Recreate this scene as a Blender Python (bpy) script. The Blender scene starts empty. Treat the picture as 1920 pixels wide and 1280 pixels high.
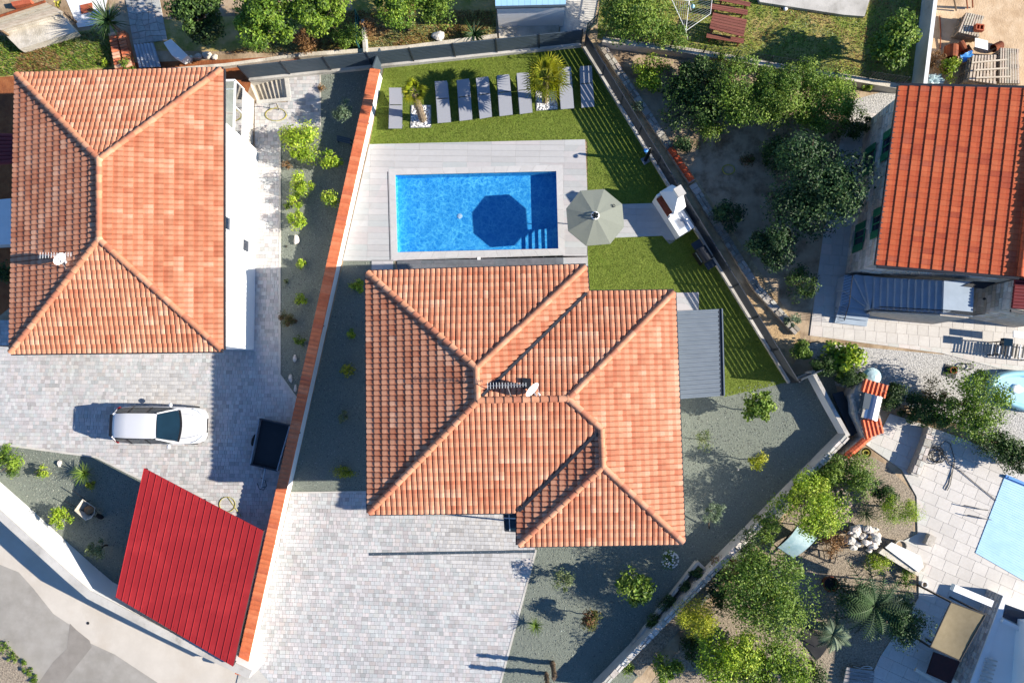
import bpy, bmesh, math, random
from mathutils import Vector, Matrix
from mathutils.geometry import tessellate_polygon
R = random.Random(7)
SC = bpy.context.scene
COL = SC.collection

# ---------------------------------------------------------------- camera
F_PX, CX, CY, CAM_H = 1280.0, 960.0, 640.0, 33.0
_d = Vector(((1005-CX)/F_PX, (730-CY)/F_PX, 1.0)).normalized()      # straight down, in (right, down, forward)
_X = (Vector((1,0,0)) - _d*_d.x).normalized()
_Y = _d.cross(_X)
cam_d = bpy.data.cameras.new('camera'); cam = bpy.data.objects.new('camera', cam_d); COL.objects.link(cam)
cam_d.sensor_width = 36.0; cam_d.lens = 24.0; cam_d.clip_end = 2000.0; cam_d.clip_start = 0.5
# camera axes (right, up, back) written in world axes (_X = east, -_Y = north, -_d = up)
def _w(v): return Vector((v.dot(_X), -v.dot(_Y), -v.dot(_d)))
cr, cu, cb = _w(Vector((1,0,0))), _w(Vector((0,-1,0))), _w(Vector((0,0,-1)))
cam.matrix_world = Matrix(((cr.x,cu.x,cb.x,0),(cr.y,cu.y,cb.y,0),(cr.z,cu.z,cb.z,CAM_H),(0,0,0,1)))
SC.camera = cam
def W(px, py, z=0.0):
    """point of the place seen at photo pixel (px, py) if it stands z metres high"""
    r = Vector(((px-CX)/F_PX, (py-CY)/F_PX, 1.0)); t = (CAM_H - z)/r.dot(_d)
    return Vector((r.dot(_X)*t, -r.dot(_Y)*t, z))

# ---------------------------------------------------------------- light
SUN = Vector((2.08, -0.197, 1.0)).normalized()
SUN_EL = math.asin(SUN.z); SUN_AZ = math.atan2(SUN.x, SUN.y)
world = bpy.data.worlds.new('World'); SC.world = world; world.use_nodes = True
wn = world.node_tree.nodes; wl = world.node_tree.links; wn.clear()
sky = wn.new('ShaderNodeTexSky'); sky.sky_type = 'NISHITA'; sky.sun_disc = False
sky.sun_elevation = SUN_EL; sky.sun_rotation = SUN_AZ; sky.air_density = 1.0; sky.dust_density = 0.1; sky.ozone_density = 3.5
bg = wn.new('ShaderNodeBackground'); bg.inputs['Strength'].default_value = 0.07
wo = wn.new('ShaderNodeOutputWorld'); deep = wn.new('ShaderNodeMix'); deep.data_type = 'RGBA'; deep.blend_type = 'MULTIPLY'; deep.inputs['Factor'].default_value = 1.0; deep.inputs['B'].default_value = (0.70, 0.95, 1.22, 1)   # clear, deep blue southern sky
wl.new(sky.outputs[0], deep.inputs['A']); wl.new(deep.outputs['Result'], bg.inputs[0]); wl.new(bg.outputs[0], wo.inputs[0])
sd = bpy.data.lights.new('sun', 'SUN'); sd.energy = 5.0; sd.angle = math.radians(0.53); sd.color = (1.0, 0.92, 0.80)
so = bpy.data.objects.new('sun', sd); COL.objects.link(so); so.rotation_euler = SUN.to_track_quat('Z', 'Y').to_euler(); so.location = (30, -3, 40)
SC.view_settings.view_transform = 'Standard'; SC.view_settings.look = 'None'
SC.view_settings.exposure = 1.18; SC.view_settings.gamma = 1.0
SC.render.engine = 'CYCLES'
SC.cycles.max_bounces = 6; SC.cycles.transparent_max_bounces = 12; SC.cycles.caustics_reflective = False; SC.cycles.caustics_refractive = False

# ---------------------------------------------------------------- materials
MATS = {}
def lin(r, g, b):
    f = lambda c: (c/255/12.92) if c/255 <= 0.04045 else ((c/255+0.055)/1.055)**2.4
    return (f(r), f(g), f(b))
def mat(name, c1, c2=None, scale=4.0, rough=0.8, bump=0.0, bscale=None, metal=0.0, spec=0.4, attr=False, detail=4.0, c3=None, s3=0.6, transl=0.0, lo=0.35, hi=0.65, stretch=None, wave=None):
    """procedural material: two colours mixed by noise (world/object coords), third broad stain colour, optional per-face tint"""
    m = bpy.data.materials.new(name); m.use_nodes = True; nt = m.node_tree; N = nt.nodes; L = nt.links
    b = N['Principled BSDF']; b.inputs['Roughness'].default_value = rough; b.inputs['Metallic'].default_value = metal
    b.inputs['Specular IOR Level'].default_value = spec
    tc = N.new('ShaderNodeNewGeometry'); src = tc.outputs['Position']
    if stretch:
        mp = N.new('ShaderNodeMapping'); mp.inputs['Scale'].default_value = stretch[:3]
        if len(stretch) > 3: mp.inputs['Rotation'].default_value = (0, 0, stretch[3])
        L.new(src, mp.inputs[0]); src = mp.outputs[0]
    nz = N.new('ShaderNodeTexNoise'); nz.inputs['Scale'].default_value = scale; nz.inputs['Detail'].default_value = detail; nz.inputs['Roughness'].default_value = 0.62
    L.new(src, nz.inputs['Vector'])
    rp = N.new('ShaderNodeMapRange'); rp.inputs[1].default_value = lo; rp.inputs[2].default_value = hi; L.new(nz.outputs['Fac'], rp.inputs[0])
    mx = N.new('ShaderNodeMix'); mx.data_type = 'RGBA'; L.new(rp.outputs[0], mx.inputs['Factor'])
    c2 = c2 or c1
    mx.inputs['A'].default_value = (*c1, 1); mx.inputs['B'].default_value = (*c2, 1)
    out = mx.outputs['Result']
    if c3:
        n3 = N.new('ShaderNodeTexNoise'); n3.inputs['Scale'].default_value = s3; n3.inputs['Detail'].default_value = 5; n3.inputs['Roughness'].default_value = 0.65
        L.new(tc.outputs['Position'], n3.inputs['Vector'])
        r3 = N.new('ShaderNodeMapRange'); r3.inputs[1].default_value = 0.48; r3.inputs[2].default_value = 0.68; L.new(n3.outputs['Fac'], r3.inputs[0])
        m3 = N.new('ShaderNodeMix'); m3.data_type = 'RGBA'; L.new(r3.outputs[0], m3.inputs['Factor']); L.new(out, m3.inputs['A']); m3.inputs['B'].default_value = (*c3, 1)
        out = m3.outputs['Result']
    if attr:
        at = N.new('ShaderNodeAttribute'); at.attribute_name = 'tint'
        mm = N.new('ShaderNodeMix'); mm.data_type = 'RGBA'; mm.blend_type = 'MULTIPLY'; mm.inputs['Factor'].default_value = 1.0
        L.new(out, mm.inputs['A']); L.new(at.outputs['Color'], mm.inputs['B']); out = mm.outputs['Result']
    L.new(out, b.inputs['Base Color'])
    if bump > 0:
        nb = N.new('ShaderNodeTexNoise'); nb.inputs['Scale'].default_value = bscale or scale*3; nb.inputs['Detail'].default_value = 3; L.new(src, nb.inputs['Vector'])
        bp = N.new('ShaderNodeBump'); bp.inputs['Strength'].default_value = bump; bp.inputs['Distance'].default_value = 0.03
        L.new(nb.outputs['Fac'], bp.inputs['Height']); L.new(bp.outputs['Normal'], b.inputs['Normal'])
    if transl > 0:
        tr = N.new('ShaderNodeBsdfTranslucent'); L.new(out, tr.inputs['Color'])
        ms = N.new('ShaderNodeMixShader'); ms.inputs[0].default_value = transl
        L.new(b.outputs[0], ms.inputs[1]); L.new(tr.outputs[0], ms.inputs[2]); L.new(ms.outputs[0], N['Material Output'].inputs['Surface'])
    MATS[name] = m; return m
def M(n): return MATS[n]

# ---------------------------------------------------------------- mesh building
class MB:
    def __init__(s): s.v = []; s.f = []; s.t = []
    def add(s, vs, fs, tint=(1,1,1)):
        o = len(s.v); s.v += [Vector(v) for v in vs]
        for f in fs: s.f.append(tuple(i+o for i in f)); s.t.append(tint)
        return s
    def prism(s, pts, z0, z1, tint=(1,1,1), bottom=False, top=True):
        """vertical prism over plan points (any winding)"""
        p = [Vector((q[0], q[1], 0)) for q in pts]; n = len(p)
        a = sum(p[i].x*p[(i+1)%n].y - p[(i+1)%n].x*p[i].y for i in range(n))
        if a < 0: p.reverse()
        vs = [(q.x, q.y, z0) for q in p] + [(q.x, q.y, z1) for q in p]
        fs = [(i, (i+1)%n, n+(i+1)%n, n+i) for i in range(n)]
        if top: fs.append(tuple(range(n, 2*n)))
        if bottom: fs.append(tuple(range(n-1, -1, -1)))
        return s.add(vs, fs, tint)
    def bar(s, a, b, w, h, up=None, tint=(1,1,1)):
        """box whose axis runs a to b; w across, h along 'up' (centred)"""
        a, b = Vector(a), Vector(b); d = b-a; L = d.length
        if L < 1e-6: return s
        d /= L; u = Vector(up) if up else Vector((0,0,1))
        if abs(d.dot(u)) > 0.98: u = Vector((0,1,0))
        x = d.cross(u).normalized()*w/2; y = x.cross(d).normalized()*h/2
        vs = [a-x-y, a+x-y, a+x+y, a-x+y, b-x-y, b+x-y, b+x+y, b-x+y]
        return s.add(vs, [(0,3,2,1)[::-1][::-1],(4,5,6,7),(0,1,5,4),(1,2,6,5),(2,3,7,6),(3,0,4,7)], tint)
    def box(s, c, sx, sy, sz, rz=0.0, tint=(1,1,1)):
        """box standing on c (base centre)"""
        c = Vector(c); ca, sa = math.cos(rz), math.sin(rz)
        q = [(c.x+ca*x-sa*y, c.y+sa*x+ca*y) for x, y in ((-sx/2,-sy/2),(sx/2,-sy/2),(sx/2,sy/2),(-sx/2,sy/2))]
        return s.prism(q, c.z, c.z+sz, tint, bottom=True)
    def tube(s, pts, r, n=6, tint=(1,1,1), caps=True):
        pts = [Vector(p) for p in pts]; rs = r if isinstance(r, (list, tuple)) else [r]*len(pts)
        o = len(s.v); k = len(pts)
        for i, p in enumerate(pts):
            d = (pts[min(i+1,k-1)] - pts[max(i-1,0)]); d = d.normalized() if d.length > 1e-9 else Vector((0,0,1))
            u = Vector((0,0,1)) if abs(d.z) < 0.95 else Vector((1,0,0))
            x = d.cross(u).normalized(); y = x.cross(d)
            for j in range(n):
                a = 2*math.pi*j/n; s.v.append(p + (x*math.cos(a)+y*math.sin(a))*rs[i])
        for i in range(k-1):
            for j in range(n):
                s.f.append((o+i*n+j, o+i*n+(j+1)%n, o+(i+1)*n+(j+1)%n, o+(i+1)*n+j)); s.t.append(tint)
        if caps:
            s.f.append(tuple(o+j for j in range(n))[::-1]); s.t.append(tint)
            s.f.append(tuple(o+(k-1)*n+j for j in range(n))); s.t.append(tint)
        return s
    def lathe(s, c, prof, n=16, tint=(1,1,1), cap=True):
        """turn (radius, z) profile about the vertical through c"""
        c = Vector(c); o = len(s.v); k = len(prof)
        for r, z in prof:
            for j in range(n):
                a = 2*math.pi*j/n; s.v.append(c+Vector((r*math.cos(a), r*math.sin(a), z)))
        for i in range(k-1):
            for j in range(n):
                s.f.append((o+i*n+j, o+i*n+(j+1)%n, o+(i+1)*n+(j+1)%n, o+(i+1)*n+j)); s.t.append(tint)
        if cap: s.f.append(tuple(o+(k-1)*n+j for j in range(n))); s.t.append(tint)
        return s
    def blob(s, c, rx, ry, rz, seed=0, amp=0.18, tint=(1,1,1), n=10, m=6, flat=0.0):
        """lumpy stone"""
        rr = random.Random(seed); c = Vector(c); o = len(s.v)
        ph = [rr.uniform(0, 6.28) for _ in range(4)]
        for i in range(m+1):
            th = math.pi*i/m
            for j in range(n):
                a = 2*math.pi*j/n
                k = 1+amp*(math.sin(2*a+ph[0])*math.sin(th*2+ph[1]) + 0.6*math.sin(3*a+ph[2])*math.sin(th) + rr.uniform(-.35,.35))
                if i in (0, m): k = 1
                s.v.append(c+Vector((rx*k*math.sin(th)*math.cos(a), ry*k*math.sin(th)*math.sin(a), rz*(k*math.cos(th)+flat))))
        for i in range(m):
            for j in range(n):
                s.f.append((o+i*n+j, o+(i+1)*n+j, o+(i+1)*n+(j+1)%n, o+i*n+(j+1)%n)); s.t.append(tint)
        return s
    def mesh(s, name, off=Vector((0,0,0))):
        me = bpy.data.meshes.new(name); me.from_pydata([tuple(v-off) for v in s.v], [], s.f)
        if any(t != (1,1,1) for t in s.t):
            at = me.attributes.new('tint', 'FLOAT_COLOR', 'FACE'); buf = []
            for t in s.t: buf += [t[0], t[1], t[2], 1.0]
            at.data.foreach_set('color', buf)
        else:
            at = me.attributes.new('tint', 'FLOAT_COLOR', 'FACE'); at.data.foreach_set('color', [1.0]*4*len(s.f))
        me.update(); return me
    def build(s, name, m, parent=None, smooth=False, label=None, cat=None, group=None, kind=None, bevel=0.0):
        off = wloc(parent) if parent else Vector(((min(v.x for v in s.v)+max(v.x for v in s.v))/2, (min(v.y for v in s.v)+max(v.y for v in s.v))/2, min(v.z for v in s.v)))
        me = s.mesh(name, off); me.materials.append(M(m) if isinstance(m, str) else m)
        if smooth: me.polygons.foreach_set('use_smooth', [True]*len(me.polygons))
        o = bpy.data.objects.new(name, me); COL.objects.link(o)
        if parent: o.parent = parent
        else: o.location = off
        if bevel:
            bv = o.modifiers.new('bevel', 'BEVEL'); bv.width = bevel; bv.segments = 2; bv.limit_method = 'ANGLE'
        return tag(o, label, cat, group, kind)
def wloc(o):
    l = Vector((0,0,0))
    while o: l = l + o.location; o = o.parent
    return l
def tag(o, label=None, cat=None, group=None, kind=None):
    if label: o['label'] = label
    if cat: o['category'] = cat
    if group: o['group'] = group
    if kind: o['kind'] = kind
    return o
def thing(name, label, cat, loc, group=None):
    o = bpy.data.objects.new(name, None); COL.objects.link(o); o.location = Vector(loc); o.empty_display_size = 0.2
    return tag(o, label, cat, group)
def place(mesh, name, parent, mw):
    o = bpy.data.objects.new(name, mesh); COL.objects.link(o); o.parent = parent
    o.matrix_local = Matrix.Translation(-wloc(parent)) @ mw; return o
def copy_tree(o, parent=None):
    c = o.copy(); COL.objects.link(c); c.parent = parent
    for ch in o.children: copy_tree(ch, c)
    return c
def px(pts, z=0.0): return [W(p[0], p[1], p[2] if len(p) > 2 else z) for p in pts]
def sheet(name, pts, z, m, holes=(), kind='structure', label=None, skirt=0.0, parent=None):
    """flat sheet over pixel polygon(s) at height z (with holes)"""
    loops = [[W(p[0], p[1], z) for p in pts]] + [[W(p[0], p[1], z) for p in h] for h in holes]
    return sheet_w(name, loops, m, kind, label, skirt, parent)
def sheet_w(name, loops, m, kind='structure', label=None, skirt=0.0, parent=None):
    vs = [v for l in loops for v in l]; tris = tessellate_polygon(loops)
    b = MB(); fs = []
    for t in tris:
        n = (vs[t[1]]-vs[t[0]]).cross(vs[t[2]]-vs[t[0]])
        fs.append(tuple(t) if n.z > 0 else tuple(t[::-1]))
    b.add(vs, fs)
    if skirt:
        o = 0
        for l in loops:
            for i in range(len(l)):
                p, q = l[i], l[(i+1)%len(l)]; dz = Vector((0,0,skirt))
                b.add([p, q, q-dz, p-dz], [(0,1,2,3)])
    return b.build(name, m, parent=parent, kind=kind, label=label)

# plan-polygon helpers
def clip_convex(poly, conv):
    """Sutherland-Hodgman: poly of (x, y, ...) tuples against a convex CCW polygon of (x, y)"""
    out = poly; n = len(conv)
    for i in range(n):
        ax, ay = conv[i]; bx, by = conv[(i+1)%n]; ex, ey = bx-ax, by-ay
        inp = out; out = []
        if not inp: return []
        for k in range(len(inp)):
            p, q = inp[k], inp[(k+1)%len(inp)]
            dp = ex*(p[1]-ay)-ey*(p[0]-ax); dq = ex*(q[1]-ay)-ey*(q[0]-ax)
            if dp >= 0: out.append(p)
            if (dp >= 0) != (dq >= 0):
                t = dp/(dp-dq); out.append(tuple(p[j]+(q[j]-p[j])*t for j in range(len(p))))
    return out
def inside(pt, poly):
    x, y = pt[0], pt[1]; c = False; n = len(poly)
    for i in range(n):
        a, b = poly[i], poly[(i+1)%n]
        if (a[1] > y) != (b[1] > y) and x < (b[0]-a[0])*(y-a[1])/(b[1]-a[1])+a[0]: c = not c
    return c
def ccw(poly):
    a = sum(poly[i][0]*poly[(i+1)%len(poly)][1]-poly[(i+1)%len(poly)][0]*poly[i][1] for i in range(len(poly)))
    return poly if a > 0 else poly[::-1]

# ---------------------------------------------------------------- material set
mat('soil', lin(150,128,100), lin(178,158,132), 1.3, 0.95, 0.6, 9, c3=lin(120,98,72), s3=0.35)
mat('red_soil', lin(128,70,36), lin(150,92,52), 2.5, 0.95, 0.7, 12, c3=lin(105,58,34))
mat('sand', lin(205,180,148), lin(188,160,126), 1.6, 0.95, 0.6, 14, c3=lin(168,140,108), s3=0.9)
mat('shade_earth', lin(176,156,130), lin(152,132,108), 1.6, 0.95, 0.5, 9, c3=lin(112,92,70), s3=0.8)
mat('gravel', lin(92,99,90), lin(130,136,124), 22.0, 0.95, 0.9, 34, detail=2, lo=0.3, hi=0.7, c3=lin(112,118,108), s3=0.7)
mat('white_gravel', lin(188,185,180), lin(128,127,124), 13.0, 0.9, 1.0, 18, detail=2, lo=0.4, hi=0.7)
mat('beige_gravel', lin(164,150,130), lin(100,90,78), 14.0, 0.9, 1.0, 18, detail=2, lo=0.35, hi=0.7)
mat('dry_grass', lin(110,116,46), lin(160,142,82), 2.2, 0.95, 0.8, 14, c3=lin(176,150,104), s3=0.8)
mat('green_grass', lin(104,120,42), lin(140,138,66), 2.4, 0.95, 0.8, 14, c3=lin(168,146,92), s3=0.7)
mat('lawn', lin(98,114,36), lin(112,126,46), 1.1, 0.9, 0.8, 60, c3=lin(104,124,38), s3=0.5)
mat('turf', (1,1,1), (0.8,0.8,0.8), 3.0, 0.85, attr=True, transl=0.25)
mat('road', lin(146,141,132), lin(158,153,145), 1.2, 0.95, 0.35, 60, c3=lin(132,127,119), s3=0.4)
mat('road_dark', lin(128,122,114), lin(140,134,126), 1.6, 0.95, 0.35, 60)
mat('pavement', lin(194,186,174), lin(184,176,164), 0.8, 0.95, 0.25, 40, c3=lin(182,172,158), s3=0.5)
mat('joint', lin(146,144,140), lin(160,158,154), 6, 0.95)
mat('paver', (.82,.82,.82), (0.75,0.74,0.73), 9.0, 0.85, 0.2, 40, attr=True, c3=(.70,.695,.69), s3=.42)
mat('deck_tile', (.76,.76,.76), (0.72,0.72,0.72), 5.0, 0.7, 0.1, 40, attr=True)
mat('coping', lin(184,182,180), lin(178,176,174), 5.0, 0.7, 0.1, 40, attr=True)
mat('dark_tile', lin(92,94,98), lin(104,106,110), 5.0, 0.6, 0.1, 40, attr=True)
mat('concrete', lin(176,172,164), lin(196,192,184), 1.8, 0.9, 0.3, 20, c3=lin(150,146,138), s3=0.9)
mat('old_concrete', lin(206,198,184), lin(184,176,160), 1.5, 0.95, 0.5, 14, c3=lin(150,142,126), s3=0.8)
mat('white_wall', lin(232,231,228), lin(226,225,222), 0.7, 0.85, 0.1, 40)
mat('white_paint', lin(228,228,226), lin(222,222,220), 2, 0.6)
mat('roof_tile', (1,1,1), (0.78,0.74,0.70), 5.0, 0.75, 0.15, 30, attr=True, lo=0.3, hi=0.75)
mat('roof_base', lin(86,46,34), lin(70,38,30), 3, 0.9)
mat('gutter', lin(38,40,46), lin(46,48,54), 3, 0.5)
mat('red_sheet', lin(146,36,39), lin(139,33,36), 0.8, 0.55, spec=0.3, c3=lin(157,42,44), s3=.9)
mat('slate_metal', lin(64,76,86), lin(58,70,80), 2, 0.5)
mat('slate_dark', lin(44,50,58), lin(40,46,54), 2, 0.5)
mat('canopy_sheet', lin(104,114,124), lin(98,108,118), 2, 0.5)
mat('dark_metal', lin(34,36,40), lin(28,30,34), 4, 0.45)
mat('black', lin(16,16,18), lin(22,22,24), 4, 0.5)
mat('steel', lin(190,190,192), lin(200,200,202), 4, 0.28, metal=1.0)
mat('galv', lin(170,174,178), lin(150,154,160), 4, 0.45, metal=0.6)
mat('pool_liner', lin(84,184,222), lin(92,190,226), 3, 0.6)
mat('textile', lin(150,152,158), lin(142,144,150), 40, 0.85)
mat('umbrella_cloth', lin(138,142,130), lin(132,136,124), 30, 0.9, transl=0.15)
mat('pebble', (1,1,1), (0.9,0.9,0.88), 8, 0.7, attr=True)
mat('stone', (1,1,1), (0.78,0.76,0.74), 5, 0.9, 0.5, 22, attr=True)
mat('terracotta', (1,1,1), (0.82,0.8,0.78), 5, 0.8, 0.2, 30, attr=True)
mat('wood', (1,1,1), (0.72,0.68,0.64), 3, 0.8, 0.3, 18, attr=True, stretch=(1,6,1))
mat('leaf', (1,1,1), (0.75,0.75,0.75), 2.0, 0.55, attr=True, transl=0.28, spec=0.35)
mat('bark', lin(104,88,72), lin(74,62,50), 12, 0.95, 0.6, 30)
mat('palm_bark', lin(150,134,112), lin(92,78,62), 16, 0.95, 0.9, 30)
mat('car_paint', lin(200,201,203), lin(198,199,201), 1, 0.22, spec=0.5)
mat('car_glass', lin(22,42,54), lin(18,34,44), 1, 0.06, spec=0.6)
mat('car_trim', lin(28,28,30), lin(34,34,36), 4, 0.45)
mat('tyre', lin(24,24,24), lin(30,30,30), 8, 0.9)
mat('lamp_glass', lin(190,196,202), lin(160,168,176), 4, 0.1, spec=0.7)
mat('tail_glass', lin(130,18,20), lin(110,14,16), 4, 0.15)
mat('stair_blue', lin(152,166,180), lin(142,156,170), 2, 0.75)
mat('shutter', lin(52,122,84), lin(46,110,74), 6, 0.6)
mat('window_glass', lin(26,40,60), lin(20,32,50), 1, 0.06, spec=0.6)
mat('cover_blue', lin(156,196,224), lin(144,186,218), 2, 0.5)
mat('inflatable', lin(158,206,216), lin(148,198,210), 2, 0.4)
mat('hose_yellow', lin(176,166,66), lin(160,150,60), 5, 0.6)
mat('hose_black', lin(28,28,30), lin(34,34,36), 5, 0.6)
mat('rust', lin(140,72,36), lin(104,52,30), 5, 0.85)
mat('blue_plastic', lin(60,140,210), lin(54,126,196), 3, 0.5)
mat('polythene', lin(176,196,198), lin(140,170,176), 2.5, 0.35)
mat('tan_cloth', lin(128,116,90), lin(120,108,82), 4, 0.9)
mat('red_corr', lin(120,34,40), lin(104,28,34), 3, 0.7)
mat('maroon', lin(62,26,26), lin(48,20,22), 4, .7)
mat('generic', (1,1,1), (0.9,0.9,0.9), 4, 0.7, attr=True)
mat('brick_red', lin(178,92,62), lin(156,78,52), 5, 0.85, 0.3, 20)

def glass_mat():
    m = bpy.data.materials.new('clear_glass'); m.use_nodes = True; N = m.node_tree.nodes; L = m.node_tree.links; N.clear()
    t = N.new('ShaderNodeBsdfTransparent'); t.inputs[0].default_value = (0.72,0.8,0.82,1); g = N.new('ShaderNodeBsdfGlossy'); g.inputs['Roughness'].default_value = 0.05
    x = N.new('ShaderNodeMixShader'); f = N.new('ShaderNodeFresnel'); f.inputs[0].default_value = 1.4; o = N.new('ShaderNodeOutputMaterial')
    L.new(f.outputs[0], x.inputs[0]); L.new(t.outputs[0], x.inputs[1]); L.new(g.outputs[0], x.inputs[2]); L.new(x.outputs[0], o.inputs[0]); MATS['clear_glass'] = m
glass_mat()
def water_mat():
    """rippled pool surface: a caustic light pattern is painted into its transmission colour"""
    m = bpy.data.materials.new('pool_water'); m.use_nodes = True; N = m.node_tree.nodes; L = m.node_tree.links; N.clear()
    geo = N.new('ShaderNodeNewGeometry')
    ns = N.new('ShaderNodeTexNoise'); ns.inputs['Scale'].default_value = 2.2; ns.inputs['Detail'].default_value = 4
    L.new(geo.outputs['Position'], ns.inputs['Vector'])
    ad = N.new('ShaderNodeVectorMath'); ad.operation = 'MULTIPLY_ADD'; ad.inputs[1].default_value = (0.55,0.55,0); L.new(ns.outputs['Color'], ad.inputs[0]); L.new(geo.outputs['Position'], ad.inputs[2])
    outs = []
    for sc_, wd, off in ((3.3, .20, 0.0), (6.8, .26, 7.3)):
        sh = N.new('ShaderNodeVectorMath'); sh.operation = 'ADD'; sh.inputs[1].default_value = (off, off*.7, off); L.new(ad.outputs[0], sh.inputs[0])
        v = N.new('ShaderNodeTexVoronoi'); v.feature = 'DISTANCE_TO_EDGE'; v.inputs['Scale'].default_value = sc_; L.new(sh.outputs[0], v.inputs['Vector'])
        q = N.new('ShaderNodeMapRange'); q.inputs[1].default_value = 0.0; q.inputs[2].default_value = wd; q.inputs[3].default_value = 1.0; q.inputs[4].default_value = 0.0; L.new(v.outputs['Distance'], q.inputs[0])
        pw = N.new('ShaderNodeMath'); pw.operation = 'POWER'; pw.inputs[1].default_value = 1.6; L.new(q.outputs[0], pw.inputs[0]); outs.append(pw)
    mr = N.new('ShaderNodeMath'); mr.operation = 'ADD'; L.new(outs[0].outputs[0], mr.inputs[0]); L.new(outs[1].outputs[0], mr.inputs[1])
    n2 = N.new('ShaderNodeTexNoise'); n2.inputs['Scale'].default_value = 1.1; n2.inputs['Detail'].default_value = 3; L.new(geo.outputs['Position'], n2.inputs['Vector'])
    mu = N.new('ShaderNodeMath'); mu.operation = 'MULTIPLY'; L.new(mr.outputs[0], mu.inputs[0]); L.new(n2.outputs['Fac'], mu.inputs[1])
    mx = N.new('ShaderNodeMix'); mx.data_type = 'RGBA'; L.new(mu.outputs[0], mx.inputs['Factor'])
    mx.inputs['A'].default_value = (0.30,0.56,0.80,1); mx.inputs['B'].default_value = (1.0,1.0,1.0,1)  # pale cell edges in the colour imitate focused sunlight
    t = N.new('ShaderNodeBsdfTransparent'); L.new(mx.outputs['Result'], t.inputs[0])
    g = N.new('ShaderNodeBsdfGlossy'); g.inputs['Roughness'].default_value = 0.03
    nb = N.new('ShaderNodeTexNoise'); nb.inputs['Scale'].default_value = 3.2; nb.inputs['Detail'].default_value = 3; L.new(geo.outputs['Position'], nb.inputs['Vector'])
    bp = N.new('ShaderNodeBump'); bp.inputs['Strength'].default_value = 0.5; bp.inputs['Distance'].default_value = 0.06; L.new(nb.outputs['Fac'], bp.inputs['Height']); L.new(bp.outputs[0], g.inputs['Normal'])
    f = N.new('ShaderNodeFresnel'); f.inputs[0].default_value = 1.33; L.new(bp.outputs[0], f.inputs['Normal'])
    x = N.new('ShaderNodeMixShader'); o = N.new('ShaderNodeOutputMaterial')
    L.new(f.outputs[0], x.inputs[0]); L.new(t.outputs[0], x.inputs[1]); L.new(g.outputs[0], x.inputs[2]); L.new(x.outputs[0], o.inputs[0]); MATS['pool_water'] = m
water_mat()

# ---------------------------------------------------------------- foliage
GREEN = {
 'lime':   [lin(160,184,44), lin(140,168,40), lin(182,198,70), lin(110,142,36)],
 'yellow': [lin(178,180,40), lin(150,160,36), lin(196,192,70), lin(120,132,30)],
 'mid':    [lin(96,126,38), lin(118,146,50), lin(74,104,32), lin(138,160,64)],
 'dark':   [lin(70,98,40), lin(54,80,34), lin(92,120,54), lin(42,64,30)],
 'deep':   [lin(62,94,48), lin(48,78,40), lin(86,114,62), lin(38,62,34)],
 'olive':  [lin(134,146,98), lin(112,128,80), lin(156,164,118), lin(92,108,66)],
 'brown':  [lin(112,98,52), lin(96,104,46), lin(128,88,58), lin(84,86,40)],
 'grey':   [lin(120,140,108), lin(98,120,88), lin(144,160,128), lin(80,100,72)],
 'glossy': [lin(118,148,40), lin(92,124,34), lin(146,172,58), lin(70,98,30)],
 'dry':    [lin(150,112,70), lin(128,92,56), lin(170,134,88), lin(108,78,48)],
}
def jit(c, rr, a=0.18):
    k = 1+rr.uniform(-a, a); return (c[0]*k*(1+rr.uniform(-.06,.06)), c[1]*k, c[2]*k)
def leaves(b, c, rad, n, size, cols, rr, lobes=7, spread=0.62, shell=0.45, aspect=1.9):
    """leaf cards gathered in clumps through an ellipsoid"""
    c = Vector(c); rx, ry, rz = rad
    lob = []
    for i in range(lobes):
        while True:
            p = Vector((rr.uniform(-1,1), rr.uniform(-1,1), rr.uniform(-0.8,1)))
            if p.length < 1: break
        lob.append((p*spread, rr.uniform(0.14, 0.46), cols[rr.randrange(len(cols))]))
    for i in range(n):
        lp, lr, lc = lob[rr.randrange(lobes)]
        d = Vector((rr.gauss(0,1), rr.gauss(0,1), rr.gauss(0,1))).normalized()
        q = lp + d*lr*((shell+(1-shell)*rr.random()**0.5)*rr.uniform(0.8, 1.15) if lobes > 20 else rr.random()**.55*1.3)
        p = c + Vector((q.x*rx, q.y*ry, q.z*rz))
        nrm = (d*0.7 + Vector((rr.gauss(0,.6), rr.gauss(0,.6), 0.55+rr.gauss(0,.5)))).normalized()
        t = nrm.cross(Vector((rr.gauss(0,1), rr.gauss(0,1), rr.gauss(0,1)))).normalized(); s = nrm.cross(t)
        L = size*rr.uniform(0.65, 1.3); w = L/aspect
        col = jit(lc if rr.random() < 0.6 else cols[rr.randrange(len(cols))], rr, 0.22)
        b.add([p-t*L*0.5, p+s*w*0.5+nrm*w*0.12, p+t*L*0.5, p-s*w*0.5+nrm*w*0.12], [(0,1,2,3)], col)
def limb(b, a, c, r0, r1, rr, k=4):
    a, c = Vector(a), Vector(c); L = (c-a).length; pts = []; rs = []
    for i in range(k+1):
        t = i/k; j = Vector((rr.uniform(-1,1), rr.uniform(-1,1), 0))*L*0.07*(1 if 0 < i < k else 0)
        pts.append(a.lerp(c, t)+j); rs.append(r0+(r1-r0)*t)
    b.tube(pts, rs, 6)
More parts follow.
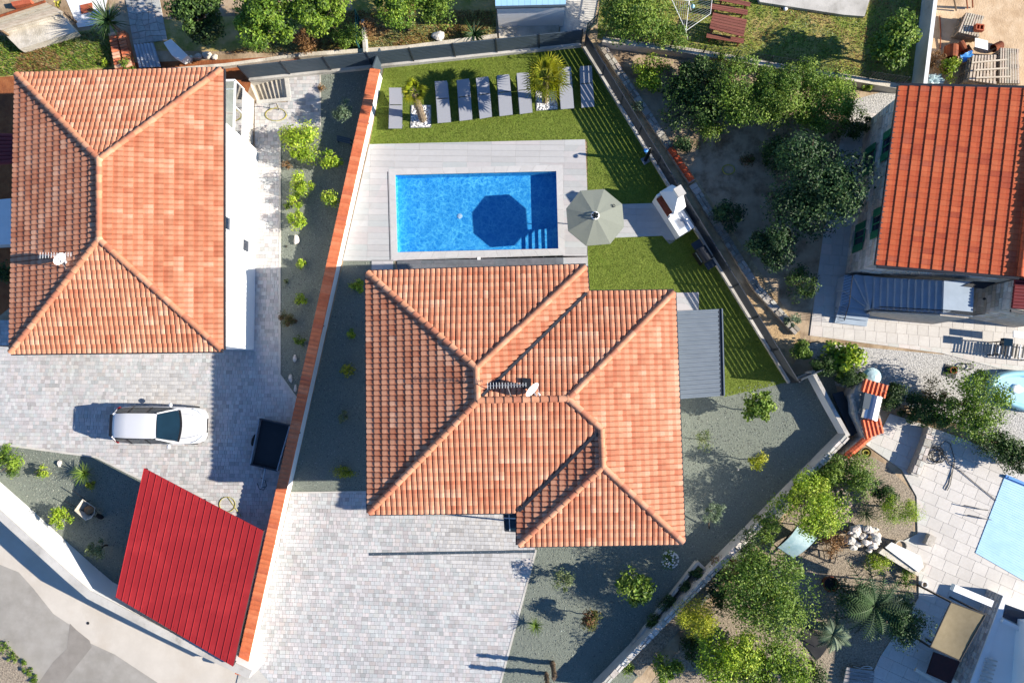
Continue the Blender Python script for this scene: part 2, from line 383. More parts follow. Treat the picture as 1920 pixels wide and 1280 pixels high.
def plant(name, label, cat, x, y, r, h, cols, n=500, size=0.12, ratio=0.75, base=None, group=None, ry=None, seed=None, trunk=0.03, lobes=9, spread=0.62, flowers=None, aspect=1.9, z0=0.0, shell=0.55):
    """tree or shrub whose crown is seen at pixel (x, y), radius r pixels; h = height of the crown's centre"""
    rr = random.Random(seed if seed is not None else int(x*31+y*17)); n = int(n*(2.5 if r > 46 else 2.0)); size *= (.88 if r > 46 else .98); r *= 1.12; ry = ry*1.12 if ry else None
    if r < 46: lobes = int(lobes*1.3); spread = max(spread, .72); aspect = max(aspect, 2.3) if aspect > 1.6 else aspect
    else: lobes = int(lobes*1.6); spread = max(spread, .72)
    c = W(x, y, h+z0); k = 0.0258*(CAM_H-h-z0)/CAM_H; rx = r*k; ryy = (ry or r)*k
    rz = min(max(rx, ryy)*ratio, max(0.12, h*0.95))
    foot = Vector((c.x, c.y, z0)) if base is None else W(base[0], base[1], z0)
    t = thing(name, label, cat, foot, group)
    b = MB(); leaves(b, c, (rx, ryy, rz), n, size, GREEN[cols], rr, lobes, spread, aspect=aspect, shell=shell)
    if flowers:
        for i in range(flowers[1]):
            d = Vector((rr.gauss(0,1), rr.gauss(0,1), abs(rr.gauss(0,1)))).normalized(); p = c+Vector((d.x*rx*.8, d.y*ryy*.8, d.z*rz*.85)); s = 0.045
            b.add([p+Vector((s,0,.01)), p+Vector((0,s,.01)), p+Vector((-s,0,.01)), p+Vector((0,-s,.01))], [(0,1,2,3)], flowers[0])
    b.build('crown', 'leaf', t)
    tb = MB(); top = c - Vector((0,0,rz*0.35)); limb(tb, foot, top, trunk*1.3+0.008, trunk*0.8+0.004, rr)
    for i in range(6):
        a = rr.uniform(0, 6.28); e = c+Vector((math.cos(a)*rx*rr.uniform(.35,.7), math.sin(a)*ryy*rr.uniform(.35,.7), rr.uniform(-.1,.5)*rz))
        s = foot.lerp(top, rr.uniform(0.5, 1.0)); limb(tb, s, e, trunk*0.5+0.004, trunk*0.15+0.002, rr, 3)
    tb.build('trunk', 'bark', t)
    return t
def blade_plant(name, label, cat, x, y, r, cols, n=60, h=0.0, w=0.06, trunk=0.0, droop=0.5, group=None, seed=1, up=0.7, z0=0.0, mb=None):
    """rosette of strap or sword leaves (yucca, agave, cycad)"""
    rr = random.Random(seed); c = W(x, y, h+z0); L = r*0.0258*1.1
    foot = Vector((c.x, c.y, z0)); t = thing(name, label, cat, foot, group); b = MB()
    for i in range(n):
        a = rr.uniform(0, 6.283); e = rr.uniform(0.05, 1.0)**0.7*up; Lr = L*rr.uniform(.75, 1.1)
        d = Vector((math.cos(a), math.sin(a), 0)); s = Vector((-d.y, d.x, 0)); col = jit(GREEN[cols][rr.randrange(4)], rr, .15)
        p = c; pts = []
        for k in range(4):
            f = k/3; q = c + d*Lr*f*math.cos(e*1.2*(1-f*droop)) + Vector((0,0,Lr*(math.sin(e*1.35)*f - droop*0.45*f*f)))
            pts.append((q, w*(0.55+0.6*f if f < .4 else 1.3*(1-f)+.04)))
        for k in range(3):
            (p0,w0),(p1,w1) = pts[k], pts[k+1]; lift = Vector((0,0,w*.25))
            b.add([p0-s*w0/2+lift, p0, p1, p1-s*w1/2+lift], [(0,1,2,3)], col); b.add([p0, p0+s*w0/2+lift, p1+s*w1/2+lift, p1], [(0,1,2,3)], col)
    b.build('leaf_rosette', 'leaf', t)
    tb = MB(); tb.tube([foot, c], [max(trunk, .04)*1.15, max(trunk, .03)], 8); tb.build('trunk', 'palm_bark', t)
    return t

# ================================================================ THE SETTING
POOL = [(741,328),(1043,321),(1047,466),(745,473)]
def grow(pts, d):
    """push a convex plan polygon outwards by d metres"""
    c = sum(pts, Vector((0,0,0)))/len(pts); q = ccw([(p.x, p.y) for p in pts]); n = len(q); out = []
    for i in range(n):
        a, b, e = Vector(q[i-1]), Vector(q[i]), Vector(q[(i+1)%n])
        d1 = (b-a).normalized(); d2 = (e-b).normalized(); n1 = Vector((d1.y,-d1.x)); n2 = Vector((d2.y,-d2.x))
        k = d/(1+n1.dot(n2)); v = b+(n1+n2)*k; out.append(Vector((v.x, v.y, pts[0].z)))
    return out
pool_w = px(POOL, 0.05)
PIT = [(466,152),(533,146),(538,183),(482,189)]
pit_w = px(PIT, 0.0)
S = 260.0
def at_z(pts, z): return [Vector((p.x, p.y, z)) for p in pts]
sheet_w('ground', [[Vector((-S,-S,0)), Vector((S,-S,0)), Vector((S,S,0)), Vector((-S,S,0))], at_z(grow(pool_w, .1), 0), at_z(pit_w, 0)], 'soil')

# soils and grass patches
sheet('red_earth', [(-60,128),(420,112),(560,104),(560,118),(470,140),(470,160),(440,235),(-60,640)], 0.004, 'red_soil')
sheet('weedy_grass', [(-80,70),(130,62),(205,50),(215,128),(40,142),(-80,150)], 0.006, 'dry_grass')
sheet('dry_grass_strip', [(250,95),(560,98),(740,86),(930,66),(930,-60),(660,-60),(660,20),(250,40)], 0.006, 'dry_grass')
sheet('back_garden_grass', [(1128,-60),(1745,-60),(1722,150),(1600,160),(1270,90),(1120,72)], 0.006, 'green_grass')
sheet('builders_sand', [(1750,-60),(2050,-60),(2050,190),(1722,190)], 0.006, 'sand')
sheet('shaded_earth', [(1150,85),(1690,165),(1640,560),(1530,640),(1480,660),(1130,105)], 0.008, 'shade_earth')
sheet('gravel_yard', [(1500,640),(2050,690),(2050,860),(1920,842),(1700,760),(1560,720)], 0.008, 'white_gravel')
sheet('gravel_patch', [(1590,190),(1700,160),(1710,215),(1640,250),(1570,200)], 0.012, 'white_gravel')
sheet('planted_gravel', [(1590,830),(1660,870),(1720,930),(1700,1090),(1740,1130),(1640,1330),(1180,1330)], 0.010, 'beige_gravel')

# gravel gardens
sheet('gravel_bed', [(525,238),(600,232),(602,136),(722,112),(470,1240),(440,1240),(557,745),(525,700)], 0.012, 'gravel')
sheet('gravel_garden', [(645,486),(740,486),(740,800),(1270,800),(1270,745),(1480,705),(1560,690),(1590,830),(1140,1330),(925,1330),(1005,1030),(985,960),(545,924)], 0.012, 'gravel')
sheet('corner_garden', [(-60,815),(0,832),(180,856),(275,907),(480,990),(440,1250),(215,1125),(-60,860)], 0.012, 'gravel')

def gravel_stones(parent, pts, n, seed):
    rr = random.Random(seed); q = [W(x,y,0) for x,y in pts]; x0, x1 = min(p.x for p in q), max(p.x for p in q); y0, y1 = min(p.y for p in q), max(p.y for p in q); b = MB(); k = 0
    cols = [lin(138,144,134), lin(116,122,114), lin(98,104,98), lin(150,155,145), lin(126,130,118)]
    while k < n:
        p = Vector((rr.uniform(x0,x1), rr.uniform(y0,y1), .014))
        if not inside((p.x,p.y), q): continue
        k += 1; r = rr.uniform(.018,.042); a = rr.uniform(0,6.28); u = Vector((math.cos(a),math.sin(a),0))*r; v = Vector((-math.sin(a),math.cos(a),0))*r*rr.uniform(.6,.9); t = Vector((0,0,r*.6))
        b.add([p+u, p+v, p-u, p-v, p+t+u*rr.uniform(-.3,.3)], [(0,1,4),(1,2,4),(2,3,4),(3,0,4)], jit(cols[rr.randrange(5)], rr, .15))
    b.build('gravel_stones', 'stone', parent, kind='stuff')
for g_ in [o for o in SC.objects if o.name in ('gravel_bed', 'gravel_garden', 'corner_garden')]:
    gravel_stones(g_, {'gravel_bed':[(525,238),(600,232),(602,136),(716,140),(560,735),(525,700)], 'gravel_garden':[(645,490),(690,490),(740,800),(1270,800),(1275,750),(1480,705),(1520,695),(1585,820),(1130,1300),(935,1300),(1005,1030),(985,960),(548,922)], 'corner_garden':[(-30,826),(0,834),(180,858),(275,907),(300,1100),(215,1110),(60,950)]}[g_.name], {'gravel_bed':5000,'gravel_garden':15000,'corner_garden':3500}[g_.name], 60+len(g_.name))

# ---------------------------------------------------------------- paving laid piece by piece
def pave(name, pts, z, m, bed, row, widths, pal, ang, seed, gap=0.008, thick=0.03, piece='paver', excl=(), limit=300, holes=(), prefer=None, near=None):
    rr = random.Random(seed)
    o = sheet(name, pts, z, bed, holes=holes)
    ca, sa = math.cos(ang), math.sin(ang)
    toL = lambda p: (p.x*ca+p.y*sa, -p.x*sa+p.y*ca); toW = lambda q: Vector((q[0]*ca-q[1]*sa, q[0]*sa+q[1]*ca, 0))
    wp = [toL(W(p[0], p[1], z)) for p in pts]; ex = [[toL(W(p[0], p[1], z)) for p in e] for e in list(excl)+list(holes)]
    loops = [[Vector((q[0], q[1], 0)) for q in wp]] + [[toL(W(p[0],p[1],z)) for p in h] for h in holes]
    loops = [[Vector((q[0], q[1], 0)) for q in l] for l in loops]
    flat = [v for l in loops for v in l]
    tris = [ccw([(flat[i].x, flat[i].y) for i in t]) for t in tessellate_polygon(loops)]
    x0, x1 = min(p[0] for p in wp), max(p[0] for p in wp); y0, y1 = min(p[1] for p in wp), max(p[1] for p in wp)
    var = {}; full = []; b = MB(); y = y0 + rr.uniform(-.1, 0); zt = z+thick
    fixed = isinstance(widths, float)
    while y < y1:
        x = x0 - rr.uniform(0, 0.3 if not fixed else (widths if piece == 'slab' else 0.02))
        while x < x1:
            w = widths if fixed else rr.choice(widths)
            q = [(x+gap/2, y+gap/2), (x+w-gap/2, y+gap/2), (x+w-gap/2, y+row-gap/2), (x+gap/2, y+row-gap/2)]
            c = ((q[0][0]+q[2][0])/2, (q[0][1]+q[2][1])/2); ins = [inside(k, wp) for k in q]
            ci = rr.choices(range(len(pal)), [p[1] for p in pal])[0]
            if any(inside(c, e) for e in ex) and all(any(inside(k, e) for e in ex) for k in q): x += w; continue
            hole = any(any(inside(k, h) for k in q) for h in ex)
            if all(ins) and not hole: full.append((q, w, ci, c))
            elif any(ins) or inside(c, wp):
                for t in tris:
                    k = clip_convex([(u[0], u[1]) for u in q], t)
                    if len(k) >= 3:
                        ww = [toW(u) for u in k]
                        b.prism(ww, z-0.01, zt, jit(pal[ci][0], rr, .05))
            x += w
        y += row
    full.sort(key=lambda f: (near and (toW(f[3])-near).length) or rr.random())
    for k, (q, w, ci, c) in enumerate(full):
        if k < limit:
            key = (round(w, 3), ci)
            if key not in var:
                t = MB(); hw, hr = (w-gap)/2, (row-gap)/2; e = 0.006
                t.add([(-hw,-hr,-0.01),(hw,-hr,-0.01),(hw,hr,-0.01),(-hw,hr,-0.01),(-hw,-hr,thick-e),(hw,-hr,thick-e),(hw,hr,thick-e),(-hw,hr,thick-e),(-hw+e,-hr+e,thick),(hw-e,-hr+e,thick),(hw-e,hr-e,thick),(-hw+e,hr-e,thick)],
                      [(0,1,5,4),(1,2,6,5),(2,3,7,6),(3,0,4,7),(4,5,9,8),(5,6,10,9),(6,7,11,10),(7,4,8,11),(8,9,10,11)], pal[ci][0])
                var[key] = t.mesh(piece); var[key].materials.append(M(m))
            wc = toW(c); place(var[key], piece, o, Matrix.Translation((wc.x, wc.y, z)) @ Matrix.Rotation(ang, 4, 'Z'))
        else:
            dz = rr.uniform(-.003, .002)
            b.prism([toW(u) for u in q], z-0.01, zt+dz, jit(pal[ci][0], rr, .05))
    if b.f: b.build('laid_'+piece, m, o, kind='stuff')
    return o
PAV = [(lin(204,203,202),5), (lin(197,196,195),5), (lin(188,187,186),3), (lin(211,209,206),4), (lin(178,176,174),1.2), (lin(203,199,194),1.6), (lin(192,187,183),.8)]
WID = [0.12, 0.16, 0.18, 0.2, 0.24, 0.28]
HOUSE_L_GROUND = [(30,190),(440,180),(474,300),(474,640),(50,640)]
pave('left_courtyard_paving', [(-60,600),(478,600),(478,195),(540,192),(540,140),(600,134),(600,234),(524,240),(524,702),(556,747),(470,1150),(300,916),(180,858),(0,834),(-60,826)], 0.010, 'paver', 'joint', 0.185, WID, PAV, math.radians(-0.6), 11, excl=[HOUSE_L_GROUND], near=W(300,760))
pave('driveway', [(546,924),(700,922),(985,960),(1004,1030),(922,1340),(430,1340),(472,1252)], 0.010, 'paver', 'joint', 0.185, WID, PAV, math.radians(-1.3), 12, near=W(900,1000), excl=[(( 740,700),(740,925),(980,925),(980,700))])
# edging strips of the paving
def edging(name, a, b, w, z, m, label, parent=None):
    return MB().bar(W(*a, z/2), W(*b, z/2), w, z).build(name, m, parent)
for (a, b, w) in (((525,240),(524.5,702),.10), ((524.5,702),(557,748),.10), ((1005,1030),(922,1340),.10), ((0,832),(180,856),.09), ((180,856),(300,916),.09), ((600,134),(600,236),.08), ((600,236),(525,240),.08), ((545,923),(700,921),.07)):
    e = MB().bar(W(*a, .025), W(*b, .025), w, .05); k = e.build('kerb', 'concrete', kind='structure')

# pool deck: long porcelain boards
DECK = [(693,271),(1097,262),(1101,357),(1101,482),(738,489),(643,489)]
DT = [(lin(196,195,194),4), (lin(193,192,191),4), (lin(198,197,196),3), (lin(190,189,188),2)]
HOLE = [(731,318),(1053,311),(1057,477),(735,485)]
pave('pool_deck', DECK, 0.016, 'deck_tile', 'joint', 0.30, 1.20, DT, math.radians(-1.3), 13, gap=0.005, thick=0.032, piece='deck_tile', holes=[HOLE], near=W(700,400))
pave('barbecue_path', [(1101,384),(1170,383),(1262,380),(1265,452),(1255,458),(1242,442),(1101,448)], 0.018, 'deck_tile', 'joint', 0.30, 1.20, DT, math.radians(-1.3), 14, gap=0.005, thick=0.032, piece='deck_tile')
pave('side_patio', [(1262,549),(1310,548),(1310,590),(1264,592)], 0.018, 'deck_tile', 'joint', 0.30, 1.20, DT, math.radians(-1.3), 15, gap=0.005, thick=0.032, piece='deck_tile')
pave('poolside_step', [(697,488),(737,488),(737,560),(697,560)], 0.018, 'deck_tile', 'joint', 0.30, .6, DT, math.radians(-1.3), 16, gap=0.005, thick=0.03, piece='deck_tile')
pave('dark_terrace', [(745,488),(1056,479),(1058,560),(745,560)], 0.018, 'dark_tile', 'joint', 0.6, .6, [((1,1,1),3),((.93,.93,.93),2),((1.06,1.06,1.06),1)], math.radians(-1.3), 17, gap=0.006, thick=0.03, piece='floor_tile')
pave('house_side_path', [(1056,480),(1102,480),(1104,560),(1056,560)], 0.018, 'deck_tile', 'joint', 0.30, 1.2, DT, math.radians(-1.3), 18, gap=0.006, thick=0.03, piece='deck_tile')
# dark expansion joint / slot drain in the deck
MB().bar(W(727,322,.05), W(731.5,487,.05), .03, .012).build('slot_drain', 'dark_metal', label='narrow dark slot drain in the pool deck west of the water', cat='drain')
# lawn
lawn = sheet('lawn', [(722,116),(1088,86),(1478,716),(1358,744),(1345,600),(1262,600),(1102,552),(1102,262),(693,271)], 0.014, 'lawn')
def turf():
    rr = random.Random(5); b = MB(); lp = [W(p[0],p[1],0) for p in [(722,118),(1087,88),(1476,716),(1360,742),(1352,585),(1312,584),(1310,548),(1104,550),(1104,450),(1240,442),(1262,452),(1262,380),(1102,384),(1100,262),(694,270)]]
    x0, x1 = min(p.x for p in lp), max(p.x for p in lp); y0, y1 = min(p.y for p in lp), max(p.y for p in lp)
    cols = [lin(106,124,36), lin(116,132,44), lin(94,112,32), lin(130,142,60), lin(110,126,40)]
    n = 0
    while n < 60000:
        x, y = rr.uniform(x0, x1), rr.uniform(y0, y1)
        if not inside((x, y), lp): continue
        n += 1; a = rr.uniform(0, 6.28); d = Vector((math.cos(a), math.sin(a), 0)); s = Vector((-d.y, d.x, 0)); p = Vector((x, y, .014)); w = rr.uniform(.02,.045); h = rr.uniform(.008,.018)
        b.add([p-s*w, p+s*w, p+d*rr.uniform(.01,.05)+Vector((0,0,h))], [(0,1,2)], jit(cols[rr.randrange(5)], rr, .15))
    b.build('turf', 'turf', lawn, kind='stuff')
turf()
# seams between the turf rolls
for a, b in (((740,194),(1150,178)),((1098,262),(1190,262)),((1260,450),(1262,548)),((1150,178),(1152,264))):
    pass

# ---------------------------------------------------------------- swimming pool
def build_pool():
    zw, zf = -0.05, -0.56
    t = thing('swimming_pool', 'rectangular swimming pool with bright blue water and pale coping', 'pool', (W(893,397).x, W(893,397).y, zf))
    b = MB(); top = at_z(pool_w, 0.03); bot = at_z(pool_w, zf); n = 4
    b.add(top+bot, [(0,1,5,4),(1,2,6,5),(2,3,7,6),(3,0,4,7),(4,5,6,7)])
    b.build('basin', 'pool_liner', t)
    # coping stones round the rim
    q = ccw([(p.x, p.y) for p in pool_w]); out = grow(pool_w, .31); inn = [Vector((a, c, .05)) for a, c in q]
    cop = MB(); k = 0
    for i in range(4):
        a0, a1, o0, o1 = inn[i], inn[(i+1)%4], out[i], out[(i+1)%4]; m = max(3, round((a1-a0).length/0.6))
        ov = (o0-a0).normalized()*0.0
        for j in range(m):
            ll = (a1-a0).length; f0, f1 = j/m+.003/ll*(j>0), (j+1)/m-.003/ll*(j<m-1)
            c = MB().prism([a0.lerp(a1,f0), a0.lerp(a1,f1), o0.lerp(o1,f1), o0.lerp(o1,f0)], -0.02, 0.056, (lambda v:(v,v,v))(R.uniform(.95,1.05)), bottom=True)
            c.build('coping_stone', 'coping', t)
    wb = MB().add(at_z(grow(pool_w, -.003), zw), [(3,2,1,0)]); 
    if wb.v[0].x: pass
    w = wb.build('water', 'pool_water', t)
    # entry steps in the south-east corner
    se, ne, sw = pool_w[2], pool_w[1], pool_w[3]; ex = (sw-se).normalized(); ey = (ne-se).normalized()
    for j in range(5):
        L = 0.32*(j+1); z1 = -0.12-0.085*j
        s = MB().prism([se, se+ex*L, se+ex*L+ey*1.05, se+ey*1.05], zf, z1); s.build('step', 'pool_liner', t)
    MB().lathe(Vector((W(860,400).x, W(860,400).y, zf+.004)), [(.13,0),(.13,.012),(.05,.02)], 16).build('floor_drain', 'white_paint', t)
    sk = MB().box(W(898,484.5,.056)+Vector((0,.0,0)), .16, .14, .012); sk.build('skimmer_lid', 'white_paint', t)
    return t
build_pool()

# ---------------------------------------------------------------- tiled roofs
def tile_mesh(w, L, col, flat=0.12, hb=0.055, lift=0.03):
    pr = [(0,.004),(flat*.8,.002),(flat,.42*hb),(flat+.12,.84*hb),(flat+.44,hb),(flat+.76,.84*hb),(flat+.87,.42*hb),(1.0,.004)]
    b = MB(); Lx = L*1.08; vs = []; n = len(pr)
    for s, h in pr: vs.append((s*w, 0, h+lift))
    for s, h in pr: vs.append((s*w, L*.52, h*.96+lift*.5+.003))
    for s, h in pr: vs.append((s*w, Lx, h*.92+.006))
    for s, h in pr: vs.append((s*w, 0.004, h*.2-.012))
    # kiln-flashed clay: paler nose, redder tail
    pale = (min(1,col[0]*1.07), min(1,col[1]*1.17), min(1,col[2]*1.20)); red = (col[0]*.95, col[1]*.86, col[2]*.82)
    b.add(vs, [(i, i+1, n+i+1, n+i) for i in range(n-1)], pale); b.add(vs, [(n+i, n+i+1, 2*n+i+1, 2*n+i) for i in range(n-1)], red)
    b.add(vs, [(i+1, i, 3*n+i, 3*n+i+1) for i in range(n-1)], red)
    return b
def roof(house, planes, w, L, pal, caps, seed, hb=0.08, lift=0.035, base_m='roof_base', cap_pal=None, limit=300, cap_r=0.13):
    """planes: (eave start, eave end, [convex polygons]) in world points. Tiles are laid from the eave upwards."""
    rr = random.Random(seed); rb = MB()
    for e0, e1, polys in planes:
        for p in polys:
            q = [v-Vector((0,0,.05)) for v in p]; n = (q[1]-q[0]).cross(q[2]-q[0]); q = q if n.z > 0 else q[::-1]
            rb.add(q+[v-Vector((0,0,.10)) for v in q], [tuple(range(len(q)))]+[(len(q)+i, len(q)+(i+1)%len(q), (i+1)%len(q), i) for i in range(len(q))])
    ro = rb.build('roof', base_m, house)
    tm = [tile_mesh(w, L, c, hb=hb, lift=lift) for c, k in pal]; meshes = []
    for t in tm:
        me = t.mesh('tile'); me.materials.append(M('roof_tile')); meshes.append(me)
    wts = [k for c, k in pal]; full = []; st = MB()
    for e0, e1, polys in planes:
        nrm = Vector((0,0,0))
        for p in polys:
            for i in range(1, len(p)-1):
                k = (p[i]-p[0]).cross(p[i+1]-p[0]); nrm += k if k.z > 0 else -k
        nrm.normalize(); e = (e1-e0); e = (e-nrm*e.dot(nrm)).normalized(); u = nrm.cross(e)
        o = e0
        if u.z < 0: e = -e; u = nrm.cross(e)
        cv = []
        for p in polys:
            q = []
            for v in p:
                s, t = (v-o).dot(e), (v-o).dot(u)
                q.append((s, t-0.07 if t < 0.12 else t))
            cv.append(ccw(q))
        s0, s1 = min(q[0] for p in cv for q in p), max(q[0] for p in cv for q in p); t1 = max(q[1] for p in cv for q in p)
        j0 = math.floor(s0/w); base = Matrix(((e.x,u.x,nrm.x,o.x),(e.y,u.y,nrm.y,o.y),(e.z,u.z,nrm.z,o.z),(0,0,0,1)))
        prev = None
        for r_ in range(int((t1+.07)/L)+1):
            t = -0.07 + r_*L
            for j in range(j0, int(s1/w)+1):
                s = j*w; cs = [(s,t),(s+w,t),(s+w,t+L),(s,t+L)]
                if rr.random() < 0.42 and prev is not None: ci = prev
                else: ci = rr.choices(range(len(pal)), wts)[0]
                prev = ci
                ok = any(all(inside((c[0]*.999+(s+w/2)*.001, c[1]*.999+(t+L/2)*.001), p) for c in cs) for p in cv)
                mtx = base @ Matrix.Translation((s, t, 0))
                if ok: full.append((mtx, ci)); continue
                if not any(inside(c, p) for c in cs+[(s+w/2,t+L/2)] for p in cv):
                    if not any(clip_convex([(c[0],c[1]) for c in cs], p) for p in cv): continue
                tb = tm[ci]
                for f, tint in zip(tb.f, tb.t):
                    pl = [(tb.v[i].x+s, tb.v[i].y+t, tb.v[i].z) for i in f]
                    for p in cv:
                        k = clip_convex(pl, p)
                        if len(k) >= 3: st.add([base @ Vector(v) for v in k], [tuple(range(len(k)))], tint)
    full.sort(key=lambda f: -f[0].translation.z)
    for i, (mtx, ci) in enumerate(full):
        if i < limit: place(meshes[ci], 'tile', ro, mtx)
        else:
            tb = tm[ci]; k = 1+rr.uniform(-.06,.06)
            st.add([mtx @ v for v in tb.v], tb.f, (1,1,1)); 
            for q in range(len(tb.f)): st.t[-1-q] = tuple(c*k for c in tb.t[-1-q])
    st.build('laid_tile', 'roof_tile', ro, kind='stuff')
    # ridge and hip tiles, laid from the lower end
    cp = cap_pal or pal; cms = []
    for c, k in cp:
        b = MB(); n = 8; vs = []
        for x, r_, zz in ((0, cap_r*1.12, .012), (0.40, cap_r*.92, -.004)):
            for i in range(n+1):
                a = math.pi*(i/n)*1.1-.05*math.pi; vs.append((x, -math.cos(a)*r_, math.sin(a)*r_*.85+zz))
        b.add(vs, [(i+1, i, n+1+i, n+2+i) for i in range(n)], c); b.add([vs[i] for i in range(n+1)], [tuple(range(n+1))], tuple(q*.75 for q in c))
        me = b.mesh('ridge_tile'); me.materials.append(M('roof_tile')); me.polygons.foreach_set('use_smooth', [True]*len(me.polygons)); cms.append(me)
    for a, b in caps:
        d = b-a; L_ = d.length; n = max(1, round(L_/.36)); d.normalize(); y = Vector((0,0,1)).cross(d).normalized(); z = d.cross(y)
        for i in range(n):
            p = a + d*(L_*i/n) + Vector((0,0,.055)); k = rr.choices(range(len(cp)), [q[1] for q in cp])[0]; sx = L_/n/.36
            place(cms[k], 'ridge_tile', ro, Matrix(((d.x*sx,y.x,z.x,p.x),(d.y*sx,y.y,z.y,p.y),(d.z*sx,y.z,z.z,p.z),(0,0,0,1))))
    return ro
def gutter(house, pts, m='gutter', r=0.055, closed=True, off=0.085):
    n = len(pts); c = sum(pts, Vector((0,0,0)))/n
    for i in range(n if closed else n-1):
        a, b = pts[i], pts[(i+1)%n]; d = (b-a).normalized(); o = Vector((d.y, -d.x, 0)); 
        MB().bar(a+o*off-Vector((0,0,.05))-d*.03, b+o*off-Vector((0,0,.05))+d*.03, .11, .10).build('gutter', m, house)

SAL = [(lin(191,128,97),5), (lin(196,136,105),4), (lin(185,120,89),4), (lin(179,112,82),2), (lin(202,149,120),1.8), (lin(193,131,100),5)]
CAPC = [(lin(190,134,102),4), (lin(180,122,92),3), (lin(172,110,84),2), (lin(196,144,114),2)]

# ---------------------------------------------------------------- main house
def main_house():
    h = 4.15; z1 = 5.40; z2 = 5.03
    V = dict(nw=(690,512,h), ne=(1097,500,h), v1=(1100,550,h), e1=(1262,548,h), se=(1280,1015,h), sw2=(973,1020,h), v2=(973,957,h), sw=(693,960,h),
             A=(893,690,z1), A2=(896,750,z1), B=(1065,747,z1-.02), C=(1127,803,z2), D=(1130,874,z2))
    P = {k: W(*v) for k, v in V.items()}
    base = sum((P[k] for k in ('nw','e1','se','sw')), Vector((0,0,0)))/4; base.z = 0
    t = thing('house', 'house with the large salmon tiled hip roof beside the swimming pool', 'house', base)
    fac = P['se'].lerp(P['e1'], .455)
    planes = [(P['nw'], P['sw'], [[P['nw'],P['sw'],P['A2'],P['A']]]),
              (P['ne'], P['nw'], [[P['nw'],P['A'],P['ne']]]),
              (P['v1'], P['ne'], [[P['ne'],P['A'],P['A2'],P['v1']]]),
              (P['e1'], P['v1'], [[P['v1'],P['A2'],P['B'],P['e1']]]),
              (P['se'], P['e1'], [[P['e1'],P['B'],P['C'],fac], [fac,P['C'],P['D'],P['se']]]),
              (P['sw'], P['v2'], [[P['sw'],P['v2'],P['C'],P['B'],P['A2']]]),
              (P['v2'], P['sw2'], [[P['v2'],P['sw2'],P['D'],P['C']]]),
              (P['sw2'], P['se'], [[P['sw2'],P['se'],P['D']]])]
    caps = [(P['nw'],P['A']), (P['ne'],P['A']), (P['A2'],P['A']), (P['sw'],P['A2']), (P['A2'],P['B']), (P['e1'],P['B']), (P['C'],P['B']), (P['C'],P['D']), (P['sw2'],P['D']), (P['se'],P['D'])]
    ro = roof(t, planes, 0.228, 0.365, SAL, caps, 21, cap_pal=CAPC)
    # apex caps where hips meet
    for k in ('A','A2','B','D'):
        MB().blob(P[k]+Vector((0,0,.06)), .17, .17, .10, seed=3, amp=.03, tint=lin(196,140,108)).build('apex_tile', 'roof_tile', ro, smooth=True)
    # valley gutters
    for a, b in ((P['v1'],P['A2']), (P['v2'],P['C'])):
        up = Vector((0,0,1)); d = (b-a).normalized(); y = up.cross(d).normalized()
        MB().bar(a+Vector((0,0,.125)), b+Vector((0,0,.125))-d*.25, .12, .03).build('valley_gutter', 'gutter', ro)
    gutter(t, [P[k] for k in ('nw','sw','v2','sw2','se','e1','v1','ne')])
    # walls
    def ins(k, dx, dy): p = P[k]; return Vector((p.x+dx, p.y+dy, 0))
    o = .45
    wp = [ins('nw',o,-o), ins('sw',o,o), ins('v2',o,o), ins('sw2',o,o), ins('se',-o,o), ins('e1',-o,-o), ins('v1',-o,-o), ins('ne',-o,-o)]
    MB().prism(wp, 0.0, h-.02, top=False).build('wall', 'white_wall', t)
    MB().prism([p+Vector((0,0,0)) for p in [P['nw'],P['sw'],P['v2'],P['sw2'],P['se'],P['e1'],P['v1'],P['ne']]], h-.14, h-.11, bottom=True).build('soffit', 'white_paint', t)
    # windows and door on the pool side and the drive side (seen from a step aside)
    def opening(a, b, f0, f1, z0, z1_, name='window'):
        d = (b-a).normalized(); nn = Vector((d.y,-d.x,0)); p0, p1 = a.lerp(b,f0), a.lerp(b,f1)
        w = MB(); w.bar(p0+nn*.012+Vector((0,0,(z0+z1_)/2)), p1+nn*.012+Vector((0,0,(z0+z1_)/2)), .02, z1_-z0); g = w.build(name, 'window_glass', t)
        fr = MB()
        for zz in (z0, z1_): fr.bar(p0+nn*.03+Vector((0,0,zz)), p1+nn*.03+Vector((0,0,zz)), .05, .07)
        for pp in (p0, p1): fr.bar(pp+nn*.03+Vector((0,0,z0-.034)), pp+nn*.03+Vector((0,0,z1_+.034)), .05, .07)
        fr.build('frame', 'slate_dark', g)
    for a, b, f0, f1, z0, z1_ in ((wp[7],wp[0],.35,.7,.1,2.4), (wp[7],wp[0],.1,.25,.9,2.2), (wp[1],wp[2],.12,.32,.9,2.2), (wp[1],wp[2],.55,.75,.9,2.2), (wp[3],wp[4],.3,.6,.9,2.2), (wp[4],wp[5],.15,.3,.9,2.2), (wp[0],wp[1],.2,.35,.9,2.2), (wp[0],wp[1],.6,.75,.9,2.2)):
        opening(a, b, f0, f1, z0, z1_)
    opening(wp[1], wp[2], .36, .46, .02, 2.2, 'door')
    return t, P
MAIN, MP = main_house()

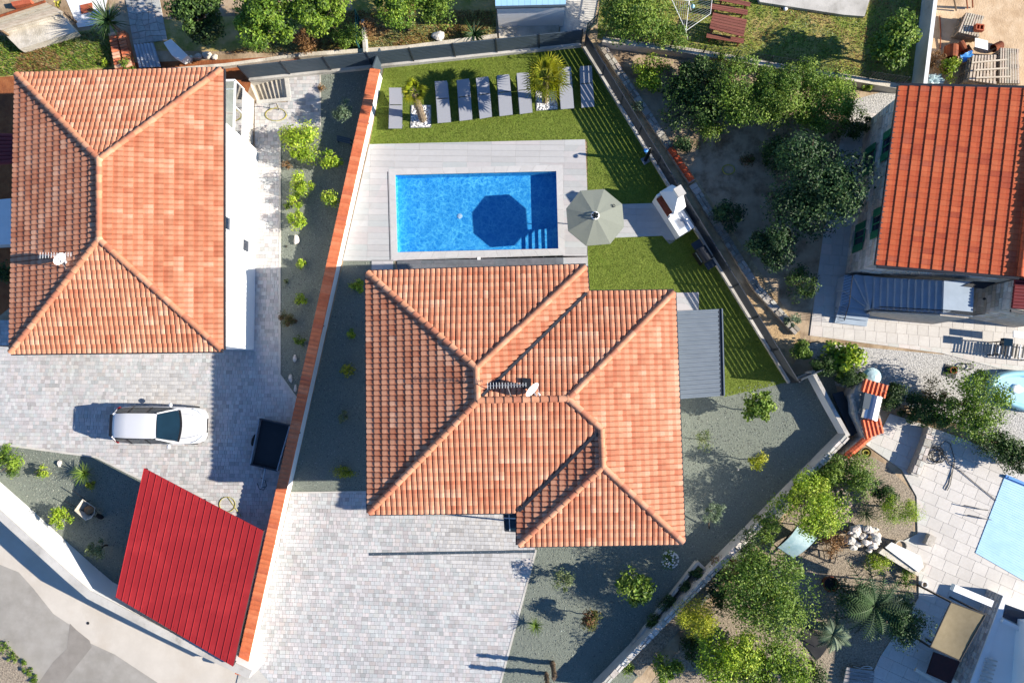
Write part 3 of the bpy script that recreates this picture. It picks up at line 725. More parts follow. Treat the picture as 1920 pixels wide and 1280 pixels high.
# ---------------------------------------------------------------- neighbour's house on the left
def left_house():
    h = 3.9; z1 = 5.15
    P = dict(nw=W(33,141,h), ne=W(416,131,h), se=W(416,655,h), sw=W(22,660,h), A=W(187,300,z1), B=W(187,449,z1))
    base = (P['nw']+P['se'])/2; base.z = 0
    t = thing('house', 'white house with a salmon hip roof behind the white car', 'house', base)
    planes = [(P['nw'],P['sw'],[[P['nw'],P['sw'],P['B'],P['A']]]), (P['sw'],P['se'],[[P['sw'],P['se'],P['B']]]), (P['se'],P['ne'],[[P['se'],P['ne'],P['A'],P['B']]]), (P['ne'],P['nw'],[[P['ne'],P['nw'],P['A']]])]
    caps = [(P['nw'],P['A']),(P['ne'],P['A']),(P['sw'],P['B']),(P['se'],P['B']),(P['A'],P['B'])]
    ro = roof(t, planes, 0.225, 0.40, SAL, caps, 22, cap_pal=CAPC)
    for k in 'AB': MB().blob(P[k]+Vector((0,0,.07)), .18, .18, .10, seed=3, amp=.03, tint=lin(206,160,128)).build('apex_tile', 'roof_tile', ro, smooth=True)
    gutter(t, [P[k] for k in ('nw','sw','se','ne')])
    xe = W(477,655).x; c0 = W(476,282).y; o = .4
    wp = [Vector((P['sw'].x+o, P['sw'].y+o, 0)), Vector((xe, P['se'].y+.2, 0)), Vector((xe-.1, c0, 0)), Vector((xe-1.9, c0+.05, 0)), Vector((xe-1.9, P['ne'].y-o, 0)), Vector((P['nw'].x+o, P['nw'].y-o, 0))]
    MB().prism(wp, 0, h-.02, top=False).build('wall', 'white_wall', t)
    MB().prism([P[k] for k in ('nw','sw','se','ne')], h-.14, h-.11, bottom=True).build('soffit', 'white_paint', t)
    # openings in the sunlit east wall, each with a deep reveal
    for (yp, z0, z1_, w) in ((472,.95,1.75,.52), (450,3.0,3.65,.55), (590,3.05,3.6,.5)):
        y = W(478, yp).y; x = xe-.06
        g = MB().box((x+.02, y, z0), .04, w, z1_-z0).build('window', 'window_glass', t)
        f = MB()
        for zz in (z0-.03, z1_-.01): f.box((x+.07, y, zz), .10, w+.12, .05)
        for s in (-1, 1): f.box((x+.07, y+s*(w/2+.03), z0), .10, .05, z1_-z0)
        f.build('frame', 'white_paint', g)
    # garage door and a window on the south face
    for x0, x1, zz in ((105,176,2.3),(60,98,2.2)):
        a, b = W(x0, 668), W(x1, 668); y = wp[0].y-.012
        MB().box(((a.x+b.x)/2, y, .05), b.x-a.x, .03, zz).build('door', 'tan_cloth' if x0 == 105 else 'slate_dark', t)
    # corner balcony with glass railing
    zb = 1.2; bx0, bx1 = xe-1.9, xe-.35; by0, by1 = c0+.1, c0+2.6
    MB().prism([(bx0,by0),(bx1,by0),(bx1,by1),(bx0,by1)], 0, zb).build('balcony', 'concrete', t)
    r = MB()
    for p, q in (((bx1,by0),(bx1,by1)),((bx1,by1),(bx0,by1))):
        r.bar((p[0],p[1],zb+.98), (q[0],q[1],zb+.98), .09, .06); r.bar((p[0],p[1],zb+.06), (q[0],q[1],zb+.06), .08, .08)
    for p in ((bx1,by0),(bx1,by1),(bx1,(by0+by1)/2),(bx0,by1)): r.bar((p[0],p[1],zb), (p[0],p[1],zb+.95), .05, .05)
    rr_ = r.build('railing', 'white_paint', t)
    for p, q in (((bx1,by0+.06),(bx1,(by0+by1)/2-.06)), ((bx1,(by0+by1)/2+.06),(bx1,by1-.06)), ((bx1-.06,by1),(bx0+.06,by1))):
        MB().bar((p[0],p[1],zb+.53), (q[0],q[1],zb+.53), .012, .78).build('pane', 'clear_glass', rr_)
    return t
LEFT = left_house()

# ================================================================ STREET CORNER
sheet('pavement', [(-80,900),(170,1112),(480,1262),(470,1360),(-80,1360)], 0.010, 'pavement')
road = sheet('road', [(-80,1010),(0,1058),(35,1072),(62,1102),(100,1150),(133,1172),(140,1195),(158,1200),(215,1226),(300,1282),(390,1360),(-80,1360)], 0.014, 'road')
sheet('road_patch', [(131,1168),(143,1180),(168,1200),(172,1212),(110,1290),(70,1282),(100,1240),(125,1215)], 0.018, 'road_dark')
sheet('verge', [(-80,1190),(0,1197),(40,1235),(62,1265),(80,1300),(80,1360),(-80,1360)], 0.018, 'beige_gravel')
MB().lathe(W(165,1167.5,.012), [(.07,0),(.07,.012)], 12).build('manhole', 'dark_metal', label='small dark round cover set in the pale pavement', cat='cover')

def poly_wall(name, top_px, z, th, m, label, cat, cap=None, side=1, z0=0.0):
    """wall following a pixel line drawn on its top, height z"""
    p = [W(x, y, z) for x, y in top_px]
    b = MB(); n = len(p); offs = []
    for i in range(n):
        d1 = (p[min(i+1,n-1)]-p[max(i-1,0)]).normalized(); offs.append(Vector((-d1.y, d1.x, 0))*th/2)
    L = [q+o for q, o in zip(p, offs)]; Rr = [q-o for q, o in zip(p, offs)]
    t = thing(name, label, cat, Vector((p[n//2].x, p[n//2].y, z0)))
    for i in range(n-1):
        b.prism([L[i], L[i+1], Rr[i+1], Rr[i]], z0, z)
    b.build('wall_body', m, t)
    if cap:
        c = MB()
        for i in range(n-1):
            e = 1.25; mid = lambda q, r_: r_+(q-r_)*1
            k = [p[i]+offs[i]*e, p[i+1]+offs[i+1]*e, p[i+1]-offs[i+1]*e, p[i]-offs[i]*e]; c.prism(k, z+.002, z+.05, bottom=True)
        c.build('coping', cap, t)
    return t
poly_wall('garden_wall', [(-70,902),(6,969),(128,1080),(168,1114),(300,1182),(470,1264)], 1.6, .30, 'white_wall', 'white rendered wall along the street pavement below the red carport', 'wall', 'concrete')
# closing slab where the drive meets the street
sheet('drive_threshold', [(450,1252),(480,1250),(560,1340),(430,1340)], 0.045, 'concrete')

# weeds on the verge
for i, (x, y, r) in enumerate(((8,1212,14),(22,1232,12),(52,1258,12),(64,1272,10),(44,1242,6))):
    plant('weed', ['large weed tuft at the left edge of the roadside verge','weed clump on the verge between two others by the road','weed clump on the verge nearest the frame bottom but one','lowest weed clump on the roadside verge','tiny weed between larger clumps on the verge'][i], 'weed', x, y, r, .12, 'mid', n=160, size=.08, ratio=.5, trunk=.004)

# ================================================================ BOUNDARY WALL WITH TILE COPING
def tile_wall():
    a, b = W(717,147,0), W(472,1250,0); d = (b-a).normalized(); o = Vector((d.y,-d.x,0))     # o points west (outside)
    if o.x > 0: o = -o
    z = 0.92; th = .28; L = (b-a).length
    t = thing('boundary_wall', 'long white wall topped with orange tiles between the two properties', 'wall', a.lerp(b,.5))
    MB().prism([a, b, b+o*th, a+o*th], 0, z).build('wall_body', 'white_wall', t)
    n = round(L/.213); step = L/n; w = .50
    pal = [lin(214,122,80), lin(220,132,90), lin(206,112,72), lin(200,110,76)]; ms = []
    for c in pal:
        m = MB(); vs = []; k = 7
        for x, dz in ((-w/2,-.012),(w/2,.012)):
            for i in range(k+1):
                f = i/k; vs.append((x, f*step*1.06, dz+.012+.035*math.sin(math.pi*min(1,f*1.06))))
        m.add(vs, [(i, i+1, k+2+i, k+1+i) for i in range(k)], c); m.add([vs[k+1+i] for i in range(k+1)]+[(w/2,0,-.03),(w/2,step,-.03)], [tuple(range(k+1))+(k+2,k+1)], c)
        m.add([vs[i] for i in range(k+1)]+[(-w/2,0,-.06),(-w/2,step,-.06)], [(k+1,k+2)+tuple(range(k,-1,-1))], c)
        me = m.mesh('tile'); me.materials.append(M('terracotta')); ms.append(me)
    x = -o; c0 = o*th/2 + Vector((0,0,z+.04))
    cop = MB().prism([a+o*.02, b+o*.02, b+o*(th-.02), a+o*(th-.02)], z+.001, z+.03, lin(196,94,52)).build('coping', 'terracotta', t)
    for i in range(n):
        p = a + d*(i*step) + c0
        place(ms[R.choices(range(4),[4,3,3,1])[0]], 'tile', cop, Matrix(((x.x,d.x,0,p.x),(x.y,d.y,0,p.y),(0,0,1,p.z),(0,0,0,1))))
    for yy in (247,440,628,823,1022,1229):
        f = (yy-147)/(1250-147); p = a.lerp(b, f)-o*.03
        MB().box((p.x, p.y, z-.22), .07, .09, .16, math.atan2(d.y,d.x)).build('wall_lamp', 'dark_metal', t)
    # slate panel closing the wall's north end
    q0, q1 = W(710,146,0), W(722,112,0)
    MB().prism([q0, q1, q1+Vector((-.06,0,0)), q0+Vector((-.06,0,0))], 0.0, 1.15).build('end_panel', 'slate_metal', t)
tile_wall()

# ================================================================ SLAT FENCES
def slat_fence(label, a, b, n, skip=(), z_low=.24, z_top=1.12, nslat=8, ms='slate_metal', pitch=None):
    d = (b-a); L = d.length; d = d/L; o = Vector((d.y,-d.x,0))
    t = thing('fence', label, 'fence', a.lerp(b,.5))
    MB().prism([a+o*.08, b+o*.08, b-o*.08, a-o*.08], 0, z_low).build('low_wall', 'concrete', t)
    hs = (z_top-z_low-.06)/nslat; seg = L/n
    sm = MB().bar((0.03,0,0), (seg-.03,0,0), .045, hs*.64).mesh('slat'); sm.materials.append(M(ms))
    pm = MB().bar((0,0,0), (0,0,z_top-z_low+.03), .065, .065).mesh('post'); pm.materials.append(M('slate_dark'))
    ang = math.atan2(d.y, d.x)
    for i in range(n+1):
        p = a+d*seg*i-o*.03; place(pm, 'post', t, Matrix.Translation((p.x,p.y,z_low)) @ Matrix.Rotation(ang,4,'Z'))
        if i < n and i not in skip:
            for k in range(nslat):
                place(sm, 'slat', t, Matrix.Translation((p.x,p.y,z_low+.07+hs*(k+.5))) @ Matrix.Rotation(ang,4,'Z'))
    return t
slat_fence('slate grey slat fence along the north edge above the sunbeds', W(470,152,0), W(1089,87,0), 8, nslat=9, z_top=1.5)
slat_fence('slate grey slat fence slanting down the east side of the lawn', W(1089,87,0)+Vector((.16,-.12,0)), W(1478,717,0), 11, nslat=8, z_top=1.3, ms='slate_dark')
slat_fence('short slat fence closing the lawn corner by the neighbour wall', W(1486,714,0), W(1526,695,0), 1, nslat=6)

# outdoor stairs going down beside the north fence
def pit_stairs():
    t = thing('cellar_steps', 'concrete steps going down in a pit beside the house corner', 'steps', Vector((pit_w[0].x, pit_w[0].y, -.9)))
    nw, ne, se, sw = pit_w; n = 7; rise = .085
    for i in range(n):
        f1, f0 = 1-i/n, 1-(i+1)/n
        MB().prism([nw.lerp(ne,f0), nw.lerp(ne,f1), sw.lerp(se,f1), sw.lerp(se,f0)], -1.0, -rise*(i+.6)).build('step', 'old_concrete', t)
    w = MB(); q = pit_w
    for i in range(4): w.add([q[i], q[(i+1)%4], q[(i+1)%4]-Vector((0,0,1)), q[i]-Vector((0,0,1))], [(0,1,2,3)])
    w.build('pit_wall', 'concrete', t)
    k = MB(); k.bar(ne+Vector((.12,0,.03)), se+Vector((.12,0,.03)), .2, .08); k.bar(sw+Vector((0,-.1,.03)), se+Vector((.2,-.1,.03)), .18, .08); k.build('rim', 'concrete', t)
pit_stairs()

# ================================================================ RED CARPORT, CAR, TRAILER
def carport():
    z = 1.98; A, B, C, D = W(270,877,z+.12), W(494,995,z-.02), W(437,1249,z-.02), W(217,1119,z+.12)
    t = thing('carport', 'carport with a bright red ribbed metal roof', 'carport', Vector(((A+C)/2).to_tuple()[:2]+(0,)))
    n = 19
    for i in range(n):
        f0, f1 = i/n, (i+1)/n; p0, p1 = A.lerp(B,f0), A.lerp(B,f1); q0, q1 = D.lerp(C,f0), D.lerp(C,f1); b = MB()
        e = Vector((0,0,.055)); ac = lambda u, v, f: u.lerp(v, f)
        prof = [(0,0),(.012,.025),(.05,.025),(.062,0),(1,0)]
        P_ = [ac(p0,p1,f)+Vector((0,0,h)) for f, h in prof]; Q_ = [ac(q0,q1,f)+Vector((0,0,h)) for f, h in prof]
        b.add(P_+Q_, [(5+k, 5+k+1, k+1, k) for k in range(4)]); b.add([v-Vector((0,0,.02)) for v in P_+Q_], [(k, k+1, 5+k+1, 5+k) for k in range(4)])
        b.build('roof_sheet', 'red_sheet', t)
    sc_ = MB()
    for i in range(n):
        for g in (.03,.26,.5,.74,.97):
            f = (i+.35)/n; sc_.lathe(A.lerp(B,f).lerp(D.lerp(C,f),g), [(.022,.0),(.022,.01),(.008,.016)], 6)
    sc_.build('fixing_screws', 'red_sheet', t, kind='stuff')
    fr = MB()
    for f in (0.01,.5,.99): fr.bar(A.lerp(B,f)-Vector((0,0,.1)), D.lerp(C,f)-Vector((0,0,.1)), .10, .12)
    for f in (.02,.35,.65,.98): fr.bar(A.lerp(D,f)-Vector((0,0,.2)), B.lerp(C,f)-Vector((0,0,.2)), .08, .08)
    fr.build('roof_frame', 'dark_metal', t)
    for f in (0.05,.45,.85):
        for g in (.28,.88):
            p = A.lerp(B,f).lerp(D.lerp(C,f), g); MB().bar((p.x,p.y,0), (p.x,p.y,p.z-.2), .1, .1).build('post', 'dark_metal', t)
carport()

def car():
    # nose to the east; plan follows the seen outline
    c = W(300,797,.7); ax = -.012
    t = thing('car', 'white estate car parked on the pale paved courtyard', 'car', (c.x, c.y, 0))
    E_ = Vector((math.cos(ax), math.sin(ax), 0)); Nn = Vector((-E_.y, E_.x, 0))
    def pt(x, y, z): return Vector((c.x, c.y, 0)) + E_*x + Nn*y + Vector((0,0,z))
    #        x     halfw  z_low  z_belt z_top(hood/deck)
    st = [(-2.20,.60,.45,.70,.74),(-2.14,.76,.34,.80,.90),(-1.95,.84,.26,.88,.98),(-1.5,.885,.22,.90,1.0),(-0.8,.90,.20,.90,.98),(0,.90,.20,.89,.96),(.7,.90,.20,.88,.95),(1.1,.89,.21,.86,.94),(1.5,.875,.22,.80,.88),(1.85,.83,.25,.72,.80),(2.08,.72,.30,.62,.70),(2.19,.54,.38,.54,.58)]
    b = MB(); ring = []
    for x, w, zl, zb, zt in st:
        sec = [(-w*.86,zl),(-w*.98,zl+.08),(-w,(zl+zb)/2),(-w*.985,zb-.05),(-w*.93,zb+.01),(-w*.70,zt-.02),(-w*.35,zt),(0,zt+.012),(w*.35,zt),(w*.70,zt-.02),(w*.93,zb+.01),(w*.985,zb-.05),(w,(zl+zb)/2),(w*.98,zl+.08),(w*.86,zl)]
        ring.append([pt(x, y, z) for y, z in sec])
    m = len(ring[0]); vs = [v for r_ in ring for v in r_]
    fs = [(i*m+j, i*m+j+1, (i+1)*m+j+1, (i+1)*m+j) for i in range(len(st)-1) for j in range(m-1)]
    fs = [f[::-1] for f in fs]; fs.append(tuple(range(m))); fs.append(tuple((len(st)-1)*m+j for j in range(m))[::-1])
    b.add(vs, fs); b.build('body', 'car_paint', t, smooth=True)
    # greenhouse: roof panel held by pillars, glass set in
    gb = {-1.95:(.70,.95), -1.62:(.74,.98), .55:(.72,.96), 1.12:(.76,.93)}        # belt line: half width, z
    rt = [(-1.98,.50,1.30),(-1.80,.555,1.42),(-1.2,.585,1.475),(-.5,.595,1.49),(.0,.59,1.475),(.22,.565,1.44)]
    rb = MB(); prev = None; vs = []; k = 7
    for x, w, z in rt:
        for j in range(k):
            f = -1+2*j/(k-1); vs.append(pt(x, w*f, z-.045*abs(f)**3))
    rb.add(vs, [((i+1)*k+j, (i+1)*k+j+1, i*k+j+1, i*k+j)[::-1] for i in range(len(rt)-1) for j in range(k-1)]); ro = rb.build('roof', 'car_paint', t, smooth=True)
    def quad(name, p, m_): MB().add(p, [(0,1,2,3)] if ((p[1]-p[0]).cross(p[2]-p[0])).z >= 0 else [(3,2,1,0)]).build(name, m_, t)
    # windscreen, curved in five strips
    ws = MB(); vs = []; k = 9
    for x0, w, z, bow in ((.235,.555,1.432,.02),(.60,.64,1.22,.06),(1.0,.72,.985,.12)):
        for j in range(k):
            f = -1+2*j/(k-1); vs.append(pt(x0+bow*(1-f*f), w*f, z-.03*abs(f)**3))
    ws.add(vs, [(i*k+j, i*k+j+1, (i+1)*k+j+1, (i+1)*k+j)[::-1] for i in range(2) for j in range(k-1)]); ws.build('windscreen', 'car_glass', t, smooth=True)
    # dark scuttle below the screen
    sc = MB(); vs = []
    for x0, w, z, bow in ((1.0,.74,.972,.12),(1.09,.76,.958,.13)):
        for j in range(k): f = -1+2*j/(k-1); vs.append(pt(x0+bow*(1-f*f), w*f, z-.02*abs(f)**3))
    sc.add(vs, [(j, j+1, k+j+1, k+j)[::-1] for j in range(k-1)]); sc.build('scuttle', 'car_trim', t)
    for s in (-1, 1):
        # side glass, front and rear, leaning in; pillars between
        quad('side_window', [pt(-1.15,s*.865,.93), pt(-.32,s*.868,.93), pt(-.32,s*.625,1.42), pt(-1.15,s*.62,1.41)], 'car_glass')
        quad('side_window', [pt(-.24,s*.868,.93), pt(.78,s*.85,.93), pt(.24,s*.60,1.39), pt(-.24,s*.62,1.42)], 'car_glass')
        quad('side_window', [pt(-1.86,s*.80,.95), pt(-1.23,s*.865,.93), pt(-1.23,s*.615,1.41), pt(-1.80,s*.575,1.37)], 'car_glass')
        pl = MB(); pl.bar(pt(-.28,s*.865,.93), pt(-.28,s*.622,1.425), .07, .03, up=(0,s,.5)); pl.bar(pt(-1.19,s*.862,.93), pt(-1.19,s*.618,1.415), .07, .03, up=(0,s,.5)); pl.build('pillar', 'car_trim', t)
        pa = MB(); pa.bar(pt(.98,s*.79,.96), pt(.23,s*.59,1.425), .06, .05); pa.bar(pt(-1.98,s*.70,.98), pt(-1.86,s*.55,1.37), .12, .08); pa.build('pillar', 'car_paint', t)
        rl = MB(); rl.tube([pt(-1.7,s*.575,1.44), pt(-1.5,s*.60,1.475), pt(-.2,s*.61,1.485), pt(.05,s*.60,1.455)], .018, 6); rl.build('roof_rail', 'car_trim', t)
        # mirror
        mi = MB(); mi.blob(pt(.62,s*.98,.98), .09, .12, .075, seed=4, amp=.05); mi.build('mirror', 'car_paint', t, smooth=True)
        # lamps
        hl = MB(); hl.add([pt(2.06,s*.60,.70), pt(2.135,s*.42,.70), pt(1.86,s*.70,.795), pt(1.62,s*.80,.84), pt(1.70,s*.825,.80), pt(1.95,s*.77,.73)], [(0,1,2,3,4,5) if s > 0 else (5,4,3,2,1,0)])
        for v in hl.v: v.z += .012
        hl.build('headlight', 'lamp_glass', t)
        tl = MB(); tl.bar(pt(-2.08,s*.70,.88), pt(-1.86,s*.845,.90), .05, .12); tl.build('tail_light', 'tail_glass', t)
        for wx in (-1.32, 1.36):
            wl = MB(); wl.tube([pt(wx,s*.70,.32), pt(wx,s*.905,.32)], .32, 20); w_ = wl.build('wheel', 'tyre', t, smooth=False)
            rm = MB(); rm.tube([pt(wx,s*.90,.32), pt(wx,s*.912,.32)], .21, 12); rm.build('rim', 'galv', w_)
    rw = MB(); rw.add([pt(-2.02,-.50,1.30), pt(-2.02,.50,1.30), pt(-2.13,.68,.97), pt(-2.13,-.68,.97)], [(0,1,2,3)]); rw.build('rear_window', 'car_glass', t)
    sp = MB(); sp.add([pt(-1.97,-.52,1.33), pt(-1.97,.52,1.33), pt(-2.10,.50,1.31), pt(-2.10,-.50,1.31)], [(0,1,2,3)]); sp.build('spoiler', 'car_trim', t)
    # bonnet crease lines and grille
    g = MB(); g.bar(pt(2.19,-.34,.47), pt(2.19,.34,.47), .02, .12); g.build('grille', 'car_trim', t)
    for s in (-1,1): MB().tube([pt(1.2,s*.58,.945), pt(1.6,s*.54,.895), pt(1.98,s*.42,.79)], .008, 5).build('bonnet_crease', 'galv', t)
    MB().tube([pt(.7,-.35,1.17), pt(1.05,.05,.99)], .012, 5).build('wiper', 'car_trim', t)
    MB().tube([pt(.7,.25,1.17), pt(1.03,.55,.97)], .012, 5).build('wiper', 'car_trim', t)
car()

def trailer():
    z = .62; q = [W(487,785,z), W(544,798,z), W(520,882,z), W(470,870,z)]; c = sum(q, Vector((0,0,0)))/4
    t = thing('trailer', 'dark open box trailer in the shade beside the tiled wall', 'trailer', (c.x, c.y, 0))
    MB().prism(q, .40, .44, bottom=True).build('bed', 'dark_metal', t)
    for i in range(4):
        a, b = q[i], q[(i+1)%4]; MB().bar(a-Vector((0,0,.09)), b-Vector((0,0,.09)), .05, .32).build('side_panel', 'galv' if i in (1,3) else 'slate_dark', t)
    d = (q[1]-q[0]).normalized(); u = (q[0]-q[3]).normalized()
    for s in (0, 1):
        p = q[0].lerp(q[3], .5) if s == 0 else q[1].lerp(q[2], .5); p = p+d*(-.12 if s == 0 else .12)
        MB().tube([(p.x-d.x*.09, p.y-d.y*.09, .29), (p.x+d.x*.09, p.y+d.y*.09, .29)], .29, 16).build('wheel', 'tyre', t)
    m = q[2].lerp(q[3], .5); e = m-u*1.0
    MB().tube([(m.x,m.y,.42),(e.x,e.y,.42)], .04, 8).build('drawbar', 'galv', t); MB().tube([(e.x,e.y,0),(e.x,e.y,.5)], .03, 8).build('jockey_leg', 'galv', t)
trailer()

def wheelbarrow():
    p = W(163,955,.4); t = thing('wheelbarrow', 'cream wheelbarrow with long handles on the corner gravel', 'wheelbarrow', (p.x,p.y,0))
    a = W(147,950,.5); d = (W(172,962,.5)-W(124,925,.5)).normalized(); s = Vector((-d.y,d.x,0)); b = MB()
    top = [p-d*.42-s*.32, p+d*.30-s*.36, p+d*.46-s*.14, p+d*.46+s*.14, p+d*.30+s*.36, p-d*.42+s*.32]; bot = [p+(v-p)*.55+Vector((0,0,-.26)) for v in top]; n = 6
    top = [v+Vector((0,0,.12)) for v in top]
    b.add(top+bot, [(i, (i+1)%n, n+(i+1)%n, n+i) for i in range(n)]+[tuple(n+i for i in range(n))]); b.build('tray', 'old_concrete', t)
    rim = MB(); rim.tube(top+[top[0]], .018, 6); rim.build('rim', 'old_concrete', t)
    sl = MB(); sl.blob(p+d*.05+Vector((0,0,-.1)), .26, .2, .06, seed=2, tint=lin(150,116,82)); sl.build('soil_heap', 'stone', t)
    for k in (-1, 1):
        MB().tube([p+d*.5+s*k*.10+Vector((0,0,-.15)), p-d*.4+s*k*.26+Vector((0,0,-.12)), p-d*1.15+s*k*.32+Vector((0,0,.02))], .02, 6).build('handle', 'dark_metal', t)
        q = p-d*.3+s*k*.24; MB().tube([q+Vector((0,0,-.14)), (q.x,q.y,0)], .016, 6).build('leg', 'dark_metal', t)
    w = p+d*.62; MB().tube([(w.x-s.x*.04,w.y-s.y*.04,.18),(w.x+s.x*.04,w.y+s.y*.04,.18)], .18, 14).build('wheel', 'tyre', t)
wheelbarrow()

# ================================================================ POOLSIDE
def lounger(i, q, label):
    """q: head-left, head-right, foot-right, foot-left in pixels"""
    z = .34; P_ = [W(x, y, z) for x, y in q]; c = sum(P_, Vector((0,0,0)))/4
    t = thing('sun_lounger', label, 'sun lounger', (c.x, c.y, 0), 'grey sun loungers in a row on the lawn')
    hl, hr, fr, fl = P_; f = .385; up = Vector((0,0,.20))
    ml, mr = hl.lerp(fl, f), hr.lerp(fr, f); ml2, mr2 = hl.lerp(fl, f+.022), hr.lerp(fr, f+.022)
    def slab(a, b, c_, d_, th=.022): 
        m = MB(); v = [a, b, c_, d_]; m.add(v+[k-Vector((0,0,th)) for k in v], [(0,3,2,1),(4,5,6,7),(0,1,5,4),(1,2,6,5),(2,3,7,6),(3,0,4,7)]); return m
    slab(hl+up, hr+up, mr, ml).build('backrest', 'textile', t)
    slab(ml2, mr2, fr, fl).build('seat', 'textile', t)
    dz = Vector((0,0,-.03))
    for a, b in ((hl,fl),(hr,fr)): MB().bar(a+dz, b+dz, .035, .05).build('side_rail', 'galv', t)
    MB().bar(hl.lerp(hr,.5)*0+ml+dz*.8, mr+dz*.8, .03, .03).build('crossbar', 'dark_metal', t)
    for a, b, k in ((hl,fl,.12),(hr,fr,.12),(hl,fl,.88),(hr,fr,.88)):
        p = a.lerp(b, k); MB().bar((p.x,p.y,0), (p.x,p.y,z-.04), .035, .035).build('leg', 'galv', t)
LG = [([(731,168),(754,168),(753,241),(729,241)], 'grey sun lounger standing alone west of the small palm'),
      ([(816,156),(839,155),(845,229),(821,231)], 'grey sun lounger just right of the small leaning palm'),
      ([(857,154),(880,151),(885,224),(862,227)], 'grey sun lounger with palm frond shadow, second right of the leaning palm'),
      ([(893,150),(916,147),(922,219),(900,223)], 'grey sun lounger in the middle, third right of the leaning palm'),
      ([(932,145),(955,143),(961,215),(937,218)], 'grey sun lounger second left of the bushy fan palm'),
      ([(969,141),(992,139),(998,211),(975,214)], 'grey sun lounger directly left of the bushy fan palm'),
      ([(1046,131),(1070,129),(1076,203),(1052,205)], 'grey sun lounger directly right of the bushy fan palm'),
      ([(1087,128),(1109,127),(1114,200),(1091,202)], 'rightmost grey sun lounger nearest the slanting slat fence')]
for i, (q, l) in enumerate(LG): lounger(i, q, l)

def pebble_bed(q, label, seed):
    p = [W(x, y, .02) for x, y in q]; c = sum(p, Vector((0,0,0)))/4; rr = random.Random(seed)
    t = thing('pebble_bed', label, 'pebble bed', (c.x,c.y,0.01))
    b = MB(); e = [v.lerp(c, .02) for v in p]; b.prism(e, .012, .03); b.build('bed', 'white_gravel', t)
    k = MB()
    for i in range(4): k.bar(p[i], p[(i+1)%4], .02, .06)
    k.build('edging', 'galv', t)
    s = MB()
    for i in range(330):
        f, g = rr.uniform(.03,.97), rr.uniform(.03,.97); v = p[0].lerp(p[1],f).lerp(p[3].lerp(p[2],f), g); r = rr.uniform(.022,.042); w = rr.uniform(.72,.9) if rr.random() < .85 else .4
        s.blob((v.x,v.y,.04+rr.uniform(0,.02)), r*1.3, r, r*.7, seed=i, amp=.1, tint=(w,w*.98,w*.95), n=6, m=4)
    s.build('pebbles', 'pebble', t, kind='stuff')
pebble_bed([(771,198),(808,198),(808,239),(770,240)], 'square of white pebbles at the foot of the leaning palm', 1)
pebble_bed([(1004,171),(1043,170),(1046,205),(1006,208)], 'square of white pebbles under the bushy fan palm', 2)
def palm(label, foot_px, top, z, n, L, seed, r0=.13, droop=.6, cols='yellow', spread=1.0, bare=.25):
    rr = random.Random(seed); f = W(*foot_px, 0.03); c = W(*top, z)
    t = thing('palm_tree', label, 'palm tree', f)
    b = MB(); pts = [f.lerp(c, k/6) for k in range(7)]; b.tube(pts, [r0*(1.25-.25*k/6) for k in range(7)], 10)
    for i in range(int(z*30)):      # leaf bases
        k = i/(z*30); a = i*2.4; p = f.lerp(c, k); d = Vector((math.cos(a), math.sin(a), 0)); s = Vector((-d.y,d.x,0)); r_ = r0*(1.2-.2*k)
        b.add([p+d*r_-s*.04, p+d*r_+s*.04, p+d*(r_+.05)+Vector((0,0,.12))], [(0,1,2)])
    b.build('trunk', 'palm_bark', t)
    cr_ = MB()
    for i in range(n):
        a = i*2.39996+rr.uniform(-.2,.2); e = 1.25-1.5*(i/n)+rr.uniform(-.15,.15); d = Vector((math.cos(a)*math.cos(e), math.sin(a)*math.cos(e), math.sin(e)))
        Lp = L*.5*rr.uniform(.85,1.1); hub = c+d*Lp+Vector((0,0,-.05*Lp)); side = Vector((-math.sin(a), math.cos(a), 0)); col = jit(GREEN[cols][rr.randrange(4)], rr, .12)
        cr_.bar(c+Vector((0,0,-.02)), hub, .018, .014, tint=col)
        nrm = side.cross(d).normalized()
        for k in range(15):
            th = math.radians(-115+230*k/14); v = (d*math.cos(th)+side*math.sin(th)).normalized(); Ls = L*.52*(1-.25*abs(th)/2)*rr.uniform(.9,1.08)
            w = .035; sv = v.cross(nrm).normalized(); mid = hub+v*Ls*.55; tip = hub+v*Ls - Vector((0,0,droop*Ls*.45)); cc = jit(col, rr, .1)
            cr_.add([hub, mid+sv*w/2+nrm*.008, tip, mid-sv*w/2+nrm*.008], [(0,1,2),(0,2,3)], cc)
    cr_.build('fronds', 'leaf', t)
    return t
palm('small palm with a thick leaning trunk and few yellow fronds', (793,224), (776,172), 2.55, 11, .75, 4, r0=.15, droop=1.2, cols='yellow')
palm('bushy fan palm with a full yellow green crown', (1022,190), (1024,146), 2.15, 34, 1.3, 6, r0=.12, droop=.5, cols='yellow')

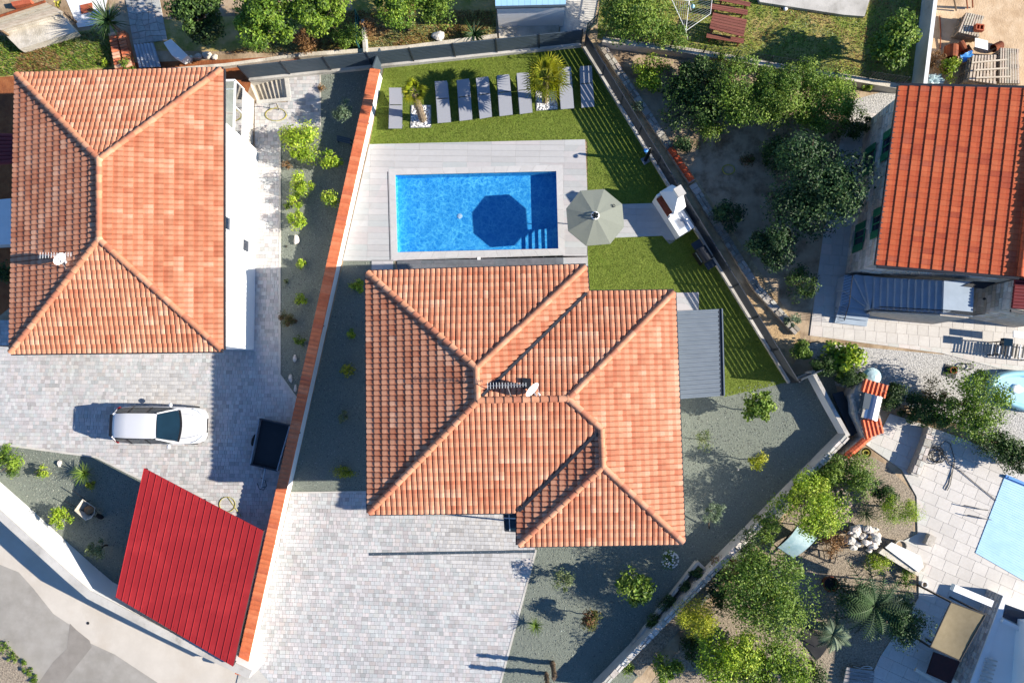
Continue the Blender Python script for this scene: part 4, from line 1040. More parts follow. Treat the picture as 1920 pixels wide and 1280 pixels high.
def umbrella():
    zr, zt = 1.66, 2.06; rim = [W(x,y,zr) for x,y in ((1088,357.5),(1132.6,354.6),(1166.6,382.7),(1170.3,425),(1144.3,457),(1099.2,460.7),(1065.2,432.6),(1061.7,391))]
    top = W(1116,404,zt); ft = Vector((top.x, top.y, .05))
    t = thing('parasol', 'grey green octagonal parasol open at the pool edge', 'parasol', ft)
    for i in range(8):
        a, b = rim[i], rim[(i+1)%8]; n = 5; v = []
        m = MB()
        for k in range(n+1):
            f = k/n; l = top.lerp(a, f); r_ = top.lerp(b, f); s = Vector((0,0,-.008*math.sin(math.pi*f)))
            v += [l, l.lerp(r_,.5)+s, r_]
        m.add(v, [(3*k+j, 3*(k+1)+j, 3*(k+1)+j+1, 3*k+j+1) for k in range(n) for j in range(2)]); 
        m.add([a,(a+b)/2,b,b-Vector((0,0,.06)),(a+b)/2-Vector((0,0,.06)),a-Vector((0,0,.06))], [(0,5,4,1),(1,4,3,2)])
        m.build('canopy_panel', 'umbrella_cloth', t)
        MB().tube([top-Vector((0,0,.06)), a-Vector((0,0,.03))], .012, 5).build('rib', 'dark_metal', t)
    # open vent ring with hub
    v = MB(); v.lathe(top+Vector((0,0,.0)), [(.20,-.02),(.19,.012),(.13,.03)], 12, cap=False); vt = v.build('vent_cap', 'white_paint', t)
    for i in range(5):
        a = i*1.2566+.5; p = top+Vector((.13*math.cos(a), .13*math.sin(a), .02)); MB().box(p, .10, .05, .03, a+1.57).build('vent_slot', 'black', vt)
    MB().lathe(top, [(.05,.0),(.05,.05),(.02,.10),(.004,.12)], 10).build('finial', 'black', t)
    q = W(1150.5,386,1.80); MB().lathe(q, [(.075,0),(.08,.015),(.055,.02),(.05,.005)], 12, cap=False).build('badge', 'dark_metal', t)
    MB().tube([ft, top-Vector((0,0,.03))], .024, 8).build('pole', 'dark_metal', t)
    MB().lathe(ft, [(.28,0),(.28,.05),(.06,.08),(.045,.28),(.03,.3)], 20).build('base', 'dark_metal', t)
umbrella()

def shower():
    f = W(1210,301,.0); t = thing('outdoor_shower', 'black solar shower post standing by the slat fence', 'shower', f)
    MB().box(f, .34, .34, .03, .5).build('base_plate', 'galv', t)
    MB().tube([f+Vector((0,0,.03)), f+Vector((.02,.03,1.0)), f+Vector((.03,.04,1.45)), f+Vector((-.02,.06,1.6))], [.085,.085,.075,.05], 12).build('column', 'black', t)
    MB().tube([f+Vector((-.02,.06,1.6)), f+Vector((-.10,.0,1.66)), f+Vector((-.22,-.06,1.62))], .022, 8).build('arm', 'steel', t)
    MB().lathe(f+Vector((-.22,-.06,1.57)), [(.10,0),(.10,.03),(.03,.06)], 14).build('shower_head', 'blue_plastic', t)
    MB().tube([f+Vector((-.08,0,.95)), f+Vector((-.14,0,.95))], .02, 8).build('lever', 'steel', t)
shower()

def barbecue():
    z = .92; a, b = W(1229.5,371,z), W(1274.5,441.5,z); e = (b-a).normalized(); o = Vector((-e.y, e.x, 0))   # o to the east/back
    if o.x < 0: o = -o
    L = (b-a).length; D_ = .80
    t = thing('barbecue', 'white masonry barbecue with chimney hood and sink by the fence', 'barbecue', Vector((((a+b)/2+o*.4).x, ((a+b)/2+o*.4).y, 0)))
    P2 = lambda x, y: Vector((a.x, a.y, 0))+e*x+o*y
    MB().prism([P2(-.05,0), P2(L,0), P2(L,D_), P2(-.05,D_)], 0, z-.07).build('base', 'white_wall', t)
    MB().prism([P2(L*.53,-.03), P2(L+.03,-.03), P2(L+.03,D_), P2(L*.53,D_)], z-.068, z).build('worktop', 'white_paint', t)
    # hearth: brick floor and cheeks
    MB().prism([P2(.06,.0), P2(L*.50,.0), P2(L*.50,.70), P2(.06,.70)], z-.068, z-.03).build('hearth', 'brick_red', t)
    for x in (-.05, L*.50): MB().prism([P2(x,.0), P2(x+.10,.0), P2(x+.10,D_), P2(x,D_)], z-.068, 1.30).build('cheek', 'white_wall', t)
    MB().prism([P2(-.05,D_-.10), P2(L*.53,D_-.10), P2(L*.53,D_), P2(-.05,D_)], z-.068, 1.30).build('back', 'white_wall', t)
    # hood tapering to the chimney
    h0 = [P2(-.07,.18), P2(L*.545,.18), P2(L*.545,D_+.03), P2(-.07,D_+.03)]; h1 = [P2(.33,.50), P2(.72,.50), P2(.72,D_+.02), P2(.33,D_+.02)]
    v = [k+Vector((0,0,1.301)) for k in h0]+[k+Vector((0,0,1.40)) for k in h0]+[k+Vector((0,0,2.0)) for k in h1]
    MB().add(v, [(0,1,5,4),(1,2,6,5),(2,3,7,6),(3,0,4,7),(4,5,9,8),(5,6,10,9),(6,7,11,10),(7,4,8,11),(8,9,10,11),(3,2,1,0)]).build('hood', 'white_wall', t)
    MB().prism([k+Vector((0,0,0)) for k in h1], 2.0, 2.30).build('chimney', 'white_wall', t)
    c = sum(h1, Vector((0,0,0)))/4; MB().prism([c+(k-c)*1.22 for k in h1], 2.30, 2.36, bottom=True).build('chimney_cap', 'concrete', t)
    # sink
    s0, s1 = L*.66, L*.90
    MB().prism([P2(s0,.16), P2(s1,.16), P2(s1,.60), P2(s0,.60)], z+.002, z+.012).build('sink', 'lamp_glass', t)
    MB().prism([P2(s0+.05,.21), P2(s1-.05,.21), P2(s1-.05,.55), P2(s0+.05,.55)], z+.013, z+.016).build('basin', 'galv', t)
    q = P2((s0+s1)/2,.64)+Vector((0,0,z)); MB().tube([q, q+Vector((0,0,.25)), q+Vector((0,0,.28))-o*.08, q+Vector((0,0,.22))-o*.16], .013, 6).build('tap', 'steel', t)
barbecue()

def grill():
    p = W(1321,476,.9); t = thing('gas_grill', 'black gas grill with closed lid against the slat fence', 'grill', (p.x,p.y,0))
    d = (W(1338,493,.8)-W(1306,461,.8)); d.z = 0; d.normalize(); d = Vector((.53,-.85,0)).normalized(); o = Vector((-d.y, d.x, 0))
    C = Vector((p.x,p.y,0))
    q = lambda x, y: C+d*x+o*y
    MB().prism([q(-.34,-.26),q(.34,-.26),q(.34,.26),q(-.34,.26)], .10, .80, bottom=True).build('cabinet', 'black', t)
    b = MB(); n = 8; v = []
    for x in (-.36,.36):
        for i in range(n+1): a = math.pi*i/n; v.append(q(x, -math.cos(a)*.27)+Vector((0,0,.82+.25*math.sin(a))))
    b.add(v, [(i, i+1, n+2+i, n+1+i) for i in range(n)]+[tuple(range(n+1))[::-1], tuple(range(n+1,2*n+2))]); b.build('lid', 'dark_metal', t, smooth=False)
    MB().tube([q(-.26,-.31)+Vector((0,0,.88)), q(.26,-.31)+Vector((0,0,.88))], .016, 8).build('lid_handle', 'steel', t)
    for s in (-1,1): MB().prism([q(s*.38,-.25),q(s*.74,-.25),q(s*.74,.22),q(s*.38,.22)], .78, .81, bottom=True).build('side_shelf', 'slate_dark', t)
    for k in range(4): MB().tube([q(-.24+.16*k,-.27)+Vector((0,0,.72)), q(-.24+.16*k,-.30)+Vector((0,0,.72))], .022, 8).build('knob', 'galv', t)
    for s in (-1,1):
        for y in (-.2,.2): MB().tube([q(s*.30,y), q(s*.30,y)+Vector((0,0,.1))], .03, 8).build('caster', 'tyre', t)
grill()

# dark ribbed canopy on the house's east side
def side_canopy():
    z = 2.55; A, B, C, D = W(1264,583,z+.12), W(1347,579,z), W(1351,742,z), W(1271,748,z+.12)
    t = thing('side_canopy', 'dark grey ribbed metal canopy on the east side of the house', 'canopy', Vector((((A+C)/2).x, ((A+C)/2).y, 0)))
    n = 20
    for i in range(n):
        p0, p1 = A.lerp(D,i/n), A.lerp(D,(i+1)/n); q0, q1 = B.lerp(C,i/n), B.lerp(C,(i+1)/n); pr = [(0,0),(.1,.045),(.42,.045),(.52,0),(1,0)]
        v = [p0.lerp(p1,f)+Vector((0,0,h)) for f,h in pr]+[q0.lerp(q1,f)+Vector((0,0,h)) for f,h in pr]
        MB().add(v, [(k, k+1, 5+k+1, 5+k)[::-1] for k in range(4)]).build('roof_sheet', 'canopy_sheet', t)
    e = (B-A).normalized()
    MB().bar(B+e*.06+Vector((0,0,-.05)), C+e*.06+Vector((0,0,-.05)), .14, .12).build('gutter', 'slate_dark', t)
    MB().bar(B+e*.16+Vector((0,0,-.02)), C+e*.16+Vector((0,0,-.02)), .05, .16).build('fascia', 'canopy_sheet', t)
    for f in (.02,.98):
        p = B.lerp(C,f); MB().bar((p.x,p.y,0), (p.x,p.y,z-.1), .09, .09).build('post', 'slate_dark', t)
    for f in (.02,.5,.98): MB().bar(A.lerp(D,f)-Vector((0,0,.08)), B.lerp(C,f)-Vector((0,0,.08)), .07, .1).build('rafter', 'slate_dark', t)
side_canopy()

# long drain grate across the drive
def drain():
    a, b = W(692,1038.5,.045), W(1003,1033,.045); t = thing('drain_channel', 'long dark grated drain channel across the driveway', 'drain', a.lerp(b,.5))
    n = 20
    for i in range(n):
        p, q = a.lerp(b,(i+.01)/n), a.lerp(b,(i+.99)/n); MB().bar(p, q, .13, .02).build('grate', 'slate_metal', t)
        m = a.lerp(b,(i+.5)/n); MB().lathe(m, [(.018,.005),(.018,.014)], 8).build('bolt', 'galv', t)
drain()
# glass porch roof over the side door
def porch():
    z = 2.3; q = [W(944,951,z), W(972,951,z), W(973,996,z), W(947,994,z)]; c = sum(q, Vector((0,0,0)))/4
    t = thing('glass_porch', 'small dark framed glass porch roof over the house door', 'porch', (c.x,c.y,0))
    MB().add(q, [(0,1,2,3)] if (q[1]-q[0]).cross(q[2]-q[0]).z > 0 else [(3,2,1,0)]).build('pane', 'car_glass', t)
    for i in range(4): MB().bar(q[i]+Vector((0,0,.02)), q[(i+1)%4]+Vector((0,0,.02)), .06, .07).build('frame_bar', 'slate_dark', t)
    MB().bar(q[0].lerp(q[3],.45)+Vector((0,0,.03)), q[1].lerp(q[2],.45)+Vector((0,0,.03)), .05, .07).build('frame_bar', 'lamp_glass', t)
    MB().bar(q[0].lerp(q[1],.35)+Vector((0,0,.034)), q[3].lerp(q[2],.35)+Vector((0,0,.034)), .04, .07).build('frame_bar', 'lamp_glass', t)
    for p in (q[2], q[3]): MB().bar((p.x,p.y,0),(p.x,p.y,z), .06, .06).build('post', 'slate_dark', t)
porch()

# aerials and dishes on the roofs
def dish(label, c, aim, r, foot):
    t = thing('satellite_dish', label, 'satellite dish', foot); aim = Vector(aim).normalized(); x = aim.orthogonal().normalized(); y = aim.cross(x); b = MB(); n = 20; v = []
    for k, (rr_, d_) in enumerate(((0,0),(.35,.02),(.7,.075),(1.0,.15))):
        for j in range(n): a = 6.2832*j/n; v.append(c+(x*math.cos(a)+y*math.sin(a)*.92)*r*rr_+aim*d_*r*1.3)
    b.add(v, [(i*n+j, i*n+(j+1)%n, (i+1)*n+(j+1)%n, (i+1)*n+j) for i in range(3) for j in range(n)]); b.build('reflector', 'white_paint', t, smooth=True)
    MB().tube([c, c+aim*.02-Vector((0,0,.3)), foot], .022, 6).build('mast', 'galv', t)
    tip = c+aim*r*1.25-y*r*.2; MB().tube([c-y*r*.9+aim*.1*r, tip], .012, 5).build('feed_arm', 'galv', t); MB().tube([tip, tip-aim*.12], .035, 8).build('feed_horn', 'white_paint', t)
def aerial(label, foot, top, bdir, L, n):
    t = thing('roof_aerial', label, 'aerial', foot); bd = Vector(bdir).normalized(); s = Vector((-bd.y, bd.x, 0))
    MB().tube([foot, top], .018, 6).build('mast', 'galv', t); MB().tube([top-bd*L/2, top+bd*L/2], .012, 5).build('boom', 'galv', t)
    e = MB()
    for i in range(n): p = top-bd*L/2+bd*L*i/(n-1); w = .26-.10*i/n; e.tube([p-s*w/2, p+s*w/2], .008, 4)
    e.build('elements', 'galv', t)
    return t
rz = lambda x, y, z: W(x, y, z)
dish('white satellite dish on the pool house ridge', W(996,728,5.85), (.62,-.6,.35), .36, W(1010,749,5.45))
aerial('comb aerial on the ridge of the pool house', W(958,742,5.42), W(950,722,6.3), (1,.03,0), 1.5, 14)
MB().box(W(988,719,5.28), .34, .42, .10, .02).build('roof_window', 'dark_metal', label='small dark roof vent beside the satellite dish', cat='roof vent')
dish('white satellite dish on the west slope of the left house', W(110,484,5.25), (.75,-.5,.1), .30, W(128,506,4.6))
aerial('comb aerial above the west slope of the left house', W(126,506,4.62), W(104,478,5.9), (1,.02,0), 1.3, 12)

# ================================================================ STONE HOUSE ON THE RIGHT
mat('stony', lin(176,150,112), lin(146,122,92), 5, 0.95, 0.9, 16, c3=lin(196,172,134), s3=1.2)
sheet('stony_strip', [(1098,66),(1126,76),(1500,618),(1500,660),(1478,700)], 0.010, 'stony')
CREAM = [(lin(216,211,204),4), (lin(213,208,201),3), (lin(219,214,207),3), (lin(210,205,198),2)]
pave('stone_house_path', [(1596,208),(1662,216),(1700,330),(1640,520),(1960,560),(1960,706),(1870,690),(1765,662),(1518,629),(1522,597),(1544,437),(1578,250)], 0.014, 'paver', 'pavement', 0.5, .5, CREAM, math.radians(-5.5), 31, gap=.007, thick=.03, piece='slab')
def stone_face(parent, a, b, z0, z1, seed, row=.22, wmin=.22, wmax=.5, name='stone', pal=None, limit=300):
    """rough stones set proud of a wall face running a to b (outside on the right of a->b)"""
    rr = random.Random(seed); d = b-a; d.z = 0; L = d.length; d /= L; o = Vector((d.y,-d.x,0)); z = z0; n = 0
    pal = pal or [lin(212,206,196), lin(198,190,178), lin(220,214,206), lin(190,182,170), lin(206,192,172)]
    while z < z1-.03:
        h = min(row*rr.uniform(.8,1.2), z1-z); x = 0
        while x < L-.02:
            w = min(rr.uniform(wmin,wmax), L-x)
            if n < limit:
                t = rr.uniform(.012,.035); g = .012; p = a+d*x; e = .012
                v = []
                for (s, zz, dep) in ((g,z+g,0),(w-g,z+g,0),(w-g,z+h-g,0),(g,z+h-g,0),(g+e,z+g+e,t),(w-g-e,z+g+e,t),(w-g-e,z+h-g-e,t),(g+e,z+h-g-e,t)): v.append(Vector((p.x,p.y,0))+d*s+o*dep+Vector((0,0,zz)))
                b_ = MB().add(v, [(4,5,6,7),(0,1,5,4),(1,2,6,5),(2,3,7,6),(3,0,4,7)], jit(pal[rr.randrange(len(pal))], rr, .1)); b_.build(name, 'stone', parent); n += 1
            x += w
        z += h
mat('stone_wall', lin(190,182,170), lin(166,158,146), 6, .95, .6, 18)
def stone_house():
    h = 3.6; zr = 4.7
    P = dict(nw=W(1688,161,h), sw=W(1645,497,h), rs=W(1911,519,zr), rn=W(1956,161,zr))
    P['rn'] = P['rs'] + (P['nw']-P['sw'])
    d = (P['rs']-P['sw']); far = P['rs']+Vector((d.x,d.y,-d.z)); farn = P['rn']+Vector((d.x,d.y,-d.z))
    base = (P['nw']+P['rs'])/2; base.z = 0
    t = thing('house', 'stone house with a bright orange tiled roof and green shutters', 'house', base)
    ORG = [(lin(200,92,48),6), (lin(196,87,45),5), (lin(204,98,54),3), (lin(178,74,39),1.5), (lin(188,88,54),1)]
    ro = roof(t, [(P['nw'],P['sw'],[[P['nw'],P['sw'],P['rs'],P['rn']]]), (far,farn,[[farn,P['rn'],P['rs'],far]])], 0.235, 0.43, ORG, [(P['rs'],P['rn'])], 41, hb=.03, lift=.03)
    for a, b in ((P['nw'],P['sw']),(P['sw'],P['rs']),(P['rn'],P['nw'])):
        dd = (b-a).normalized(); o = Vector((dd.y,-dd.x,0)); MB().bar(a+o*.05-Vector((0,0,.03)), b+o*.05-Vector((0,0,.03)), .12, .13).build('fascia', 'gutter', t)
    s = .22; e = (P['sw']-P['nw']); e.z = 0; e.normalize(); r = Vector((-e.y, e.x, 0)); 
    if r.x < 0: r = -r
    q = [P['nw']+r*s+e*s, P['sw']+r*s-e*s, far-r*s-e*s, farn-r*s+e*s]; q = [Vector((v.x,v.y,0)) for v in q]
    wall = MB(); wall.prism(q, 0, h-.03, top=False)
    g = [(P['sw']+r*s-e*s), (far-r*s-e*s), (P['rs']-e*s)]; wall.add([Vector((g[0].x,g[0].y,h-.03)), Vector((g[1].x,g[1].y,h-.03)), Vector((g[2].x,g[2].y,zr-.12))], [(0,1,2)])
    w = wall.build('wall', 'stone_wall', t)
    stone_face(w, q[0], q[1], 0, h-.1, 5, row=.30, wmin=.3, wmax=.62, limit=300)
    stone_face(w, q[1], q[1].lerp(q[2],.52), 1.2, h-.05, 6, row=.28, wmin=.3, wmax=.6, limit=120)
    # shuttered windows on the west face (two storeys)
    L = (q[1]-q[0]).length; o = -r
    for (yp, z0, z1, wd) in ((272,2.35,3.25,.62), (418,2.35,3.25,.62), (300,.7,1.65,.62), (445,.7,1.65,.62)):
        k = (W(1655,yp,(z0+z1)/2).y-q[0].y)/(q[1].y-q[0].y); c = q[0].lerp(q[1], min(.93,max(.05,k)))
        gl = MB().bar(c-e*wd/2+o*.05+Vector((0,0,(z0+z1)/2)), c+e*wd/2+o*.05+Vector((0,0,(z0+z1)/2)), .03, z1-z0).build('window', 'window_glass', t)
        MB().bar(c-e*(wd/2+.1)+o*.09+Vector((0,0,z0-.04)), c+e*(wd/2+.1)+o*.09+Vector((0,0,z0-.04)), .20, .07).build('sill', 'old_concrete', gl)
        fb = MB(); fb.bar(c+o*.07+Vector((0,0,z0)), c+o*.07+Vector((0,0,z1)), .05, .05); 
        for zz in (z0+.02, z1-.02): fb.bar(c-e*wd/2+o*.07+Vector((0,0,zz)), c+e*wd/2+o*.07+Vector((0,0,zz)), .05, .05)
        fb.build('frame', 'shutter', gl)
        for sg in (-1, 1):
            p = c+e*sg*(wd/2+.20)+o*.10; sh = MB(); sh.bar(p-e*.17+Vector((0,0,(z0+z1)/2)), p+e*.17+Vector((0,0,(z0+z1)/2)), .035, z1-z0)
            so_ = sh.build('shutter', 'shutter', t); lv = MB()
            for j in range(8): zz = z0+.1+(z1-z0-.2)*j/7; lv.bar(p-e*.14+o*.022+Vector((0,0,zz)), p+e*.14+o*.022+Vector((0,0,zz)), .025, .05)
            lv.build('louvres', 'shutter', so_)
    # string course along the top of the west wall's north end
    return t, q, e, r
SH, SQ, SE_, SR_ = stone_house()

def outdoor_stairs():
    f = W(1700,590,0); t = thing('outdoor_stairs', 'blue grey outdoor stairs turning up along the stone house', 'stairs', f)
    n = 0; rise = .163; z = rise
    fl = []
    ys = [(1566,605,1624,611.5),(1569,593.5,1626,601),(1572,584.5,1629.5,591),(1575,573.5,1631,580.5)]
    for i in range(3): a, b = ys[i], ys[i+1]; fl.append(([(a[0],a[1]),(a[2],a[3]),(b[2],b[3]),(b[0],b[1])], z)); z += rise
    pv = (1632,580); ring = [(1575,573.5),(1580,543),(1584,517),(1600,515),(1621,517),(1642,519)]
    for (a, b) in ((ring[0],ring[1]),(ring[1],ring[3]),(ring[3],ring[4]),(ring[4],ring[5])):
        fl.append(([pv, a]+([ring[2]] if a == ring[1] else [])+[b], z)); z += rise
    x = 1641
    for i in range(10):
        x0, x1 = x+13*i, x+13*(i+1); k = lambda xx: (520+(xx-1641)*.055, 578.5+(xx-1641)*.062)
        fl.append(([(x0,k(x0)[0]),(x1,k(x1)[0]),(x1-2,k(x1)[1]),(x0-2,k(x0)[1])], z)); z += rise
    zl = z; fl.append(([(1771,527),(1826,529),(1823,592),(1769,587)], zl))
    for q, zz in fl:
        pts = [W(a, b, zz) for a, b in q]; s = MB().prism(pts, max(0, zz-.9) if zz > .9 else 0, zz-.03, bottom=True); s.build('riser', 'stair_blue', t)
        c = sum(pts, Vector((0,0,0)))/len(pts); MB().prism([c+(p-c)*1.03 for p in pts], zz-.028, zz, bottom=True).build('tread', 'stair_blue', t)
    # supporting stone wall on the south side
    a, b = W(1640,581,1.4), W(1768,588,2.9); a0 = Vector((a.x,a.y-.06,0)); b0 = Vector((b.x,b.y-.06,0)); e0 = W(1823,593,3.0); e0 = Vector((e0.x,e0.y-.06,0))
    sw = MB(); v = [a0+Vector((0,0,0)), b0, e0, e0+Vector((0,0,2.75)), b0+Vector((0,0,2.7)), a0+Vector((0,0,1.15))]; sw.add(v+[k+Vector((0,.06,0)) for k in v], [(0,1,2,3,4,5),(5,4,10,11),(4,3,9,10)]); w = sw.build('side_wall', 'stone_wall', t)
    # railings
    def rail(pts, h, name='railing', nb=8):
        m = MB(); top = [p+Vector((0,0,h)) for p in pts]; m.tube(top, .022, 6)
        for i in range(len(pts)-1):
            for k in range(nb+1): p = pts[i].lerp(pts[i+1], k/nb); m.tube([p, p+Vector((0,0,h))], .010, 4)
        m.build(name, 'dark_metal', t)
    rail([W(1632,579,1.2), W(1768,587,2.85), W(1823,592,2.95)], .85, nb=16)
    rail([W(1568,604,.2), W(1577,573,.55), W(1583,520,.9)], .85, nb=10); rail([W(1583,520,.9), W(1600,516,1.05)], .85, nb=3)
    return zl
ZL = outdoor_stairs()
def stone_annex():
    z = 3.5; q = [W(1905,524,z), W(2010,534,z), W(2010,600,z), W(1899,578,z)]; q = [Vector((v.x,v.y,0)) for v in q]; c = sum(q, Vector((0,0,0)))/4
    t = thing('stone_annex', 'stone annex wall beyond the blue stairs under a dark red roof', 'annex', c)
    w = MB().prism(q, 0, z-.02).build('wall', 'stone_wall', t)
    stone_face(w, q[0], q[3], 0, z-.1, 8, row=.24, limit=90); stone_face(w, q[3], q[3].lerp(q[2],.4), 0, z-.1, 9, row=.24, limit=90)
    e = (q[1]-q[0]).normalized(); n = 9
    for i in range(n):
        a, b = q[0].lerp(q[3],i/n), q[0].lerp(q[3],(i+1)/n); m = a.lerp(b,.5)
        MB().tube([Vector((m.x,m.y,z+.05))-e*.08, Vector((m.x,m.y,z+.35))+e*3.0], (b-a).length*.56, 8).build('roof_tile_row', 'red_corr', t)
    MB().bar(q[3]+Vector((-.1,-.1,z)), q[2]+Vector((0,-.1,z)), .1, .1).build('gutter', 'gutter', t)
    pl = MB(); p = W(1846,560,2.6); pl.lathe(p, [(.05,-.06),(.06,0),(.03,.06)], 8); pl.build('wall_lamp', 'dark_metal', t)
    # doorway lintel over the landing
stone_annex()
MB().prism([W(x,y,2.4) for x,y in ((1810,531),(1852,533),(1828,545),(1790,540))], ZL+.02, ZL+.05).build('door_mat', 'dark_metal', label='dark mat at the top of the blue stairs', cat='mat')

def rack():
    p = W(1896,652,.5); t = thing('metal_rack', 'dark metal rack with boxes by the gravel at the right edge', 'rack', (p.x,p.y,0))
    q = [W(1876,640,.8), W(1940,650,.8), W(1936,674,.8), W(1872,664,.8)]
    for k in q: MB().bar((k.x,k.y,0), (k.x,k.y,.85), .05, .05).build('upright', 'black', t)
    for zz in (.3,.8):
        for i in range(11): a = q[0].lerp(q[1],i/10); b = q[3].lerp(q[2],i/10); MB().bar((a.x,a.y,zz), (b.x,b.y,zz), .05, .03).build('slat', 'black' if i%3 else 'galv', t)
    MB().box(W(1884,642,.82), .4, .35, .25, -.1).build('tool_box', 'car_glass', t)
    MB().prism([W(x,y,1.1) for x,y in ((1900,620),(1960,626),(1960,640),(1900,632))], 1.06, 1.12, bottom=True).build('board', 'white_paint', t)
rack()
def pedestal(label, x, y):
    p = W(x, y, 0); t = thing('drain_pot', label, 'pot', p)
    MB().box(p, .62, .56, .04, -.3).build('plate', 'dark_metal', t); MB().lathe(p+Vector((.1,.05,.04)), [(.15,0),(.17,.12),(.13,.12),(.11,.04)], 14, cap=False).build('ring', 'rust', t)
    b = MB(); rr = random.Random(3); pts = []
    for i in range(26): a = i*.8; pts.append(p+Vector((.62+.28*math.cos(a)+.02*i*.3, .22+.16*math.sin(a), .05+.004*i)))
    b.tube(pts, .014, 5); b.build('cable', 'hose_black', t)
pedestal('dark square plate with a rusty ring and cable on the white gravel', 1781, 696)

# ================================================================ WALLS AND FENCES OF THE LANES
def rubble_wall(label, pts, z, th, seed, pal, body='stone_wall'):
    p = [W(x,y,z) for x,y in pts]; t = thing('stone_wall', label, 'wall', Vector((p[len(p)//2].x, p[len(p)//2].y, 0))); rr = random.Random(seed); b = MB()
    for i in range(len(p)-1):
        d = (p[i+1]-p[i]); L = d.length; d /= L; o = Vector((-d.y,d.x,0)); b.prism([p[i]+o*th/2, p[i+1]+o*th/2, p[i+1]-o*th/2, p[i]-o*th/2], 0, z-.06)
    w = b.build('wall_body', body, t)
    for i in range(len(p)-1):
        d = (p[i+1]-p[i]); L = d.length; d /= L; o = Vector((-d.y,d.x,0)); x = 0
        while x < L:
            n = rr.choice((1,2,2)); l = min(rr.uniform(.2,.42), L-x+.05)
            for k in range(n):
                y0 = -th/2-.02+(th+.04)*k/n; y1 = -th/2-.02+(th+.04)*(k+1)/n; g = .012; a = p[i]+d*x
                q = [a+d*(g+rr.uniform(0,.03))+o*(y0+g), a+d*(l-g)+o*(y0+g+rr.uniform(0,.03)), a+d*(l-g-rr.uniform(0,.03))+o*(y1-g), a+d*g+o*(y1-g-rr.uniform(0,.02))]
                MB().prism(q, z-.12, z+rr.uniform(-.03,.03), jit(pal[rr.randrange(len(pal))], rr, .12)).build('stone', 'stone', w)
            x += l
    return t
GREYS = [lin(176,170,160), lin(158,152,142), lin(190,182,170), lin(146,138,126)]
rubble_wall('old grey rubble wall beyond the lane east of the slat fence', [(1126,80),(1256,276)], .22, .34, 3, GREYS)
rubble_wall('grey rubble wall past the orange drain tiles beside the lane', [(1298,345),(1345,420),(1420,540),(1495,622)], .22, .36, 4, GREYS)
def drain_tiles():
    a, b = W(1257,278,.3), W(1298,340,.3); d = (b-a).normalized(); o = Vector((-d.y,d.x,0))
    for i in range(4):
        p = a.lerp(b,i/4); q = a.lerp(b,(i+.94)/4); m = MB(); n = 7; v = []
        for f in (p, q):
            for k in range(n+1): an = math.pi*k/n; v.append(f+o*(-math.cos(an)*.16)+Vector((0,0,.12*math.sin(an)-.55*0)))
        m.add(v, [(k, k+1, n+2+k, n+1+k)[::-1] for k in range(n)], lin(214,92,50)); m.add([v[k] for k in range(n+1)], [tuple(range(n+1))], lin(180,70,40))
        ob = m.build('roof_tile', 'terracotta', label=['orange half round tile nearest the shower along the rubble wall','second orange half round tile along the rubble wall','third orange half round tile along the rubble wall','orange half round tile nearest the barbecue on the rubble wall'][i], cat='tile', group='orange tiles laid along the rubble wall')
    c = a.lerp(b,.5); MB().prism([a+o*.17, b+o*.17, b-o*.17, a-o*.17], 0, .27).build('stone_wall', 'stone_wall', label='short rubble wall piece carrying the four orange tiles', cat='wall')
drain_tiles()
poly_wall('kerb_wall', [(250,136),(420,122),(560,103)], .25, .16, 'old_concrete', 'low cream kerb wall behind the left house roof', 'wall')
poly_wall('kerb_wall', [(560,103),(760,89),(932,67)], .35, .20, 'old_concrete', 'low cream wall just outside the north slat fence', 'wall')
poly_wall('lane_wall', [(1130,75),(1280,94),(1480,128),(1690,163)], .55, .22, 'concrete', 'low concrete wall below the back garden grass', 'wall', 'old_concrete')
def wire_fence(label, pts, h, z0, n, post='slate_dark', wires=6, vert=.13):
    p = [W(x,y,z0) for x,y in pts]; t = thing('wire_fence', label, 'fence', p[len(p)//2]); m = MB(); mesh_ = MB()
    for i in range(len(p)-1):
        for k in range(n+1):
            q = p[i].lerp(p[i+1],k/n); MB().tube([q, q+Vector((0,0,h))], .028, 6).build('post', post, t)
        L = (p[i+1]-p[i]).length
        for k in range(wires): zz = Vector((0,0,.05+(h-.08)*k/(wires-1))); mesh_.bar(p[i]+zz, p[i+1]+zz, .012, .012)
        c = int(L/vert)
        for k in range(c): q = p[i].lerp(p[i+1],k/c); mesh_.bar(q+Vector((0,0,.04)), q+Vector((0,0,h)), .012, .012)
    mesh_.build('wire_mesh', post, t)
wire_fence('dark wire mesh fence on the low wall below the back garden', [(1135,72),(1690,158)], .75, .55, 9)
def panel_fence(label, pts, h, col):
    p = [W(x,y,0) for x,y in pts]; t = thing('mesh_fence', label, 'fence', p[0]); n = len(p)
    for i in range(n-1):
        for k in range(14): q = p[i].lerp(p[i+1],k/13); MB().bar(q, q+Vector((0,0,h)), .02, .02).build('bar', 'teal', t)
        for zz in (.08,h*.5,h-.04): MB().bar(p[i]+Vector((0,0,zz)), p[i+1]+Vector((0,0,zz)), .03, .04).build('rail', 'teal', t)
    for q in p: MB().bar(q, q+Vector((0,0,h+.05)), .06, .06).build('post', 'teal', t)
mat('teal', lin(36,92,94), lin(30,80,82), 4, .5)
panel_fence('teal metal fence panel between the dry grass plots', [(674,38),(677,97)], .9, 'teal')
panel_fence('teal metal fence beside the white shed lane', [(1128,-10),(1118,45),(1100,62)], .9, 'teal')
poly_wall('plot_wall', [(680,36),(684,97)], .5, .16, 'concrete', 'narrow concrete wall beside the teal fence panel', 'wall')
poly_wall('retaining_wall', [(1757,-30),(1734,158)], 1.15, .14, 'concrete', 'tall grey concrete wall between garden grass and sandy building plot', 'wall', 'white_paint')
